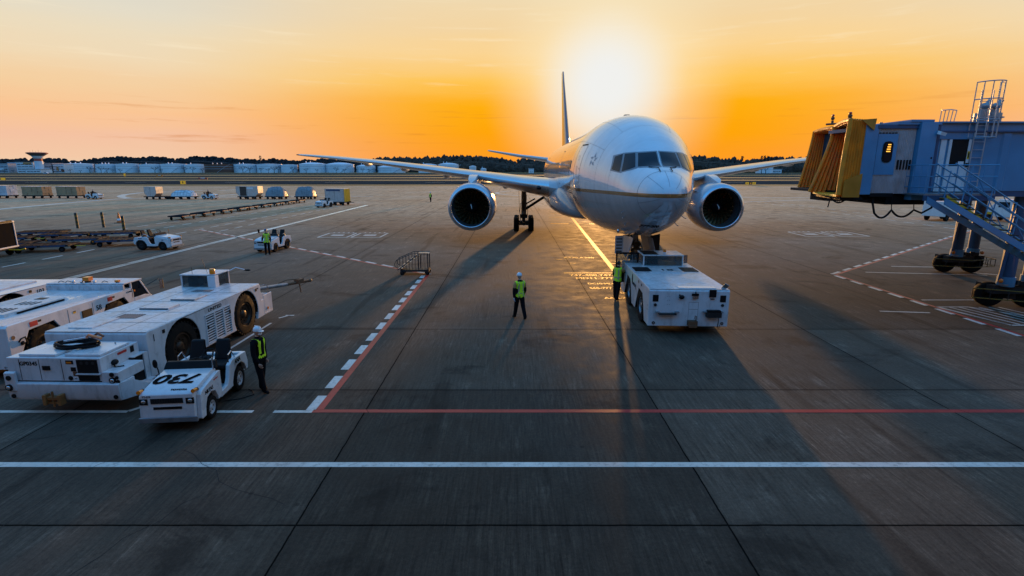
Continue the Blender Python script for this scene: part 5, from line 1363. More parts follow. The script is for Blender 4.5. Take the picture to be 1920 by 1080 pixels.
TR_G=tractor('rear white baggage tractor half hidden behind another tractor, by the yellow-ended container',(-31.0,92.0,0),.6,rims='white')
# ------------------------------------------------------------------ people
person('worker in white helmet and yellow vest standing alone on the apron left of the tug',(.30,20.35,0),R(28),vest='yellow',helmet='white',glove=GLOVE,legs=(14,-12),arms=((-4,10),(6,14)),h=1.80)
person('worker in yellow vest standing at the open door of the pushback tug',(4.72,23.45,0),R(-38),vest='yellow',helmet='black' if False else '',hair=True,glove=GLOVE,legs=(4,-8),arms=((8,26),(52,60)),lean=8,h=1.76)
person('worker in dark clothes with yellow straps, white helmet and face mask beside tractor 730',(-6.62,13.25,0),R(-100),vest='strap',helmet='white',mask=True,legs=(-5,9),arms=((-6,18),(4,22)),h=1.75)
person('worker in blue helmet and yellow vest at the bonnet of a white baggage tractor',(-16.85,36.45,0),R(35),vest='yellow',helmet='blue',legs=(6,-4),arms=((10,50),(6,24)),h=1.76)
person('distant worker in yellow vest standing alone on the far apron left of the airliner',(-14.7,97.5,0),R(150),vest='yellow',helmet='white',legs=(5,-6),arms=((2,8),(-2,8)),h=1.80)
def driver(tr,label):
    M=Matrix.Rotation(tr.rotation_euler.z,4,'Z'); off=M@Vector((-.31,-.55,0)); l=tr.location
    person(label,(l.x+off.x,l.y+off.y,.98),tr.rotation_euler.z,pose='sit',vest='none',helmet='blue',arms=((48,62),(48,62)),h=1.70)
driver(TR_D,'driver in dark clothes seated on the tractor at the far left')
driver(TR_E,'driver in dark clothes seated on the tractor ahead of the net-covered pallet')
driver(TR_G,'driver in dark jacket above the tractor by the yellow-ended container')
# ------------------------------------------------------------------ service stairs
ST=thing('service_steps','small black wheeled service steps with barred handrails at the corner of the stand lines','service steps',(-5.5,29.55,0),R(2))
BARK=mat('dark_step_frame',(.018,.018,.02),.5,metal=.2,var=.2)
TREAD=mat('bare_metal_tread',(.42,.40,.37),.32,metal=.75,var=.2,dirt=.3)
q=MB(); q.m(BARK).box(-.72,.86,-.40,.40,.20,.30)
for x in (-.72,.72): q.box(x,x+.1,-.42,.42,.16,.34)
for y in (-.40,.40):
    q.path([(-.86,y,.30),(.28,y,1.16)],.03,5)
    q.tube((.82,y,.3),(.82,y,1.20),.025); q.tube((.30,y,.3),(.30,y,1.16),.02)
base=q.build('frame',ST)
for k in range(5):
    q=MB(); q.m(TREAD).box(-.84+.235*k,-.60+.235*k,-.37,.37,.36+.175*k,.385+.175*k); q.build('step',ST)
q=MB(); q.m(TREAD).box(.28,.88,-.42,.42,1.18,1.21); q.build('platform',ST)
for y in (-.42,.42):
    q=MB(); q.m(BARK)
    top=lambda x: 1.22 if x>-.05 else 1.22+(x+.05)*.42
    q.path([(-.98,y,.72),(-1.02,y,.62),(-.98,y,.50),(-.90,y,.46)],.016,6)
    q.path([(-.98,y,.72),(-.90,y,top(-.90)),(-.05,y,1.22),(.86,y,1.22)],.018,6)
    for k in range(11):
        x=-.88+.172*k; q.tube((x,y,max(.28,.30+(x+.86)*.0)),(x,y,top(x)),.010,n=5)
    q.build('handrail',ST)
for x in (-.62,.76):
    for s in (-1,1): wheel(ST,x,s*.33,.13,.13,.07,s,'small').rotation_euler=(0,0,PI/2*s)
# ------------------------------------------------------------------ empty flat dollies
FRM=mat('dolly_frame_steel',(.022,.024,.029),.8,var=.3,dirt=.3,dirtcol=(.06,.04,.03),spec=.1)
ROLL=mat('dolly_rollers',(.016,.017,.020),.8,var=.5,scale=1.5,dirt=.3,spec=.12)
BLUEP=mat('blue_dolly_paint',(.03,.07,.15),.5,var=.3,dirt=.4)
def dolly(label,loc,rz,L_=3.4,Wd=1.7,group='empty flat dollies',fine=True):
    t=thing('flat_dolly',label,'dolly',loc,rz,group)
    q=MB(); q.m(FRM)
    for x in (-Wd/2,Wd/2-.08): q.box(x,x+.08,-L_/2,L_/2,.38,.52)
    for y in (-L_/2,-L_/6,L_/6,L_/2-.08): q.box(-Wd/2+.08,Wd/2-.08,y,y+.08,.38,.50)
    q.m(BLUEP)
    for x in (-Wd/2-.02,Wd/2+.005): q.box(x,x+.015,-L_/2+.2,-.1,.40,.50); q.box(x,x+.015,.1,L_/2-.2,.40,.50)
    q.build('frame',t)
    q=MB(); q.m(ROLL)
    n=9
    for k in range(n):
        y=-L_/2+.2+(L_-.4)*k/(n-1); q.tube((-Wd/2+.1,y,.50),(Wd/2-.1,y,.50),.035,n=7)
    q.m(BLACK).box(-Wd/2+.1,Wd/2-.1,-L_/2+.1,L_/2-.1,.40,.475); q.build('roller_deck',t)
    for y in (-L_/2+.45,L_/2-.45):
        for s in (-1,1): wheel(t,s*(Wd/2-.14),y,.19,.19,.12,s,'small')
    q=MB(); q.m(YELLOW).path([(0,L_/2,.34),(0,L_/2+.55,.30),(0,L_/2+.75,.36)],.03,5); q.m(RUST).cbox((0,L_/2+.78,.36),(.10,.12,.06)); q.build('drawbar',t)
    q=MB(); q.m(ORANGE).box(-Wd/2-.012,-Wd/2,-L_/2+.03,-L_/2+.13,.41,.50); q.box(Wd/2,Wd/2+.012,-L_/2+.03,-L_/2+.13,.41,.50); q.build('reflector',t)
    return t
d0=dolly('empty dark flat dolly nearest the open container cart',(-31.9,38.3,0),R(-84),3.5,1.9)
spots=[(-27.9+.0,40.9,-84,'empty dark flat dolly second along the front row, behind the parked white tractor'),
(-35.6,40.7,-84,'empty dark flat dolly in the middle row beside the open container cart'),(-31.8,43.2,-84,'empty dark flat dolly in the middle of the parked group'),(-35.5,43.6,-83,'empty dark flat dolly at the rear left of the parked group'),
(-39.0,46.2,-83,'empty dark flat dolly farthest left, behind a short post'),(-35.0,46.8,-83,'empty dark flat dolly in the back row before the black and yellow posts'),(-31.6,46.6,-80,'empty dark flat dolly at the right end of the group by the rightmost post')]
# positions re-derived along the parking rows
P8=[(-33.6,38.2),(-30.2,41.3),(-37.4,39.2),(-34.2,41.9),(-40.2,42.4),(-37.6,44.9),(-34.2,46.1),(-41.0,46.5)]
for (x,y),lab in zip(P8[1:],[s[3] for s in spots]): dup(d0,(x,y,0),R(-74),lab)
d0.location=(P8[0][0],P8[0][1],0); d0.rotation_euler=(0,0,R(-74))
d1=dolly('second empty dolly','' or (0,0,0),0,2.9,1.7)
def rowd(n,x0,y0,x1,y1,labs):
    for k in range(n):
        t=k/(n-1) if n>1 else 0; x=x0+(x1-x0)*t; y=y0+(y1-y0)*t
        dup(d1,(x,y,0),-math.atan2(x1-x0,y1-y0),labs[k],'empty dollies parked in a line')
rowd(4,-38.9,63.3,-38.7,77.0-.8,['nearest empty dolly of the farther parked line','second empty dolly from the near end of the farther parked line','third empty dolly from the near end of the parked line','fourth empty dolly of the parked line, before the gap'])
rowd(5,-38.6,78.8,-37.9,95.5,['first empty dolly beyond the gap in the parked line','second empty dolly beyond the gap in the parked line','third empty dolly beyond the gap in the parked line','fourth empty dolly beyond the gap in the parked line','farthest empty dolly at the end of the parked line'])
for o_ in [d1]+KIDS(d1)+[k for c in KIDS(d1) for k in KIDS(c)]: bpy.data.objects.remove(o_)
# short posts and cone
YB=mat('black_post_paint',(.03,.025,.02),.5,var=.3)
def post(label,x,y):
    t=thing('bollard',label,'bollard',(x,y,0),0,'black and yellow posts behind the dollies')
    q=MB(); q.m(YB).tube((0,0,0),(0,0,1.45),.12,n=12); q.ell((0,0,1.45),(.13,.13,.12),12,6); q.build('post',t)
    q=MB(); q.m(mat("post_band",(.20,.10,.01),.5,var=.3))
    for z in (.35,.75,1.12): q.tube((0,0,z),(0,0,z+.17),.124,n=12)
    q.build('yellow_band',t)
post('short dark post with yellow bands, leftmost of three behind the dollies',-43.6,53.6); post('short post with yellow bands, middle of three behind the dollies',-41.6,54.4); post('short post with yellow bands, rightmost of three behind the dollies, near the traffic cone',-36.3,49.9)
CN=thing('traffic_cone','orange and white traffic cone standing alone behind the parked dollies','traffic cone',(-43.3,59.0,0))
q=MB(); q.m(mat('cone_orange',(.75,.16,.03),.5,var=.1)).lathe([(.30,.05),(.25,.06),(.05,1.15),(.001,1.16)],n=18); q.m(HELM).lathe([(.213,.30),(.165,.52)],n=18); q.lathe([(.135,.66),(.095,.86)],n=18); q.build('cone',CN)
q=MB(); q.m(BLACK).box(-.36,.36,-.36,.36,0,.06); q.build('base',CN,bevel=.02)
# ------------------------------------------------------------------ open container cart at the left edge
CC=thing('container_cart','open-sided container cart with a white frame at the left edge of the picture','container cart',(-35.7,35.6,0),R(-80))
q=MB(); q.m(FRM).box(-.95,.95,-1.6,1.6,.42,.56); q.build('chassis',CC)
q=MB(); q.m(WHITE2)
for x in (-.95,.87):
    for y in (-1.6,1.52): q.box(x,x+.08,y,y+.08,.56,2.25)
q.box(-.98,.98,-1.63,1.63,.54,.64)
q.m(mat('cart_board',(.05,.045,.04),1.0,var=.3,spec=.02)).box(-.90,-.87,-1.5,1.5,.64,2.2); q.box(-.9,.9,-1.56,-1.53,.64,2.2); q.m(mat('cart_curtain',(.010,.010,.011),1.0,var=.3,spec=.02)).box(-.9,.9,1.53,1.56,.64,2.2); q.box(-.86,.93,.75,1.53,.64,2.2)
q.build('cage',CC,bevel=.01)
q=MB(); q.m(WHITE2).prism([(-.98,2.22),(.98,2.22),(.92,2.33),(0,2.40),(-.92,2.33)],'y',-1.64,1.64); q.m(BLACK).box(-.7,.7,1.5,1.67,2.25,2.38); q.build('roof',CC,bevel=.02)
for y in (-1.1,1.1):
    for s in (-1,1): wheel(CC,s*.8,y,.24,.24,.14,s,'small')
q=MB(); q.m(YELLOW).path([(0,1.6,.45),(0,2.3,.42),(0,2.6,.50)],.04,6); q.build('drawbar',CC)
# ------------------------------------------------------------------ cargo on loaded dollies
def pallet_dolly(label,loc,rz,L_=3.6,Wd=2.2,group='loaded cargo dollies'):
    t=thing('cargo_dolly',label,'cargo dolly',loc,rz,group)
    q=MB(); q.m(FRM).box(-Wd/2,Wd/2,-L_/2,L_/2,.44,.60); q.box(-.1,.1,L_/2,L_/2+1.0,.40,.48); q.build('frame',t)
    for y in (-L_/2+.5,0,L_/2-.5):
        for s in (-1,1): wheel(t,s*(Wd/2-.2),y,.24,.24,.16,s,'small')
    return t
random.seed(11)
def stack(label,loc,rz,L_,Wd,H,m,nx,ny,nz,group,extra=None):
    t=thing('cargo_load',label,'cargo load',loc,rz,group)
    q=MB(); q.m(m)
    for i in range(nx):
        for j in range(ny):
            for k in range(nz):
                w,l,h=Wd/nx,L_/ny,H/nz; jx,jy=random.uniform(-.03,.03),random.uniform(-.03,.03); top=random.uniform(-.05,.04) if k==nz-1 else 0
                q.box(-Wd/2+i*w+.02+jx,-Wd/2+(i+1)*w-.02+jx,-L_/2+j*l+.02+jy,-L_/2+(j+1)*l-.02+jy,k*h+.01,(k+1)*h+top)
    o=q.build('carton_stack',t,bevel=.02)
    q=MB(); q.m(WRAP).box(-Wd/2-.03,Wd/2+.03,-L_/2-.03,L_/2+.03,H+.02,H+.08); q.build('wrap_sheet',t,bevel=.03)
    return t
def uld(label,loc,rz,L_=3.2,Wd=1.6,H=1.6,cut=.45,group=None,body=ALU,endm=None,txt=None):
    """air cargo container with a sloping lower corner; the slope is on the +y side"""
    t=thing('air_cargo_container',label,'cargo container',loc,rz,group)
    c=cut
    prof=[(-L_/2+ (c if True else 0),0),(L_/2-c,0),(L_/2,c*1.1),(L_/2,H),(-L_/2,H),(-L_/2,c*1.1)]
    if cut==0: prof=[(-L_/2,0),(L_/2,0),(L_/2,H),(-L_/2,H)]
    q=MB(); q.m(body).prism(prof,'x',-Wd/2,Wd/2); q.build('shell',t,bevel=.015)
    for sd in (-1,1):
        q=MB(); q.m(STEEL); x0,x1=sorted((sd*Wd/2,sd*(Wd/2+.02)))
        for y in (-L_/2,-.02,L_/2-.05): q.box(x0,x1,y,y+.05,c*1.1 if y!=-.02 else 0,H)
        q.box(x0,x1,-L_/2,L_/2,H-.06,H); q.build('edge_rail',t)
    if endm:
        q=MB(); q.m(endm).box(-Wd/2+.05,Wd/2-.05,L_/2+.001,L_/2+.03,c*1.1,H-.06)
        for k in range(4): q.box(-Wd/2+.1+.4*k,-Wd/2+.2+.4*k,L_/2+.03,L_/2+.07,c*1.1,H-.06)
        q.build('end_curtain',t)
    if txt: 
        q=MB(); q.m(HELM).box(Wd/2+.002,Wd/2+.024,-.75,.75,H-.55,H-.20); q.build('name_plate',t)
        text(txt,.26,TM(Wd/2+.028,0,H-.375,'+x'),t,BLUEP,sx=1.2)
    return t
def net_load(label,loc,rz,L_,Wd,H,m,group=None,seed=1):
    """pallet load under a sheet and net: bulging sides, sloping shoulders, rope grid"""
    rnd=random.Random(seed); t=thing('netted_pallet_load',label,'cargo load',loc,rz,group)
    nx,ny=14,20; vs=[];fs=[]
    def hgt(u,v):
        a=max(0,1-abs(u)**3.2); b=max(0,1-abs(v)**3.6); return H*(a*b)**.42
    grid=[[rnd.uniform(-1,1) for _ in range(ny+1)] for _ in range(nx+1)]
    for i in range(nx+1):
        for j in range(ny+1):
            u=-1+2*i/nx; v=-1+2*j/ny; z=hgt(u,v)
            n=(grid[i][j]+grid[min(nx,i+1)][j]+grid[i][min(ny,j+1)])/3
            vs.append((u*Wd/2*(1 if z>.02 else 1.02),v*L_/2,max(0,z*(1+.14*n))))
    for i in range(nx):
        for j in range(ny):
            a=i*(ny+1)+j; fs.append((a,a+ny+1,a+ny+2,a+1))
    q=MB(); q.m(m).add(vs,fs); o=q.build('sheeted_load',t,smooth=40)
    q=MB(); q.m(STEEL)
    for i in range(1,nx,3): q.path([Vector(vs[i*(ny+1)+j])+Vector((0,0,.03)) for j in range(ny+1)],.018,4)
    for j in range(1,ny,3): q.path([Vector(vs[i*(ny+1)+j])+Vector((0,0,.03)) for i in range(nx+1)],.018,4)
    q.build('net',t,smooth=0)
    return t
# train 1 : far left, moving right
zr=-PI/2-.05
TZ=.60
for k,(x,lab) in enumerate(((-90.6,'loaded dolly coupled behind the far left tractor'),(-97.6,'loaded dolly in the middle of the three at far left'),(-104.8,'loaded dolly cut by the left edge, under white boxes'))):
    pallet_dolly(lab,(x,111.3-.0*k,0),zr,4.6,2.4)
stack('tall stack of brown cartons on the dolly behind the far left tractor',(-90.6,111.3,TZ),zr,4.4,2.3,1.75,CARD,3,4,4,'carton stacks on the far left dollies')
stack('tall stack of brown cartons under clear wrap on the middle far left dolly',(-97.6,111.3,TZ),zr,4.4,2.3,1.75,CARD,3,4,4,'carton stacks on the far left dollies')
stack('block of pale wrapped boxes on the dolly cut by the left edge',(-105.0,111.3,TZ),zr,4.8,2.3,1.9,mat('pale_wrapped_boxes',(.50,.54,.60),.35,coat=.3,var=.25,scale=1.2),3,3,3,'carton stacks on the far left dollies')
# train 2
pallet_dolly('dolly under the single grey container, second train from the left',(-70.8,107.6,0),zr,3.6,2.2); pallet_dolly('short empty dolly between the grey container and the netted load',(-68.0,107.6,0),zr,1.6,1.6); pallet_dolly('dolly under the low white netted load',(-65.2,107.6,0),zr,4.2,2.4)
uld('single grey air container with sloping lower corner on a dolly',(-71.2,107.6,TZ),zr,2.4,2.0,1.85,.5,'air containers on the trains')
net_load('low white netted pallet load behind the second tractor',(-65.2,107.6,TZ),zr,4.2,2.4,1.15,NETW,'netted pallet loads',3)
# train 3
for x,lab,L_ in ((-52.2,'dolly under the long two-door container',4.0),(-46.9,'dolly under the left grey netted load of the third train',3.8),(-41.1,'dolly under the right grey netted load of the third train',3.8)): pallet_dolly(lab,(x,107.8,0),zr,L_,2.3)
u=uld('long container with one dark open door and a white name plate on the third train',(-52.2,107.8,TZ),zr,4.4,2.0,1.95,.55,'air containers on the trains',endm=None,txt='CARGO' if False else None)
q=MB(); q.m(HELM).box(1.002,1.02,.0,1.25,1.42,1.74); q.build('name_plate',u)
q=MB(); q.m(mat('dark_brown_door',(.06,.035,.025),.7,var=.2)).box(1.0,1.03,-1.45,-.15,.1,1.88); q.build('open_door',u)
q=MB(); q.m(WHITE2).box(-.9,1.0,-2.23,-2.2,.62,1.9); q.build('end_panel',u)
GNET=mat('grey_net_cover',(.20,.21,.23),.4,coat=.2,var=.4,scale=2.5,bump=.6,bscale=5)
net_load('grey netted pallet load with a slumping right end on the third train',(-46.9,107.8,TZ),zr,3.7,2.3,1.75,GNET,'netted pallet loads',7)
net_load('tall grey netted pallet load last on the third train',(-41.1,107.8,TZ),zr,3.5,2.3,1.85,GNET,'netted pallet loads',9)
pallet_dolly('dolly with yellow end under the grey container beside the nose-on tractor',(-28.9,89.6,0),-PI/2-.15,3.6,2.3)
u=uld('grey container with a bright yellow curtained end beside the nose-on tractor',(-28.9,89.6,TZ),-PI/2-.15,3.3,2.2,2.1,0,'air containers on the trains',endm=YELLOW)
q=MB(); q.m(BLUEP).box(1.10,1.125,-1.4,1.0,1.72,1.98); q.build('name_plate',u)
# ------------------------------------------------------------------ jet bridges
JB=mat('bridge_blue_paint',(.065,.25,.43),.36,coat=.4,var=.24,scale=.5,dirt=.2,dirtcol=(.06,.12,.18))
JBD=mat('bridge_dark_blue',(.015,.07,.15),.4,coat=.2,var=.15)
CORR=mat('corrugated_silver',(.42,.45,.49),.35,metal=.55,var=.15,dirt=.25)
JIN=mat('canopy_inside_grey',(.03,.07,.12),.85,var=.3,scale=1,spec=.1)
BELL=mat('yellow_canopy_fabric',(.90,.27,.006),.65,var=.22,scale=2.5,dirt=.45,dirtcol=(.25,.10,.01),bump=.3)
BELLP=mat('yellow_canopy_panel',(.55,.19,.008),.5,var=.2,scale=1.5,dirt=.3,dirtcol=(.2,.1,.02))
def canopy(parent,x0,x1,y0,y1,zb,zt,lean=.35,skew=1.1,flean=.5):
    """bellows canopy opening towards -x: ribbed rings round the opening, far side set back and splayed at the foot"""
    n=7; rings=[]
    for k in range(2*n+1):
        t=k/(2*n); puff=.07 if k%2 else 0.0
        ya,yb=y0-puff-.04*t,y1+puff+.04*t; za=zt+puff*.8+.04*t; zb_=zb-.02
        def fx(y,z):
            u=(y-y0)/(y1-y0); l=lean+(flean-lean)*u
            return x1+(x0-x1)*t+skew*u-l*t*max(0,1-(z-zb)/(zt-zb))**1.3
        o=[]; st=10
        for i in range(st+1): z=zb_+(za-zb_)*i/st; o.append(Vector((fx(y0,z),ya+.05*math.sin(PI*i/st)*t,z)))
        for i in range(1,st): y=ya+(yb-ya)*i/st; o.append(Vector((fx(y,za),y,za+.05*math.sin(PI*i/st))))
        for i in range(st+1): z=za+(zb_-za)*i/st; o.append(Vector((fx(y1,z),yb,z)))
        rings.append(o)
    cy=(y0+y1)/2
    inner=[[Vector((p.x,p.y+(.10 if p.y<cy else -.10)*(1 if abs(p.y-cy)>.45*(y1-y0) else 0),p.z-(.10 if p.z>zt-.2 else 0))) for p in r] for r in rings[::-1]]
    g=MB(); g.m(BELL).loft(rings+inner,caps=False,closed=False)
    o=g.build('canopy',parent,smooth=25,recalc=True)
    q=MB(); q.m(BELL).path(rings[-1],.085,8); q.build('canopy_lip',o)
    return o
def bridge(label,near,loc,head_only=False):
    t=thing('jet_bridge',label,'jet bridge',loc,0,'jet bridges retracted on the right')
    ZT,ZB=7.52,4.80
    D=3.1
    # cab head
    q=MB(); q.m(JB)
    q.box(12.75,13.2,-.10,.06,ZB-.02,ZT-.06); q.hex8([(12.8,0,ZT-.2),(13.3,0,ZT-.2),(14.5,D,ZT-.2),(14.0,D,ZT-.2),(12.8,0,ZT-.06),(13.3,0,ZT-.06),(14.5,D,ZT-.06),(14.0,D,ZT-.06)]); q.hex8([(12.9,.1,ZB-.02),(13.3,.1,ZB-.02),(14.5,D,ZB-.02),(14.1,D,ZB-.02),(12.9,.1,ZB+.1),(13.3,.1,ZB+.1),(14.5,D,ZB+.1),(14.1,D,ZB+.1)]); h=q.build('head_frame',t,bevel=.02)
    q=MB(); q.m(JIN).hex8([(13.1,.1,ZB+.1),(13.2,.1,ZB+.1),(14.35,D-.1,ZB+.1),(14.25,D-.1,ZB+.1),(13.1,.1,ZT-.2),(13.2,.1,ZT-.2),(14.35,D-.1,ZT-.2),(14.25,D-.1,ZT-.2)]); q.m(JIN).hex8([(13.3,.9,ZB+.1),(13.35,.9,ZB+.1),(13.75,1.9,ZB+.1),(13.70,1.9,ZB+.1),(13.3,.9,ZT-.6),(13.35,.9,ZT-.6),(13.75,1.9,ZT-.6),(13.70,1.9,ZT-.6)]); q.build('head_inside',h)
    canopy(t,12.20,12.80,0,D,ZB-.02,ZT+.06,.10,1.15,.70)
    q=MB(); q.m(BELLP).prism([(12.18,ZB-.12),(12.78,ZB-.12),(12.80,ZB+.80),(12.30,ZB+.58),(12.20,ZB+.5)],'y',-.16,-.12); q.build('canopy_side_panel',t)
    q=MB(); q.m(BELLP).prism([(12.50,ZT+.10),(13.02,ZT+.14),(12.98,ZT-.30)],'y',-.18,-.13); q.build('canopy_side_panel',t)
    q=MB(); q.m(RUST).tube((12.45,.5,ZT+.15),(12.45,.5,ZT+.24),.07,n=10); q.ell((12.45,.5,ZT+.30),(.08,.08,.07),10,6); q.m(REDL).ell((12.45,.5,ZT+.40),(.06,.06,.05),10,6); q.build('canopy_lamp',t)
    q=MB(); q.m(YELLOW).hex8([(12.1,.1,ZB-.12),(12.9,.1,ZB-.12),(13.9,D,ZB-.12),(12.75,D,ZB-.12),(12.1,.1,ZB-.04),(12.9,.1,ZB-.04),(13.9,D,ZB-.04),(12.75,D,ZB-.04)]); q.m(BLACK).hex8([(12.2,.0,ZB-.24),(13.0,.0,ZB-.24),(14.0,D,ZB-.24),(12.9,D,ZB-.24),(12.2,.0,ZB-.12),(13.0,.0,ZB-.12),(14.0,D,ZB-.12),(12.9,D,ZB-.12)])
    for k in range(6): q.tube((12.35+.2*k,.3+.5*k,ZB-.22),(12.35+.2*k,.3+.5*k,ZB-.36),.02,n=5)
    q.build('bumper',t,bevel=.02)
    # corrugated rotunda section with the oval window
    q=MB(); q.m(CORR); pts=[]
    n=46; 
    for i in range(n+1):
        x=13.2+(14.55-13.2)*i/n; pts.append((x,-.02+(-.025 if (i//1)%2 else .0)))
    poly=pts+[(14.55,D),(14.45,D)]
    q.prism(poly,'z',ZB+.02,ZT-.20); cs=q.build('corrugated_section',t,smooth=0)
    q=MB(); q.m(JB).box(13.22,13.92,-.07,-.045,ZB+.75,ZB+2.30); q.m(BLACK)
    for k in range(6): q.box(13.24+.11*k,13.31+.11*k,-.075,-.05,ZB+2.31,ZB+2.35)
    wp=q.build('window_panel',cs)
    q=MB(); q.m(BLACK).prism([(13.60+u,ZB+1.62+v) for u,v in roundrect(.34,.80,5,.14)],'y',-.10,-.07); q.m(GLASS).prism([(13.60+u,ZB+1.62+v) for u,v in roundrect(.26,.72,5,.10)],'y',-.108,-.10)
    ww=q.build('oval_window',wp)
    q=MB(); q.m(mat('lit_cab_lamp',(.9,.4,.05),.4,emit=(1,.45,.05),estr=1.6))
    for k in range(4): q.box(13.54+.012*k,13.68,-.113,-.109,ZB+1.62+.085*k,ZB+1.66+.085*k)
    q.build('cab_light',ww)
    q=MB(); q.m(BLACK)
    for k in range(5): q.box(14.02+.105*k,14.06+.105*k,-.075,-.03,ZB+.95,ZB+1.32)
    q.build('vent_slot',cs)
    q=MB(); q.m(JBD).box(13.15,14.6,-.12,D+.12,ZT-.22,ZT-.08); q.m(JB).box(13.8,15.3,-.16,D+.16,ZT-.08,ZT+.02); q.box(14.2,15.0,-.2,D,ZT+.02,ZT+.10); q.m(STEEL).tube((13.35,.1,ZT-.08),(13.35,.1,ZT+.02),.05); q.build('rotunda_roof',t)
    q=MB(); q.m(BLACK).box(13.2,14.0,-.1,D+.1,ZB-.1,ZB+.04); q.box(13.9,15.3,.1,D,ZB-.42,ZB-.02); q.build('underframe',t)
    q=MB(); q.m(JB).box(14.55,15.12,-.26,D+.26,ZB-.22,ZT+.0); q.m(JBD).box(15.12,15.34,-.10,D+.1,ZB-.1,ZT-.1); q.m(BLACK).box(15.02,15.07,-.275,-.25,6.15,6.22); q.build('portal_frame',t,bevel=.02)
    q=MB(); q.m(HELM).cbox((15.22,-.34,ZT-.42),(.26,.14,.12),(.3,.2,.3)); q.m(STEEL).tube((15.1,-.2,ZT-.3),(15.2,-.3,ZT-.4),.03); q.build('flood_lamp',t)
    # tunnel with service door
    q=MB(); q.m(JB).box(15.34,40,0,D,ZB+.12,ZT-.02); q.m(JBD)
    tn=q.build('tunnel',t)
    q=MB(); q.m(JB)
    q.box(15.3,16.9,-.06,0,ZT-.62,ZT-.30); q.m(JBD).box(15.3,40,-.10,.02,ZT-.36,ZT-.30); q.m(JB).box(15.34,40,-.12,D+.12,ZT-.02,ZT+.04)
    for k in range(16): 
        x=17.55+1.15*k; q.m(JB).prism([(x,0.001),(x+.06,-.06),(x+.30,-.06),(x+.36,0.001)],'z',ZB+.15,ZT-.4)
    q.m(JBD).box(15.34,40,.02,D-.02,ZB-.10,ZB+.12)
    q.build('tunnel_rib',tn)
    q=MB(); q.m(WHITE2)
    X0,X1,Z0,Z1=15.74,16.52,ZB+.10,ZB+2.30
    q.box(X0,X0+.10,-.05,.0,Z0,Z1); q.box(X1-.10,X1,-.05,.0,Z0,Z1); q.box(X0,X1,-.05,.0,Z1-.10,Z1); q.box(X0+.1,X1-.1,-.04,0,Z0,Z0+.98)
    q.box(X0-.28,X0-.08,-.03,0,Z0,Z1)
    dd=q.build('service_door',t,bevel=.008)
    q=MB(); q.m(BLACK).box(X0+.10,X1-.10,-.035,-.02,Z0+.98,Z1-.10); q.m(HELM).box(X0+.42,X0+.62,-.042,-.035,Z0+1.0,Z0+1.16); q.build('door_window',dd)
    q=MB(); q.m(YELLOW).box(X1-.09,X1-.01,-.06,-.05,Z0+1.25,Z0+1.55); q.m(BLACK).box(X1-.07,X1-.03,-.064,-.06,Z0+1.3,Z0+1.5); q.box(X1-.1,X1-.02,-.10,-.05,Z0+.95,Z0+1.1); q.build('door_sign',dd)
    q=MB(); q.m(WHITE2).box(16.78,17.4,-.03,0,5.7,6.7); q.m(JBD)
    # hooped ladder up the side
    q=MB(); q.m(CORR)
    lx0,lx1=16.34,17.14
    for k in range(7):
        a=PI*k/6; x=(lx0+lx1)/2-math.cos(a)*(lx1-lx0)/2; y=-.05-.55*math.sin(a)
        q.tube((x,y,6.95),(x,y,8.98),.018,n=5)
    for z in (6.95,7.6,8.35,8.98):
        q.path([((lx0+lx1)/2-math.cos(PI*k/10)*(lx1-lx0)/2,-.05-.55*math.sin(PI*k/10),z) for k in range(11)],.022,5)
    for k in range(11): q.tube((16.54,-.08,5.3+.3*k),(16.94,-.08,5.3+.3*k),.015,n=5)
    for x in (16.54,16.94): q.tube((x,-.08,5.0),(x,-.08,8.7),.02,n=6)
    q.build('caged_ladder',t)
    q=MB(); q.m(CORR)
    for k in range(5): q.tube((16.40+.13*k,1.6,ZT+.0),(16.42+.14*k,1.6,ZT+.62),.016,n=5)
    q.path([(16.42,1.6,ZT+.62),(16.7,1.5,ZT+.64),(16.98,1.6,ZT+.62)],.02,5); q.build('roof_rail',t)
    q=MB(); q.m(STEEL)
    for x,z in ((17.35,7.6),(17.75,7.6)):
        q.tube((x,.8,z),(x,.8,z+.35),.26,n=14); q.tube((x,.8,z+.35),(x,.8,z+.50),.14,n=12); q.ell((x+.04,.8,z+.62),(.17,.15,.13),10,6); q.tube((x+.04,.8,z+.6),(x+.2,.8,z+.85),.08); q.tube((x,.8,z+.16),(x,.8,z+.20),.33,n=14)
    q.tube((17.2,.8,7.62),(17.9,.8,7.62),.08); q.build('roof_vent',t)
    # platform and railing at the door
    q=MB(); q.m(STEEL).box(14.4,16.8,-1.15,0,ZB+.0,ZB+.06); q.m(JBD).box(14.4,16.8,-1.17,-1.10,ZB-.20,ZB); 
    pf=q.build('landing',t)
    q=MB(); q.m(JB)
    for x in (14.42,14.9,15.4,15.9,16.3,16.78): q.tube((x,-1.13,ZB+.05),(x,-1.13,ZB+1.12),.022,n=6)
    for z in (ZB+.30,ZB+.70,ZB+1.12): q.tube((14.42,-1.13,z),(16.78,-1.13,z),.022,n=6)
    for y in (-.8,-.4,-.02): q.tube((14.42,y,ZB+.05),(14.42,y,ZB+1.12),.018,n=6)
    for z in (ZB+.30,ZB+.70,ZB+1.12): q.tube((14.42,-1.13,z),(14.42,0,z),.02,n=6)
    for k in range(5): q.tube((14.5+.09*k,-1.13,ZB+.3),(14.5+.09*k,-1.13,ZB+1.1),.008,n=4)
    for x in (14.6,15.4,16.4): q.box(x,x+.05,-1.15,-1.10,ZB-.2,ZB)
    q.build('railing',pf)
    # stairs going down to the right
    sx0,sz0=14.85,ZB-.06; slope=math.tan(R(33.2)); sl=lambda x: sz0-(x-sx0)*slope
    q=MB(); q.m(JB)
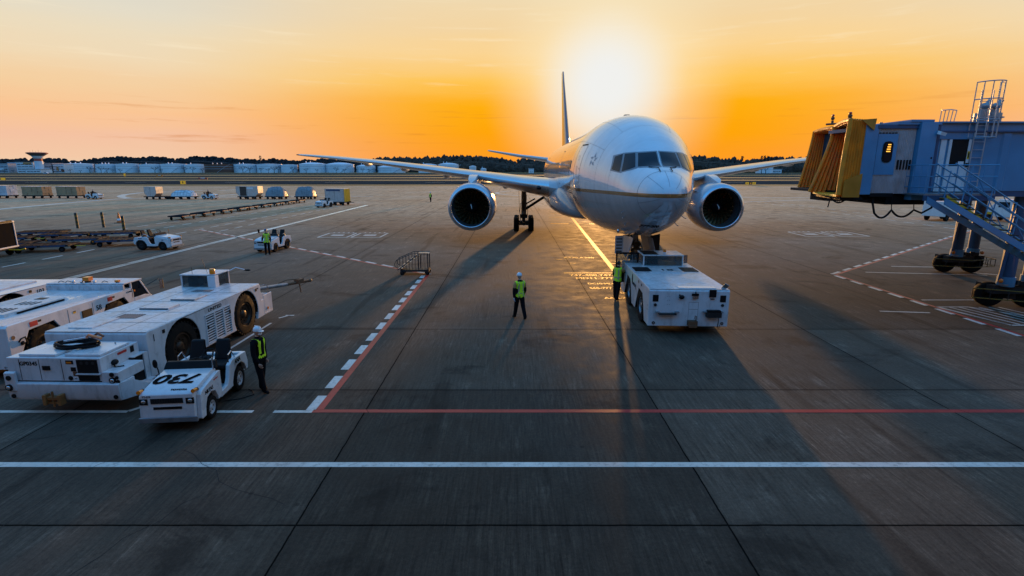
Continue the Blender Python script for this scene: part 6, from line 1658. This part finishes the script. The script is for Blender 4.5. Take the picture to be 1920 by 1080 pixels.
    for y in (-2.05,-1.20):
        q.add([(sx0-.35,y,sl(sx0)+.02),(21.8,y,sl(21.45)),(21.8,y,sl(21.45)-.26),(sx0-.35,y,sl(sx0)-.22),(sx0-.35,y+.05,sl(sx0)+.02),(21.8,y+.05,sl(21.45)),(21.8,y+.05,sl(21.45)-.26),(sx0-.35,y+.05,sl(sx0)-.22)],[(0,1,2,3),(7,6,5,4),(0,4,5,1),(1,5,6,2),(2,6,7,3),(3,7,4,0)])
    stw=q.build('staircase',t)
    q=MB(); q.m(YELLOW)
    q.add([(sx0+.3,-1.19,sl(sx0+.3)+.28),(21.8,-1.19,sl(21.8)+.28),(21.8,-1.19,sl(21.8)+.10),(sx0+.3,-1.19,sl(sx0+.3)+.10),(sx0+.3,-1.17,sl(sx0+.3)+.28),(21.8,-1.17,sl(21.8)+.28),(21.8,-1.17,sl(21.8)+.10),(sx0+.3,-1.17,sl(sx0+.3)+.10)],[(0,1,2,3),(7,6,5,4),(0,4,5,1),(1,5,6,2),(2,6,7,3),(3,7,4,0)])
    for k in range(23):
        x=sx0+.05+.285*k; q.m(DARKG).box(x,x+.27,-2.0,-1.2,sl(x)-.03,sl(x)+.0); q.m(YELLOW).box(x,x+.03,-2.0,-1.2,sl(x)-.01,sl(x)+.012)
    q.build('stair_tread',stw)
    q=MB(); q.m(JB)
    for y in (-2.03,-1.18):
        for k in range(6): x=sx0+.2+.85*k; q.tube((x,y,sl(x)),(x+.10,y,sl(x)+1.1),.02,n=6)
        for h in (.4,.75,1.1): q.tube((sx0-.2,y,sl(sx0-.2)+h),(21.7,y,sl(21.7)+h),.022,n=6)
    for k in range(4): x=sx0+.6+.9*k; q.tube((x,-2.03,sl(x)+1.1),(x+1.1,-2.03,sl(x+1.1)-.0),.014,n=5)
    q.build('stair_rail',stw)
    # hanging power cables
    q=MB(); q.m(BLACK)
    def sag(a,b,d,n=12): 
        a=Vector(a);b=Vector(b); return [a.lerp(b,i/n)-Vector((0,0,d*4*(i/n)*(1-i/n))) for i in range(n+1)]
    q.path(sag((11.9,.1,ZB-.1),(12.6,.1,ZB-.02),.28),.03,6); q.path(sag((12.6,.1,ZB-.02),(13.45,.1,ZB-.1),.20),.03,6); q.path([(13.45,.1,ZB-.05),(13.42,.05,ZB-.35),(13.5,.0,ZB-.75)]+sag((13.55,.0,ZB-.80),(14.1,0,ZB-.62),.22)[1:]+sag((14.1,0,ZB-.62),(14.9,0,ZB-.62),.28)[1:]+[(15.2,0,ZB-.75),(15.55,.05,ZB-.55),(15.75,.1,ZB-.1)],.038,7)
    for x in (14.1,14.9): q.tube((x,0,ZB-.6),(x,.1,ZB-.1),.015)
    q.path(sag((13.3,.3,ZB-.05),(14.3,.3,ZB-.1),.22),.025,6); q.build('power_cable',t)
    return t
def bogie(parent,x,y,zt,rz=0):
    """wheel carriage with twin lift columns"""
    M=Matrix.Translation((x,y,0))@Matrix.Rotation(rz,4,'Z')
    q=MB(M); q.m(JBD)
    for dx in (-.55,.75):
        q.tube((dx,-.2+.25*dx,1.15),(dx,-.2+.25*dx,zt),.26,n=16); q.m(JB).tube((dx,-.2+.25*dx,.95),(dx,-.2+.25*dx,1.35),.31,n=16); q.m(JBD)
    q.tube((-.95,-.45,1.15),(-.75,-.45,zt-.4),.07,n=8)
    q.m(DARKG).box(-1.1,1.1,-.45,.45,.62,.98); q.tube((0,0,.35),(0,0,1.0),.3,n=14)
    for k in range(5): q.cbox((-.5+.25*k,-.5,1.08+.05*(k%2)),(.16,.2,.18),(0,0,.3*k))
    lg=q.build('drive_column',parent)
    q=MB(M); q.m(STEEL).box(-.9,-.5,-.62,-.40,1.0,1.06); q.m(ORANGE).ell((-.92,-.5,1.20),(.09,.09,.10),10,6); q.build('motor_lamp',lg)
    q=MB(M); q.m(ORANGE).ell((.95,-.4,1.15),(.10,.10,.10),10,6); q.build('motor_lamp',lg)
    for k,(dx,dy) in enumerate(((-.85,.05),(.55,-.25))):
        wh=wheel(parent,*(M@Vector((dx,dy,.52))),.52,.42,1,'small','bogie_wheel'); wh.rotation_euler=(0,0,PI/2+rz+R(-20))
    q=MB(M); q.m(YELLOW)
    for x0,x1,y0 in ((-1.75,-.1,-.95),):
        pass
    YWG=mat('worn_yellow_guard',(.25,.15,.02),.6,var=.4,scale=12)
    fr=[(-1.75,-.2,0),(-.2,-1.05,0),(1.5,-.75,0),(1.75,.3,0)]
    for z in (.42,.82):
        q.m(YWG).path([(a,b,z) for a,b,_ in fr],.022,6)
    q.m(DARKG)
    for i in range(len(fr)-1):
        for k in range(4):
            f=k/3; a=fr[i]; b=fr[i+1]; p=(a[0]+(b[0]-a[0])*f,a[1]+(b[1]-a[1])*f); q.tube((p[0],p[1],.42),(p[0],p[1],.82),.018,n=5)
    q.build('wheel_guard',parent)
J1=bridge('near jet bridge with yellow canopy, oval window and outside stairs at the right edge',True,(-.535,21.5,0))
def desc(o):
    for c in KIDS(o): yield c; yield from desc(c)
for o_ in desc(J1):
    if o_.type=='MESH': o_.data.transform(Matrix.Diagonal((1.114,1,1,1)))
bogie(J1,21.95,.9,4.75,R(0))
J2=thing('jet_bridge','far jet bridge whose open yellow canopy shows left of the near one','jet bridge',(0,27.4,0),0,'jet bridges retracted on the right')
ZB,ZT,D=4.80,7.72,3.0
canopy(J2,15.85,16.6,0,D,ZB,ZT,.12,.75,.50)
q=MB(); q.m(JIN).hex8([(16.5,.1,ZB),(17.6,.1,ZB),(18.0,D-.1,ZB),(17.1,D-.1,ZB),(16.5,.1,ZT-.1),(17.6,.1,ZT-.1),(18.0,D-.1,ZT-.1),(17.1,D-.1,ZT-.1)]); q.m(JIN).hex8([(16.42,.7,ZB),(16.5,.7,ZB),(16.75,1.9,ZB),(16.68,1.9,ZB),(16.42,.7,ZT-.6),(16.5,.7,ZT-.6),(16.75,1.9,ZT-.6),(16.68,1.9,ZT-.6)]); q.build('head_frame',J2,bevel=.02)
q=MB(); q.m(JB).box(17.6,45,0,D,ZB,ZT); q.build('tunnel',J2,bevel=.02)
q=MB(); q.m(DARKG).box(15.6,16.9,0,D,ZB-.16,ZB-.02); q.box(16.1,17.1,.2,1.8,ZB-.62,ZB-.16); q.tube((15.9,.4,ZB-.36),(15.9,.8,ZB-.36),.16,n=10); q.tube((16.3,.3,ZB-.6),(16.25,.3,ZB-.95),.03); q.build('bumper',J2,bevel=.02)
q=MB(); q.m(RUST).tube((15.6,.2,ZT+.22),(16.9,.3,ZT+.30),.05); q.tube((16.0,.4,ZT+.25),(16.0,.4,ZT+.42),.06,n=10); q.ell((16.0,.4,ZT+.52),(.09,.09,.09),10,6); q.m(REDL).ell((16.0,.4,ZT+.66),(.07,.07,.06),10,6); q.build('canopy_lamp',J2)
bogie(J2,25.7,2.9,4.8,R(5))
# ------------------------------------------------------------------ vehicles under the bridges
TK=thing('service_truck','angular white service truck lettered UA under the jet bridge','service truck',(50.3,62.5,0),R(-62),None)
q=MB(); q.m(WHITE2).prism([(-2.6,.55),(-2.6,2.25),(1.0,2.25),(1.9,2.05),(2.9,1.35),(3.0,.9),(2.75,.50),(2.45,.45),(2.35,.85),(1.9,1.0),(1.45,.85),(1.35,.45),(-1.0,.45),(-1.15,.85),(-1.6,1.0),(-2.05,.85),(-2.15,.5)],'x',-1.1,1.1); tb=q.build('body',TK,bevel=.04)
q=MB(); q.m(BLACK).box(-1.115,-1.10,-.9,.1,.85,1.25); q.box(-1.11,-1.10,1.2,1.45,1.5,1.9); q.m(SEAM).box(-1.106,-1.1,.3,.33,.5,2.2); q.box(-1.106,-1.1,-2.5,1.2,1.35,1.37); q.build('side_opening',tb)
text('UA',.55,TM(-1.105,2.0,1.60,'-x'),tb,bold=.01)
q=MB(); q.m(GLASS).add([(-.95,1.98,2.02),(.95,1.98,2.02),(.95,2.80,1.44),(-.95,2.80,1.44)],[(0,1,2,3)]); q.build('windscreen',tb,smooth=0,recalc=False)
for y in (-1.6,1.9):
    for s in (-1,1): wheel(TK,s*.95,y,.42,.42,.28,s,'small')
VN=thing('van','white van with blue-white roof gear standing behind the bridge stairs','van',(56.5,60.0,0),R(15))
q=MB(); q.m(WHITE2).prism([(-2.8,.5),(-2.85,2.3),(-2.6,2.5),(1.3,2.5),(2.2,1.55),(3.0,1.35),(3.1,.6),(2.75,.5),(2.6,.85),(2.2,1.0),(1.8,.85),(1.65,.5),(-1.3,.5),(-1.45,.85),(-1.8,1.0),(-2.15,.85),(-2.3,.5)],'x',-1.1,1.1); vb=q.build('body',VN,bevel=.06)
q=MB(); q.m(GLASS).add([(-.95,1.42,2.42),(.95,1.42,2.42),(.95,2.18,1.60),(-.95,2.18,1.60)],[(0,1,2,3)]); q.box(-1.11,-1.10,.2,1.3,1.6,2.2); q.box(-1.11,-1.10,-2.4,-.2,1.6,2.2); q.build('window',vb,smooth=0)
q=MB(); q.m(YELLOW).box(-1.12,-1.0,1.8,2.9,.75,1.0); q.m(REDL).box(-1.13,-1.0,2.2,2.6,.55,.70); q.build('side_stripe',vb)
for y in (-1.8,2.2):
    for s in (-1,1): wheel(VN,s*.95,y,.38,.38,.26,s,'small')
VS=dup(VN,(62.5,62.0,0),R(75),'second white van parked behind the first, seen through the bridge stairs','vans behind the bridge stairs'); VN['group']='vans behind the bridge stairs'
TR_H=tractor('tiny white baggage tractor far away under the near jet bridge',(78.5,112.0,0),R(70),rims='small')
# ------------------------------------------------------------------ far side of the airfield
def pxx(px,Y): return (px-960)/1000*.9762*Y     # lateral metres of a picture column at distance Y
FARW=mat('far_white_cladding',(.70,.74,.80),.6,var=.22,scale=.03,dirt=.35,dirtcol=(.3,.3,.32))
FARG=mat('far_grey_cladding',(.36,.40,.46),.6,var=.18,scale=.05)
FARD=mat('far_window_band',(.06,.08,.11),.3,var=.2,scale=.2)
FARR=mat('tower_red_band',(.42,.07,.05),.6,var=.1)
FARB=mat('far_brown_tank',(.14,.06,.04),.7,var=.2,scale=.1)
FARO=mat('far_roof_orange',(.45,.22,.08),.7,var=.1)
def tank(label,x0,x1,Y,h,m=FARW,dome=.10,group='storage tanks along the far side'):
    X0,X1=pxx(x0,Y),pxx(x1,Y); r=(X1-X0)/2
    t=thing('storage_tank',label,'tank',((X0+X1)/2,Y,0),0,group)
    rr=min(r,60); s=r/rr
    q=MB(Matrix.Diagonal((s,1,1,1))); q.m(m).lathe([(rr,0),(rr,h)],n=48); q.build('wall',t,smooth=30)
    q=MB(Matrix.Diagonal((s,1,1,1))); q.m(m).lathe([(rr*1.005,h),(rr*1.005,h+.4),(rr*.7,h+dome*rr*.5),(rr*.35,h+dome*rr*.8),(.01,h+dome*rr*.9)],n=48); q.build('roof',t,smooth=30)
    q=MB(Matrix.Diagonal((s,1,1,1))); q.m(FARG)
    for z in (h*.45,h*.72): q.lathe([(rr*1.003,z),(rr*1.006,z+.2),(rr*1.003,z+.5)],n=48)
    q.m(FARW)
    for k in range(int(x0)%4): q.box(-rr*.5+rr*.32*k,-rr*.5+rr*.32*k+.9,-1,1,h+dome*rr*.75,h+dome*rr*.9+2.2)
    q.build('ring_girder',t)
    q=MB(); q.m(FARG)
    a0=r*.3
    for k in range(8 if int(x0)%3==0 else 0): q.tube((a0+k*2.2,-rr*1.0*math.sqrt(max(.02,1-((a0+k*2.2)/r)**2))-1,h*k/8),(a0+(k+1)*2.2,-rr*1.0*math.sqrt(max(.02,1-((a0+k*2.2)/r)**2))-1,h*(k+1)/8),.35,n=5)
    if q.v: q.build('stair',t)
    return t
YT=1050
for i,(a,b,h,l) in enumerate(((119,178,17.5,'wide white tank right of the low far buildings'),(183,222,17,'white tank joined to a second one, left end of the second pair'),(222,262,17.6,'white tank at the right of the second pair'),(265,306,16.8,'white tank next right of the dark gap below the treeline'),(306,349,17.4,'white tank in the middle of the long far row'),(349,387,16.8,'white tank directly left of the brown tank'),(438,484,16.8,'white tank two to the right of the brown tank'),(484,528,17,'white tank third right of the brown tank'),(528,559,16.2,'small white tank third group right of the brown tank'))):
    tank(l,a,b,YT,h-1.5,dome=.06)
tank('brown tank alone in the far row of white tanks',387,438,YT-20,15.2,FARB,.03)
tank('domed white tank left of the wing tip dark gap',562,612,YT,15.5,dome=.16,group='domed tanks by the wing'); tank('domed white tank above the left wing tip',612,664,YT+10,15.0,dome=.18,group='domed tanks by the wing')
tank('lower domed tank seen just above the left wing',669,704,YT,12,dome=.2,group='domed tanks by the wing'); tank('white tank partly hidden behind the left wing',708,760,YT,10,dome=.2,group='domed tanks by the wing')
tank('domed white tank behind the middle of the left wing',785,820,YT-40,14.0,dome=.16,group='domed tanks by the wing'); tank('domed white tank nearest above the left engine',822,860,YT-60,14.5,dome=.2,group='domed tanks by the wing')
for a,b,h,l in ((880,893,15,'small white round hut against the forest above the left engine'),(901,912,11,'tiny white shed against the forest left of the tailplane tip')): tank(l,a,b,YT-80,h-4,dome=.3,group='small white sheds before the forest')
tank('wide white dome roofed hall seen under the right wing',1418,1448,900,12,dome=.3,group='small white sheds before the forest')
def block(label,x0,x1,Y,h,m,parts=(),group='low buildings at the far left'):
    X0,X1=pxx(x0,Y),pxx(x1,Y); c=(X0+X1)/2; w=X1-X0
    t=thing('airport_building',label,'building',(c,Y,0),0,group)
    q=MB(); q.m(m).box(-w/2,w/2,0,24,0,h); q.build('wall',t)
    q=MB(); q.m(FARG).box(-w/2-.5,w/2+.5,-.6,24.5,h,h+.8); q.build('roof',t)
    n=max(2,int(w/12))
    for fl in range(max(1,int(h/4.2))):
        z=1.8+fl*4.2
        q=MB(); q.m(FARD).box(-w/2+2,w/2-2,-.25,-.02,z,z+1.3)
        q.m(m)
        for k in range(1,n*2): q.box(-w/2+2+(w-4)*k/(n*2)-.4,-w/2+2+(w-4)*k/(n*2)+.4,-.32,-.02,z,z+1.3)
        q.build('window_band',t)
    for (u,z0,ww,hh,mm) in parts:
        q=MB(); q.m(mm).box(-w/2+u*w,-w/2+u*w+ww,-1.2,6,z0,z0+hh); q.build('annex',t)
    return t
YB_=1000
block('pale blue-grey terminal block cut by the left edge',-10,16,YB_,16,FARG,((.3,5,10,3,FARW),))
block('grey-blue block with stepped roof at the far left',16,33,YB_+20,18,FARG,((.1,3,9,4,FARW),(.5,12,6,4,FARW)))
block('taller block with bright parapet left of the control tower',32,64,YB_,18.5,FARW,((.45,15.5,14,3.5,FARO),))
block('low wide building right of the control tower',70,100,YB_,16.5,FARG,((.1,3,9,5,FARW),(.5,3,9,5,FARW)))
block('low building with an orange-lit gable beside the wide white tank',98,121,YB_,15.5,FARW,((.4,4,3,7,FARO),(.75,2,5,4,FARB)))
block('row of low sheds before the left end buildings',48,76,YB_-40,6,FARW)
block('low white pavilion before the forest left of the fuselage',992,1001,900,7,FARW,group='small white sheds before the forest')
block('long low white shed under the right wing',1448,1466,900,6,FARW,group='small white sheds before the forest')
# ramp control tower with the flared red and white head
CT=thing('control_tower','red and white banded control tower with a wide flared top at the far left','control tower',(pxx(75,980),980,0))
q=MB(); q.m(FARW).lathe([(6.6,0),(6.2,20.5)],n=24); q.build('shaft',CT)
q=MB(); q.m(FARR).lathe([(6.0,20.5),(5.8,25)],n=24); q.build('red_band',CT)
q=MB(); q.m(FARW).lathe([(6.0,25),(9.2,29.5)],n=24); q.build('collar',CT)
q=MB(); q.m(mat('tower_underside',(.10,.07,.06),.7)).lathe([(9.2,29.5),(15.6,34.0)],n=28); q.build('flared_deck',CT)
q=MB(); q.m(FARR).lathe([(15.6,34.0),(15.8,35.0),(13.5,35.6),(.01,35.8)],n=28)
for k in range(5): q.tube((-12+5*k,0,35.5),(-12+5*k,0,38.5+(k%2)*1.8),.15,n=4)
q.build('parapet',CT)
# bare trees in front of the tanks
BARK_=mat('bare_tree_bark',(.045,.045,.05),.9,var=.2)
TWIG=mat('bare_twigs',(.07,.075,.085),.9,var=.3)
def baretree(seed):
    rnd=random.Random(seed)
    t=thing('bare_tree','x','tree',(0,0,0),0,'bare trees along the far boundary')
    q=MB(); q.m(BARK_).tube((0,0,0),(0,0,3.2),.35,.22,n=6); q.build('trunk',t)
    q=MB(); q.m(TWIG)
    def br(p,d,l,r,dep):
        e=p+d*l; q.tube(p,e,r,r*.6,n=4,caps=False)
        if dep>0:
            for _ in range(3 if dep>1 else 4):
                nd=(d+Vector((rnd.uniform(-.9,.9),rnd.uniform(-.9,.9),rnd.uniform(-.15,.6)))).normalized(); br(e,nd,l*rnd.uniform(.6,.8),r*.6,dep-1)
    for k in range(5): br(Vector((0,0,2.6+.25*k)),Vector((math.cos(k*1.3),math.sin(k*1.3),.9)).normalized(),2.0,.16,3)
    q.build('crown',t,smooth=0,recalc=False)
    return t
TT=[baretree(k) for k in range(3)]
TX=[(8,5),(24,4),(52,5),(68,4),(95,5),(131,5),(150,4),(168,8),(189,8),(200,7),(211,5),(225,5),(290,8),(302,5),(346,8),(361,8),(379,6),(455,9),(468,8),(489,7),(503,6),(514,8),(522,9),(549,8),(574,6),(594,5),(630,7),(646,5),(680,6),(692,5),(1428,9),(1436,8),(1470,6),(1478,7)]
where=lambda x: ('before the low buildings at the far left' if x<120 else 'before the first white tanks' if x<265 else 'before the white tanks left of the brown one' if x<390 else 'before the white tanks right of the brown one' if x<560 else 'before the domed tanks' if x<1000 else 'under the right wing')
for i,(px,s) in enumerate(TX):
    Y=965+(i*37)%40 if px<1000 else 860
    t=TT[i] if i<3 else dup(TT[i%3]); t.location=(pxx(px,Y),Y,0); t.rotation_euler=(0,0,i*1.7); k=s/5.0*.9; t.scale=(k*1.15,k*1.15,k)
    t['label']='small bare tree '+where(px); t['group']='bare trees '+where(px)
# dark gaps between tanks are tall conifers
CON=mat('far_conifer',(.018,.020,.022),.95,var=.3,scale=.3)
def conifer(label,px,Y,h,w):
    t=thing('conifer_tree',label,'tree',(pxx(px,Y),Y,0),0,'tall dark conifers between the tanks'); rnd=random.Random(px)
    q=MB(); q.m(BARK_).tube((0,0,0),(0,0,h*.5),.5,n=6); q.build('trunk',t)
    q=MB(); q.m(CON)
    for k in range(260):
        z=h*(.06+.94*rnd.random()); a=rnd.uniform(0,6.3); rr=w*(1-.55*z/h)*math.sqrt(rnd.random()); s=rnd.uniform(.5,1.1)
        c=Vector((rr*math.cos(a),rr*math.sin(a),z)); q.add([c+Vector((rnd.uniform(-s,s),rnd.uniform(-s,s),rnd.uniform(-s,s))) for _ in range(4)],[(0,1,2),(0,2,3),(1,2,3)])
    q.build('crown',t,smooth=0,recalc=False)
for px,l in ((180,'dark conifer clump in the gap right of the wide white tank'),(263.5,'dark narrow conifer in the gap after the second pair of tanks'),(560.5,'dark narrow conifer before the domed tanks'),(666,'dark narrow conifer between the domed tanks'),(706,'dark narrow conifer right of the lower domed tank')): conifer(l,px,1035,17.5,2.6 if px!=180 else 4.6)
# forest ridge: one mass of crowns
random.seed(21)
FOR=mat('forest_foliage',(.026,.027,.030),.95,var=.45,scale=.05,spec=.1)
FOR2=mat('forest_foliage_brown',(.085,.058,.045),.95,var=.5,scale=.08,spec=.1)
def ridge(name,label,m,prof,Y,depth,cs,step,name_kind='stuff',spiky=.3,seed=1):
    rnd=random.Random(seed); q=MB(); q.m(m)
    def top(px):
        for i in range(len(prof)-1):
            if prof[i][0]<=px<=prof[i+1][0]:
                t=(px-prof[i][0])/(prof[i+1][0]-prof[i][0]); t=t*t*(3-2*t); return prof[i][1]+(prof[i+1][1]-prof[i][1])*t
        return prof[-1][1]
    zof=lambda y,Yd: 5.75+(318-y)/1000*.953*Yd*1.0
    px=prof[0][0]
    rings=[]
    while px<=prof[-1][0]:
        z=zof(top(px),Y)-cs*.9
        rings.append([(pxx(px,Y),Y,-1),(pxx(px,Y),Y+3,z*.8),(pxx(px,Y),Y+depth*.4,z),(pxx(px,Y),Y+depth,z*.8)])
        px+=step*3
    q.loft(rings,caps=False,closed=False)
    px=prof[0][0]
    while px<prof[-1][0]:
        for row in range(4):
            Yd=Y+depth*.13*row*rnd.uniform(.6,1.3); x=pxx(px+rnd.uniform(-step,step),Y); ztop=zof(top(px),Y)*(.45+.55*(row/3)) if row<3 else zof(top(px),Y)
            s=cs*rnd.uniform(.6,1.25); zt=ztop-s*.6+rnd.uniform(-.35,.35)*cs*(1+spiky*rnd.random())
            c=Vector((x,Yd,zt)); n=7
            vs=[c+Vector((0,0,s*(.9+spiky*rnd.uniform(0,2.5))))]
            for lv,(f,zz) in enumerate(((.62,.72),(.95,.2),(1.05,-.5),(.8,-1.6))):
                for k in range(n):
                    a=2*PI*k/n+lv*.4; r=s*f*rnd.uniform(.7,1.2); vs.append(c+Vector((r*math.cos(a),r*math.sin(a)*.8,s*zz*rnd.uniform(.85,1.15))))
            fs=[(0,1+k,1+(k+1)%n) for k in range(n)]
            for lv in range(3):
                for k in range(n): a=1+lv*n+k; b=1+lv*n+(k+1)%n; fs.append((a,a+n,b+n,b))
            q.add(vs,fs)
        px+=step*rnd.uniform(.6,1.3)
    o=q.build(name,None,smooth=0,recalc=False); tag(o,label,'forest',None,'stuff'); return o
ridge('forest_ridge','long dark wooded ridge behind the white tanks along the left horizon',FOR,[(-900,297),(-40,299),(0,299),(12,296),(40,298),(47,301),(55,297),(72,297),(85,299),(100,302),(122,303),(140,299),(160,296),(185,294),(205,295),(222,297),(240,295),(260,294),(300,297),(330,298),(345,294),(352,293),(372,294),(400,296),(430,298),(450,299),(470,300),(492,298),(505,299),(530,301),(560,300),(600,299),(640,300),(680,300),(710,298),(760,299),(800,299),(840,300)],1400,180,6.5,2.2,spiky=.0,seed=2)
ridge('forest_slope','brown wooded slope behind the left wing, left of the fuselage',FOR2,[(690,299),(720,298),(745,297),(770,299),(800,297),(830,294),(860,294),(885,295),(905,295),(925,297),(942,300),(960,303),(967,306),(972,300),(985,300),(1000,301),(1019,301),(1100,300)],1080,120,5.5,2.0,spiky=.25,seed=5)
ridge('forest_slope','brown wooded slope right of the fuselage above the right wing',FOR2,[(1180,292),(1290,292),(1297,291),(1310,294),(1330,295),(1345,296),(1360,297),(1372,300),(1385,302),(1392,297),(1400,304),(1420,303),(1440,299),(1470,296),(1500,297),(1560,298),(1700,299),(2100,298),(2900,298)],1000,120,5.0,2.0,spiky=.25,seed=6)
def lonetree(label,px,Y,y_top,w):
    t=thing('tall_tree',label,'tree',(pxx(px,Y),Y,0),0,'single trees standing above the forest edge'); h=5.75+(318-y_top)/1000*.953*Y; rnd=random.Random(int(px))
    q=MB(); q.m(BARK_).tube((0,0,0),(0,0,h*.9),.6,n=6); q.build('trunk',t)
    q=MB(); q.m(CON)
    for k in range(140):
        z=h*(.72+.28*rnd.random()); a=rnd.uniform(0,6.3); rr=w*rnd.random(); s=rnd.uniform(.5,1.3)
        c=Vector((rr*math.cos(a),rr*math.sin(a),z)); q.add([c+Vector((rnd.uniform(-s,s),rnd.uniform(-s,s),rnd.uniform(-s,s))) for _ in range(4)],[(0,1,2),(0,2,3),(1,2,3)])
    q.build('crown',t,smooth=0,recalc=False)
for px,y,w,l in ((490,292,3.5,'single tall tree above the ridge, left of the wing tip'),(1390,293,2.2,'slim tall tree above the slope right of the fuselage'),(1426,293,2.5,'small tree crown above the right wing, leftmost of the group'),(1432,292,2.4,'pointed tree crown above the right wing, second of the group'),(1438,293,1.8,'slim tree crown above the right wing, third of the group'),(1445,294,3.0,'round tree crown above the right wing, fourth of the group'),(1454,294,2.6,'last small tree crown above the right wing')): lonetree(l,px,1000 if px>1000 else 1400,y,w)
# white vehicles on the perimeter road, fence line, signs
CAR=thing('parked_car','white car on the far perimeter road before the low buildings','car',(pxx(85,760),760,0),R(90))
q=MB(); q.m(WHITE2).prism([(-3,.4),(-3,1.4),(-1.9,1.6),(-1.2,2.4),(1.2,2.4),(2.0,1.5),(3,1.3),(3,.4)],'x',-1.2,1.2); q.build('body',CAR,bevel=.1)
q=MB(); q.m(GLASS).prism([(-1.75,1.6),(-1.1,2.25),(1.1,2.25),(1.75,1.6)],'x',-1.22,1.22); q.build('window',CAR)
for y in (-1.9,1.9):
    for s in (-1,1): wheel(CAR,s*1.1,y,.4,.4,.25,s,'small')
SY=mat('sign_yellow_face',(.80,.42,.02),.5,var=.1,emit=(.9,.45,.02),estr=.25); SK=mat('sign_black_face',(.02,.018,.01),.5)
def sign(label,px,py,w,h,body,faces=(SY,)):
    Y=5.75/((py-318)/1000*.955)*1.0; t=thing('taxiway_sign',label,'sign',(pxx(px,Y),Y,0),0,'taxiway guidance signs')
    q=MB(); n=len(faces)
    q=MB(); q.m(DARKG).box(-w/2-.06,w/2+.06,.02,.3,.25,h+.35)
    for x in (-w*.35,w*.35): q.tube((x,.15,0),(x,.15,.3),.06,n=6)
    q.build('casing',t)
    for i,f in enumerate(faces):
        q=MB(); q.m(f).box(-w/2+w*i/n,-w/2+w*(i+1)/n,0,.02,.30,h+.30); q.build('sign_face',t)
    if body:
        for i,b in enumerate(body):
            if b: text(b,h*.8,TM(-w/2+w*(i+.5)/n,-.012,.30+h/2,'-y'),t,SK if faces[i]==SY else SY,bold=.03,sx=.9)
    return t
sign('square yellow taxiway sign on the grass edge above the parked dolly lines',339.5,347,1.9,1.3,['B'])
sign('long yellow and black taxiway sign with arrows on the right grass strip',1410,347.5,3.9,.85,['<-','M','->'],(SY,SK,SY))
sign('small orange taxiway sign on the left grass strip',232,331,1.6,2.2,None)
sign('low yellow-green sign at the very left edge of the grass',2,339,2.4,1.3,None)
for px,py,l in ((297,331.5,'low red and orange barrier board on the runway edge, left part'),(378,337.5,'low dark red barrier board by the taxiway edge')):
    Y=5.75/((py-318)/1000*.955); t=thing('runway_barrier',l,'barrier',(pxx(px,Y),Y,0),0,'barrier boards by the runway'); q=MB(); q.m(ORANGE if px<300 else FARR).box(-2.6,2.6,0,.4,.25,1.3); q.build('board',t); q=MB(); q.m(HELM).box(-1.2,1.2,-.05,0,.9,1.25); q.build('white_stripe',t)
# ------------------------------------------------------------------ the terminal the picture was taken from, behind the viewpoint
TERM=thing('terminal_building','long terminal facade of dark glass bands behind the viewpoint, mirrored in the airliner nose','building',(0,-3,0))
FAC=mat('terminal_cladding',(.20,.17,.15),.6,var=.15,scale=.3)
q=MB(); q.m(FAC).box(-110,110,-14,0,0,3.2); q.box(-110,110,-14,0,8.4,9.6); q.box(-110,110,-14,0,12.6,14.0)
for k in range(38): q.box(-110+k*5.9,-109.6+k*5.9,-1.0,0,3.2,12.6)
q.build('wall',TERM,smooth=0)
for z0,z1 in ((3.2,8.4),(9.6,12.6)):
    q=MB(); q.m(mat('terminal_glass',(.03,.035,.04),.12,var=.1)).box(-110,110,-1.2,-.3,z0,z1); q.build('window_band',TERM,smooth=0)
q=MB(); q.m(FARG).box(-111,111,-15,.6,14.0,14.4); q.build('roof',TERM,smooth=0)
